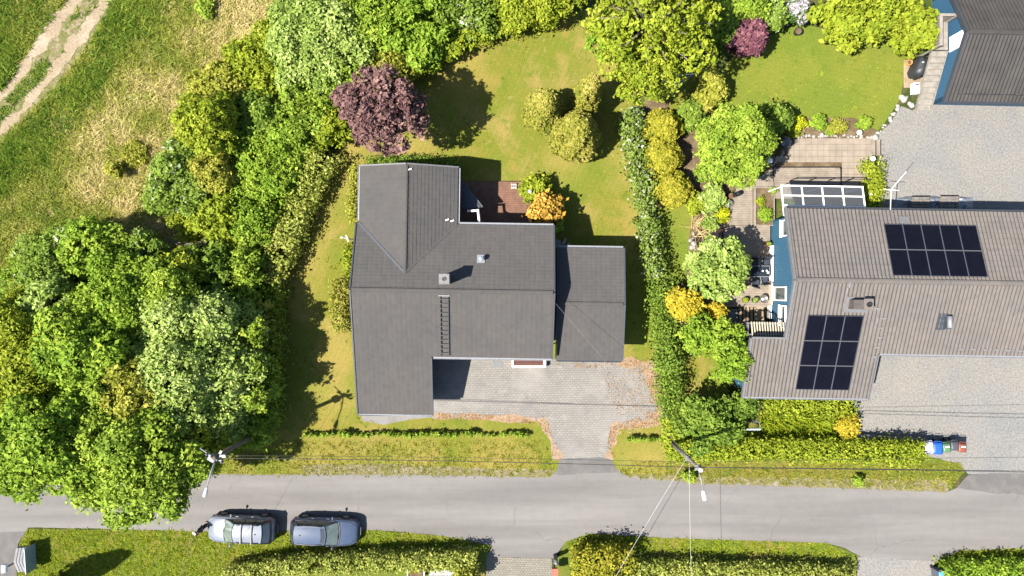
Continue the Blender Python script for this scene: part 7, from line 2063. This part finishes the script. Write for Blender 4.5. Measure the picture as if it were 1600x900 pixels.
# blue-white folding trestle by the olive bush
p = at(1172, 668, 1.0)
tr = thing('trestle', 'pale blue metal trestle in the shade beside the olive bush', 'trestle', (p.x, p.y, 0))
m = mat_plain('pale_blue_metal', (0.35, 0.42, 0.55), 0.4, 0.2)
obj('top_bar', MB().beam(at(1161, 671, 1.0), at(1188, 671, 1.0), 0.09, 0.06), m, tr)
obj('back_bar', MB().beam(at(1168, 660, 1.0), at(1186, 659, 1.0), 0.03, 0.03).beam(at(1186, 659, 1.0), at(1188, 671, 1.0), 0.03, 0.03), M_STEEL, tr)
for x, y in ((1163, 671), (1186, 671), (1170, 660), (1185, 660)):
    q = at(x, y, 1.0); obj('leg', MB().beam((q.x, q.y, 0), (q.x, q.y, 0.98), 0.03, 0.03), M_STEEL, tr)
# satellite dish on the west wall
p = at(542, 372, 2.6)
sdish = thing('satellite_dish', 'small white satellite dish on an arm west of the bungalow', 'satellite dish', (p.x, p.y, 0))
mw = HF(-9.0, HF.inv(p)[1], 2.4)
obj('arm', MB().tube([mw, (p.x + 0.15, p.y - 0.05, 2.4), (p.x + 0.1, p.y, 2.6)], 0.03, 8), M_METAL, sdish)
dm = Matrix.Translation(Vector((p.x + 0.08, p.y, 2.65))) @ Matrix.Rotation(R(-62), 4, 'Y') @ Matrix.Rotation(R(20), 4, 'X')
dsh = MB().add(MB().lathe((0, 0, 0), [(0.02, 0.0), (0.14, 0.02), (0.24, 0.07), (0.245, 0.06), (0.14, 0.005), (0.02, -0.015)], 18), dm)
obj('reflector', dsh, mat_plain('dish_enamel', (0.38, 0.36, 0.35), 0.5), sdish, smooth=True)
obj('receiver', MB().tube([(p.x + 0.05, p.y - 0.02, 2.5), (p.x - 0.28, p.y + 0.02, 2.7)], 0.015, 6).ball((p.x - 0.3, p.y + 0.03, 2.7), (0.09, 0.06, 0.06), 8, 6), M_WHITE, sdish)
# white step box with slats before the entrance, and a floor grate
bx0 = at(800, 574, 0.45); bx1 = at(853, 563, 0.45)
sb = thing('entrance_box', 'white framed box with red-brown slats below the front eave', 'planter', (bx0.x, bx0.y, 0))
fmx = MB()
fmx.bx(bx0.x, bx0.x + 0.1, bx0.y, bx1.y, 0, 0.5).bx(bx1.x - 0.16, bx1.x, bx0.y, bx1.y, 0, 0.5).bx(bx0.x + 0.1, bx1.x - 0.16, bx0.y, bx0.y + 0.11, 0, 0.5)
obj('frame', fmx, M_WHITE, sb)
for k in range(4):
    y = bx0.y + 0.14 + k * 0.095
    obj('slat', MB().bx(bx0.x + 0.1, bx1.x - 0.16, y, y + 0.06, 0.38, 0.44), mat_plain('wine_brown_slats', (0.12, 0.045, 0.035), 0.7), sb)
p = at(777, 569, 0.02)
gr_ = thing('floor_grate', 'dark square entrance grate set in the paving', 'grate', (p.x, p.y, 0.012))
obj('rim', MB().bx(p.x - 0.32, p.x + 0.32, p.y - 0.2, p.y + 0.2, 0.012, 0.03), M_TRIM_GREY, gr_)
for k in range(9):
    x = p.x - 0.28 + k * 0.07
    obj('bar', MB().bx(x - 0.015, x + 0.015, p.y - 0.17, p.y + 0.17, 0.03, 0.042), M_STEEL, gr_)
p = at(755, 564, 2.2)
obj('wall_lamp', MB().lathe((0, 0, 0), [(0.05, 0), (0.09, 0.06), (0.09, 0.2), (0.03, 0.26)], 12).beam((0, 0, 0.15), (0, 0.6, 0.15), 0.04, 0.04), M_WHITE, label='white lamp on the front wall under the eave', cat='lamp', loc=(p.x, p.y, 2.1))
# split logs and stones between bungalow and garage
wp = thing('stone_pile', 'pile of pale blocks in the dark gap behind the garage', 'stones', tuple(at(877, 379, 0)))
rg = random.Random(12)
for k in range(16):
    q = at(869 + rg.uniform(0, 20), 374 + rg.uniform(0, 12), 0.2)
    obj('block', MB().box((q.x, q.y, 0.1 + rg.uniform(0, 0.15)), (rg.uniform(0.15, 0.32), rg.uniform(0.1, 0.2), 0.14), rg.uniform(0, 3)), M_STONE, wp)
# pale plant table on the red-brown terrace
p = at(803, 290, 0.6)
tt_ = thing('plant_table', 'little grey stone stand on the red-brown terrace beside the lime bush', 'stand', (p.x, p.y, 0.25))
for k in range(6):
    obj('stone', MB().box((p.x + (k % 3 - 1) * 0.13, p.y + (k // 3 - 0.5) * 0.2, 0.33), (0.12, 0.16, 0.16), 0.1 * k), M_STONE, tt_, bevel=0.02)
# mailbox stand and white mailbox at the lower left corner
p = at(38, 872, 0.0)
ms = thing('mailbox_stand', 'stand of grey gabled boxes with backboard coloured with pale blue shade at the lower left', 'mailbox stand', (p.x, p.y, 0))
ox, oy = at(42, 874, 0.6).x, at(42, 872, 0.6).y
rz_ = R(4)
mt = Matrix.Translation(Vector((ox, oy, 0))) @ Matrix.Rotation(rz_, 4, 'Z')
obj('backboard', MB().add(MB().bx(0.30, 0.36, -0.82, 0.82, 0.25, 1.25), mt), mat_plain('sky_shade_board', (0.22, 0.30, 0.38), 0.6), ms)  # pale blue stands for sky-lit shade on the side away from the sun
for k in range(4):
    x = 0.18 - k * 0.19
    g = MB()
    prof = [(-0.78, 0.86), (0, 1.16), (0.78, 0.86), (0.78, 0.45), (-0.78, 0.45)]
    g.v += [Vector((x - 0.075, y, z)) for y, z in prof] + [Vector((x + 0.075, y, z)) for y, z in prof]
    g.f += [[4, 3, 2, 1, 0], [5, 6, 7, 8, 9]] + [[i, (i + 1) % 5, (i + 1) % 5 + 5, i + 5] for i in range(5)]
    obj('gabled_box', MB().add(g, mt), mat_plain('grey_box_sheet', (0.19, 0.185, 0.19), 0.5, 0.1), ms)
for sy in (-0.6, 0.6):
    obj('post', MB().add(MB().bx(-0.05, 0.05, sy - 0.05, sy + 0.05, -0.05, 0.6), mt), M_TRIM_GREY, ms)
p = at(5, 889, 1.1)
mbx_ = thing('mailbox', 'white rounded mailbox on a post at the lower left edge', 'mailbox', (p.x, p.y, 0))
obj('box', MB().tube([(p.x, p.y - 0.24, 1.0), (p.x, p.y + 0.24, 1.0)], 0.17, 12), mat_plain('bluish_white_paint', (0.55, 0.6, 0.75), 0.35), mbx_, smooth=False)
obj('post', MB().bx(p.x - 0.04, p.x + 0.04, p.y - 0.04, p.y + 0.04, 0, 0.84), M_STEEL, mbx_)
# lantern pillar and red mailbox beside the paved drive
p = at(869, 880, 1.2)
lp = thing('lantern_post', 'grey lantern pillar at the corner of the paved drive', 'lamp', (p.x, p.y, 0))
obj('pillar', MB().bx(p.x - 0.12, p.x + 0.12, p.y - 0.12, p.y + 0.12, 0, 1.0), M_TRIM_GREY, lp, bevel=0.01)
obj('lantern', MB().lathe((p.x, p.y, 1.0), [(0.10, 0), (0.17, 0.05), (0.17, 0.2), (0.05, 0.3)], 4), M_STEEL, lp)
p = at(867, 895, 1.1)
rm = thing('red_mailbox', 'brick red mailbox on a post below the lantern pillar', 'mailbox', (p.x, p.y, 0))
obj('box', MB().bx(p.x - 0.17, p.x + 0.17, p.y - 0.24, p.y + 0.22, 0.75, 1.1), mat_plain('brick_red_paint', (0.27, 0.085, 0.055), 0.5), rm, bevel=0.015)
obj('lid', MB().box((p.x, p.y, 1.125), (0.4, 0.52, 0.03), 0, R(-6)), mat_plain('brick_red_paint', (0.27, 0.085, 0.055), 0.5), rm)
obj('post', MB().bx(p.x - 0.04, p.x + 0.04, p.y - 0.04, p.y + 0.04, 0, 0.75), M_STEEL, rm)
# flower planter and white slabs at the bottom edge
p = at(650, 896, 0.5)
fp = thing('flower_planter', 'white planter box with orange flowers at the bottom edge', 'planter', (p.x, p.y, 0))
obj('box', MB().bx(p.x - 0.58, p.x + 0.55, p.y + 0.28, p.y + 0.33, 0, 0.5).bx(p.x - 0.58, p.x - 0.53, p.y - 0.3, p.y + 0.28, 0, 0.5).bx(p.x + 0.5, p.x + 0.55, p.y - 0.3, p.y + 0.28, 0, 0.5).bx(p.x - 0.58, p.x + 0.55, p.y - 0.35, p.y - 0.3, 0, 0.5), M_WHITE, fp)
obj('soil', MB().bx(p.x - 0.53, p.x + 0.5, p.y - 0.3, p.y + 0.28, 0.0, 0.4), G_BED, fp)
rng = np.random.default_rng(6)
leaf_object('flowers', *lobe_leaves(rng, [(p.x - 0.1, p.y + 0.16, 0.5, 0.35, 0.1, 0.1)], 2.2, 0.05, 8, 0.05), F['orange'], fp, seed=6)
wp2 = thing('white_slabs', 'row of pale square slabs at the bottom edge below the hedge', 'slabs', tuple(at(690, 897, 0)))
for k in range(4):
    for j in range(2):
        q = at(675 + k * 9.6, 894 + j * 10, 0.05)
        obj('slab', MB().bx(q.x - 0.2, q.x + 0.2, q.y - 0.2, q.y + 0.2, 0.01, 0.05), mat_plain('pale_slab', (0.33, 0.31, 0.28), 0.8), wp2)
# a drain cover and stray clods on the road edge
p = at(1553, 809, 0)
obj('drain_cover', MB().lathe((0, 0, 0), [(0.12, 0.0), (0.12, 0.014), (0.09, 0.016)], 14), M_TRIM_DARK, label='little dark drain cover in the road near the right edge', cat='drain', loc=(p.x, p.y, 0.01))
p = at(770, 126, 0)
obj('lawn_stone', MB().ball((0, 0, 0.02), (0.16, 0.12, 0.06), 10, 6, 0.1, 2), M_STONE, label='flat pale stone lying on the back lawn', cat='stone', loc=(p.x, p.y, 0.0), smooth=True)
p = at(92, 142, 0)
obj('field_stone', MB().ball((0, 0, 0.3), (0.16, 0.2, 0.12), 10, 6, 0.12, 5), M_STONE, label='pale stone in the green bank beside the dirt track', cat='stone', loc=(p.x, p.y, 0.0), smooth=True)
p = at(952, 108, 0)
obj('stump', MB().lathe((0, 0, 0), [(0.16, 0), (0.12, 0.1), (0.12, 0.2), (0.02, 0.22)], 10), BARK, label='small dark stump on the lawn beside the airy tree', cat='stump', loc=(p.x, p.y, 0.0))

# ------------------------------------------------------------------ the person in front of the silver car
def skin_mesh(name, verts, edges, radii, mat, parent, root=0, sub=2):
    me = bpy.data.meshes.new(name)
    me.from_pydata([Vector(v) for v in verts], edges, [])
    me.materials.append(mat)
    o = bpy.data.objects.new(name, me); COL.objects.link(o); o.parent = parent
    OFF[o.name] = Vector()
    sk_ = o.modifiers.new('skin', 'SKIN'); sk_.use_smooth_shade = True
    for i, r_ in enumerate(radii):
        d = me.skin_vertices[0].data[i]
        d.radius = (r_, r_) if not isinstance(r_, tuple) else r_
        d.use_root = (i == root)
    ss = o.modifiers.new('sub', 'SUBSURF'); ss.levels = sub; ss.render_levels = sub
    return o
pp = at(324, 819.5, 0.0)
M_SKIN = mat_plain('skin', (0.45, 0.27, 0.20), 0.55, 0, 0.4, 0.06, 20)
M_JACKET = mat_plain('black_jacket', (0.016, 0.016, 0.020), 0.7, 0, 0.3, 0.3, 8)
M_JEANS = mat_plain('dark_jeans', (0.020, 0.028, 0.055), 0.85, 0, 0.2, 0.3, 10)
per = thing('person', 'person in black jacket and dark jeans standing in front of the silver car', 'person', (pp.x, pp.y, 0.01), R(150), local=True)
# facing +x in its own frame; left is +y
V = []; E = []; RAD = []
def nv_(p, r_, link=None):
    V.append(p); RAD.append(r_)
    if link is not None: E.append((link, len(V) - 1))
    return len(V) - 1
pelvis = nv_((0, 0, 0.93), 0.125)
belly = nv_((0.01, 0, 1.08), (0.135, 0.11), pelvis); chest = nv_((0.0, 0, 1.28), (0.155, 0.115), belly); neck0 = nv_((0.0, 0, 1.45), 0.07, chest); neck = nv_((0.01, 0, 1.53), 0.055, neck0)
head0 = nv_((0.02, 0, 1.60), (0.075, 0.085), neck); head1 = nv_((0.02, 0, 1.68), (0.082, 0.098), head0); head2 = nv_((0.01, 0, 1.745), (0.06, 0.07), head1)
for s in (1, -1):
    hip = nv_((0, s * 0.10, 0.88), 0.095, pelvis); knee = nv_((0.03, s * 0.12, 0.48), 0.06, hip); ank = nv_((-0.02, s * 0.13, 0.09), 0.042, knee); toe = nv_((0.16, s * 0.15, 0.035), 0.035, ank)
    sh = nv_((0, s * 0.185, 1.41), 0.065, chest); el = nv_((-0.02, s * 0.27, 1.13), 0.045, sh); wr = nv_((0.13, s * 0.25, 0.93), 0.030, el)
    palm = nv_((0.18, s * 0.245, 0.88), 0.034, wr)
    for k, (dx, dy, ln) in enumerate(((0.02, -0.030, 0.075), (0.025, -0.010, 0.085), (0.025, 0.010, 0.08), (0.02, 0.028, 0.065))):
        f1 = nv_((0.20 + dx, s * (0.245 + dy), 0.845), 0.0095, palm); nv_((0.205 + dx, s * (0.245 + dy), 0.845 - ln * 0.6), 0.008, f1)
    th = nv_((0.19, s * 0.205, 0.875), 0.011, palm); nv_((0.215, s * 0.195, 0.84), 0.009, th)
body = skin_mesh('body', V, E, RAD, M_SKIN, per)
Vj = [(0, 0, 0.92), (0.01, 0, 1.08), (0, 0, 1.28), (0, 0, 1.44)]; Ej = [(0, 1), (1, 2), (2, 3)]; Rj = [(0.165, 0.135), (0.16, 0.13), (0.18, 0.14), 0.085]
for s in (1, -1):
    n0 = len(Vj)
    Vj += [(0, s * 0.185, 1.41), (-0.02, s * 0.275, 1.13), (0.12, s * 0.252, 0.95)]; Rj += [0.088, 0.066, 0.052]; Ej += [(2, n0), (n0, n0 + 1), (n0 + 1, n0 + 2)]
skin_mesh('jacket', Vj, Ej, Rj, M_JACKET, per)
Vt = [(0, 0, 0.95)]; Et = []; Rt = [(0.15, 0.125)]
for s in (1, -1):
    n0 = len(Vt)
    Vt += [(0, s * 0.10, 0.86), (0.03, s * 0.12, 0.48), (-0.015, s * 0.13, 0.12)]; Rt += [0.112, 0.08, 0.066]; Et += [(0, n0), (n0, n0 + 1), (n0 + 1, n0 + 2)]
skin_mesh('trousers', Vt, Et, Rt, M_JEANS, per)
for s in (1, -1):
    obj('shoe', MB().ball((0.06, s * 0.14, 0.045), (0.14, 0.052, 0.05), 10, 6), M_BLACK, per, smooth=True)
    obj('eye', MB().ball((0.112, s * 0.032, 1.665), (0.012, 0.014, 0.010), 8, 6), M_BLACK, per, smooth=True)
    obj('ear', MB().ball((0.01, s * 0.088, 1.655), (0.024, 0.012, 0.034), 8, 6), M_SKIN, per, smooth=True)
obj('nose', MB().lathe((0.118, 0, 1.625), [(0.018, 0), (0.012, 0.02), (0.005, 0.045)], 8), M_SKIN, per, smooth=True)
obj('mouth', MB().ball((0.105, 0, 1.592), (0.012, 0.028, 0.008), 8, 6), mat_plain('lips', (0.3, 0.12, 0.1), 0.5), per, smooth=True)
obj('hair', MB().ball((-0.012, 0, 1.70), (0.098, 0.09, 0.085), 14, 9), mat_plain('dark_brown_hair', (0.045, 0.025, 0.018), 0.6), per, smooth=True)
cap = MB().lathe((0.015, 0, 1.735), [(0.088, 0), (0.082, 0.035), (0.05, 0.062), (0.004, 0.07)], 14)
cap.bx(0.07, 0.19, -0.06, 0.06, 1.735, 1.748)
obj('cap', cap, mat_plain('pale_pink_cap', (0.50, 0.38, 0.35), 0.7), per, smooth=False)
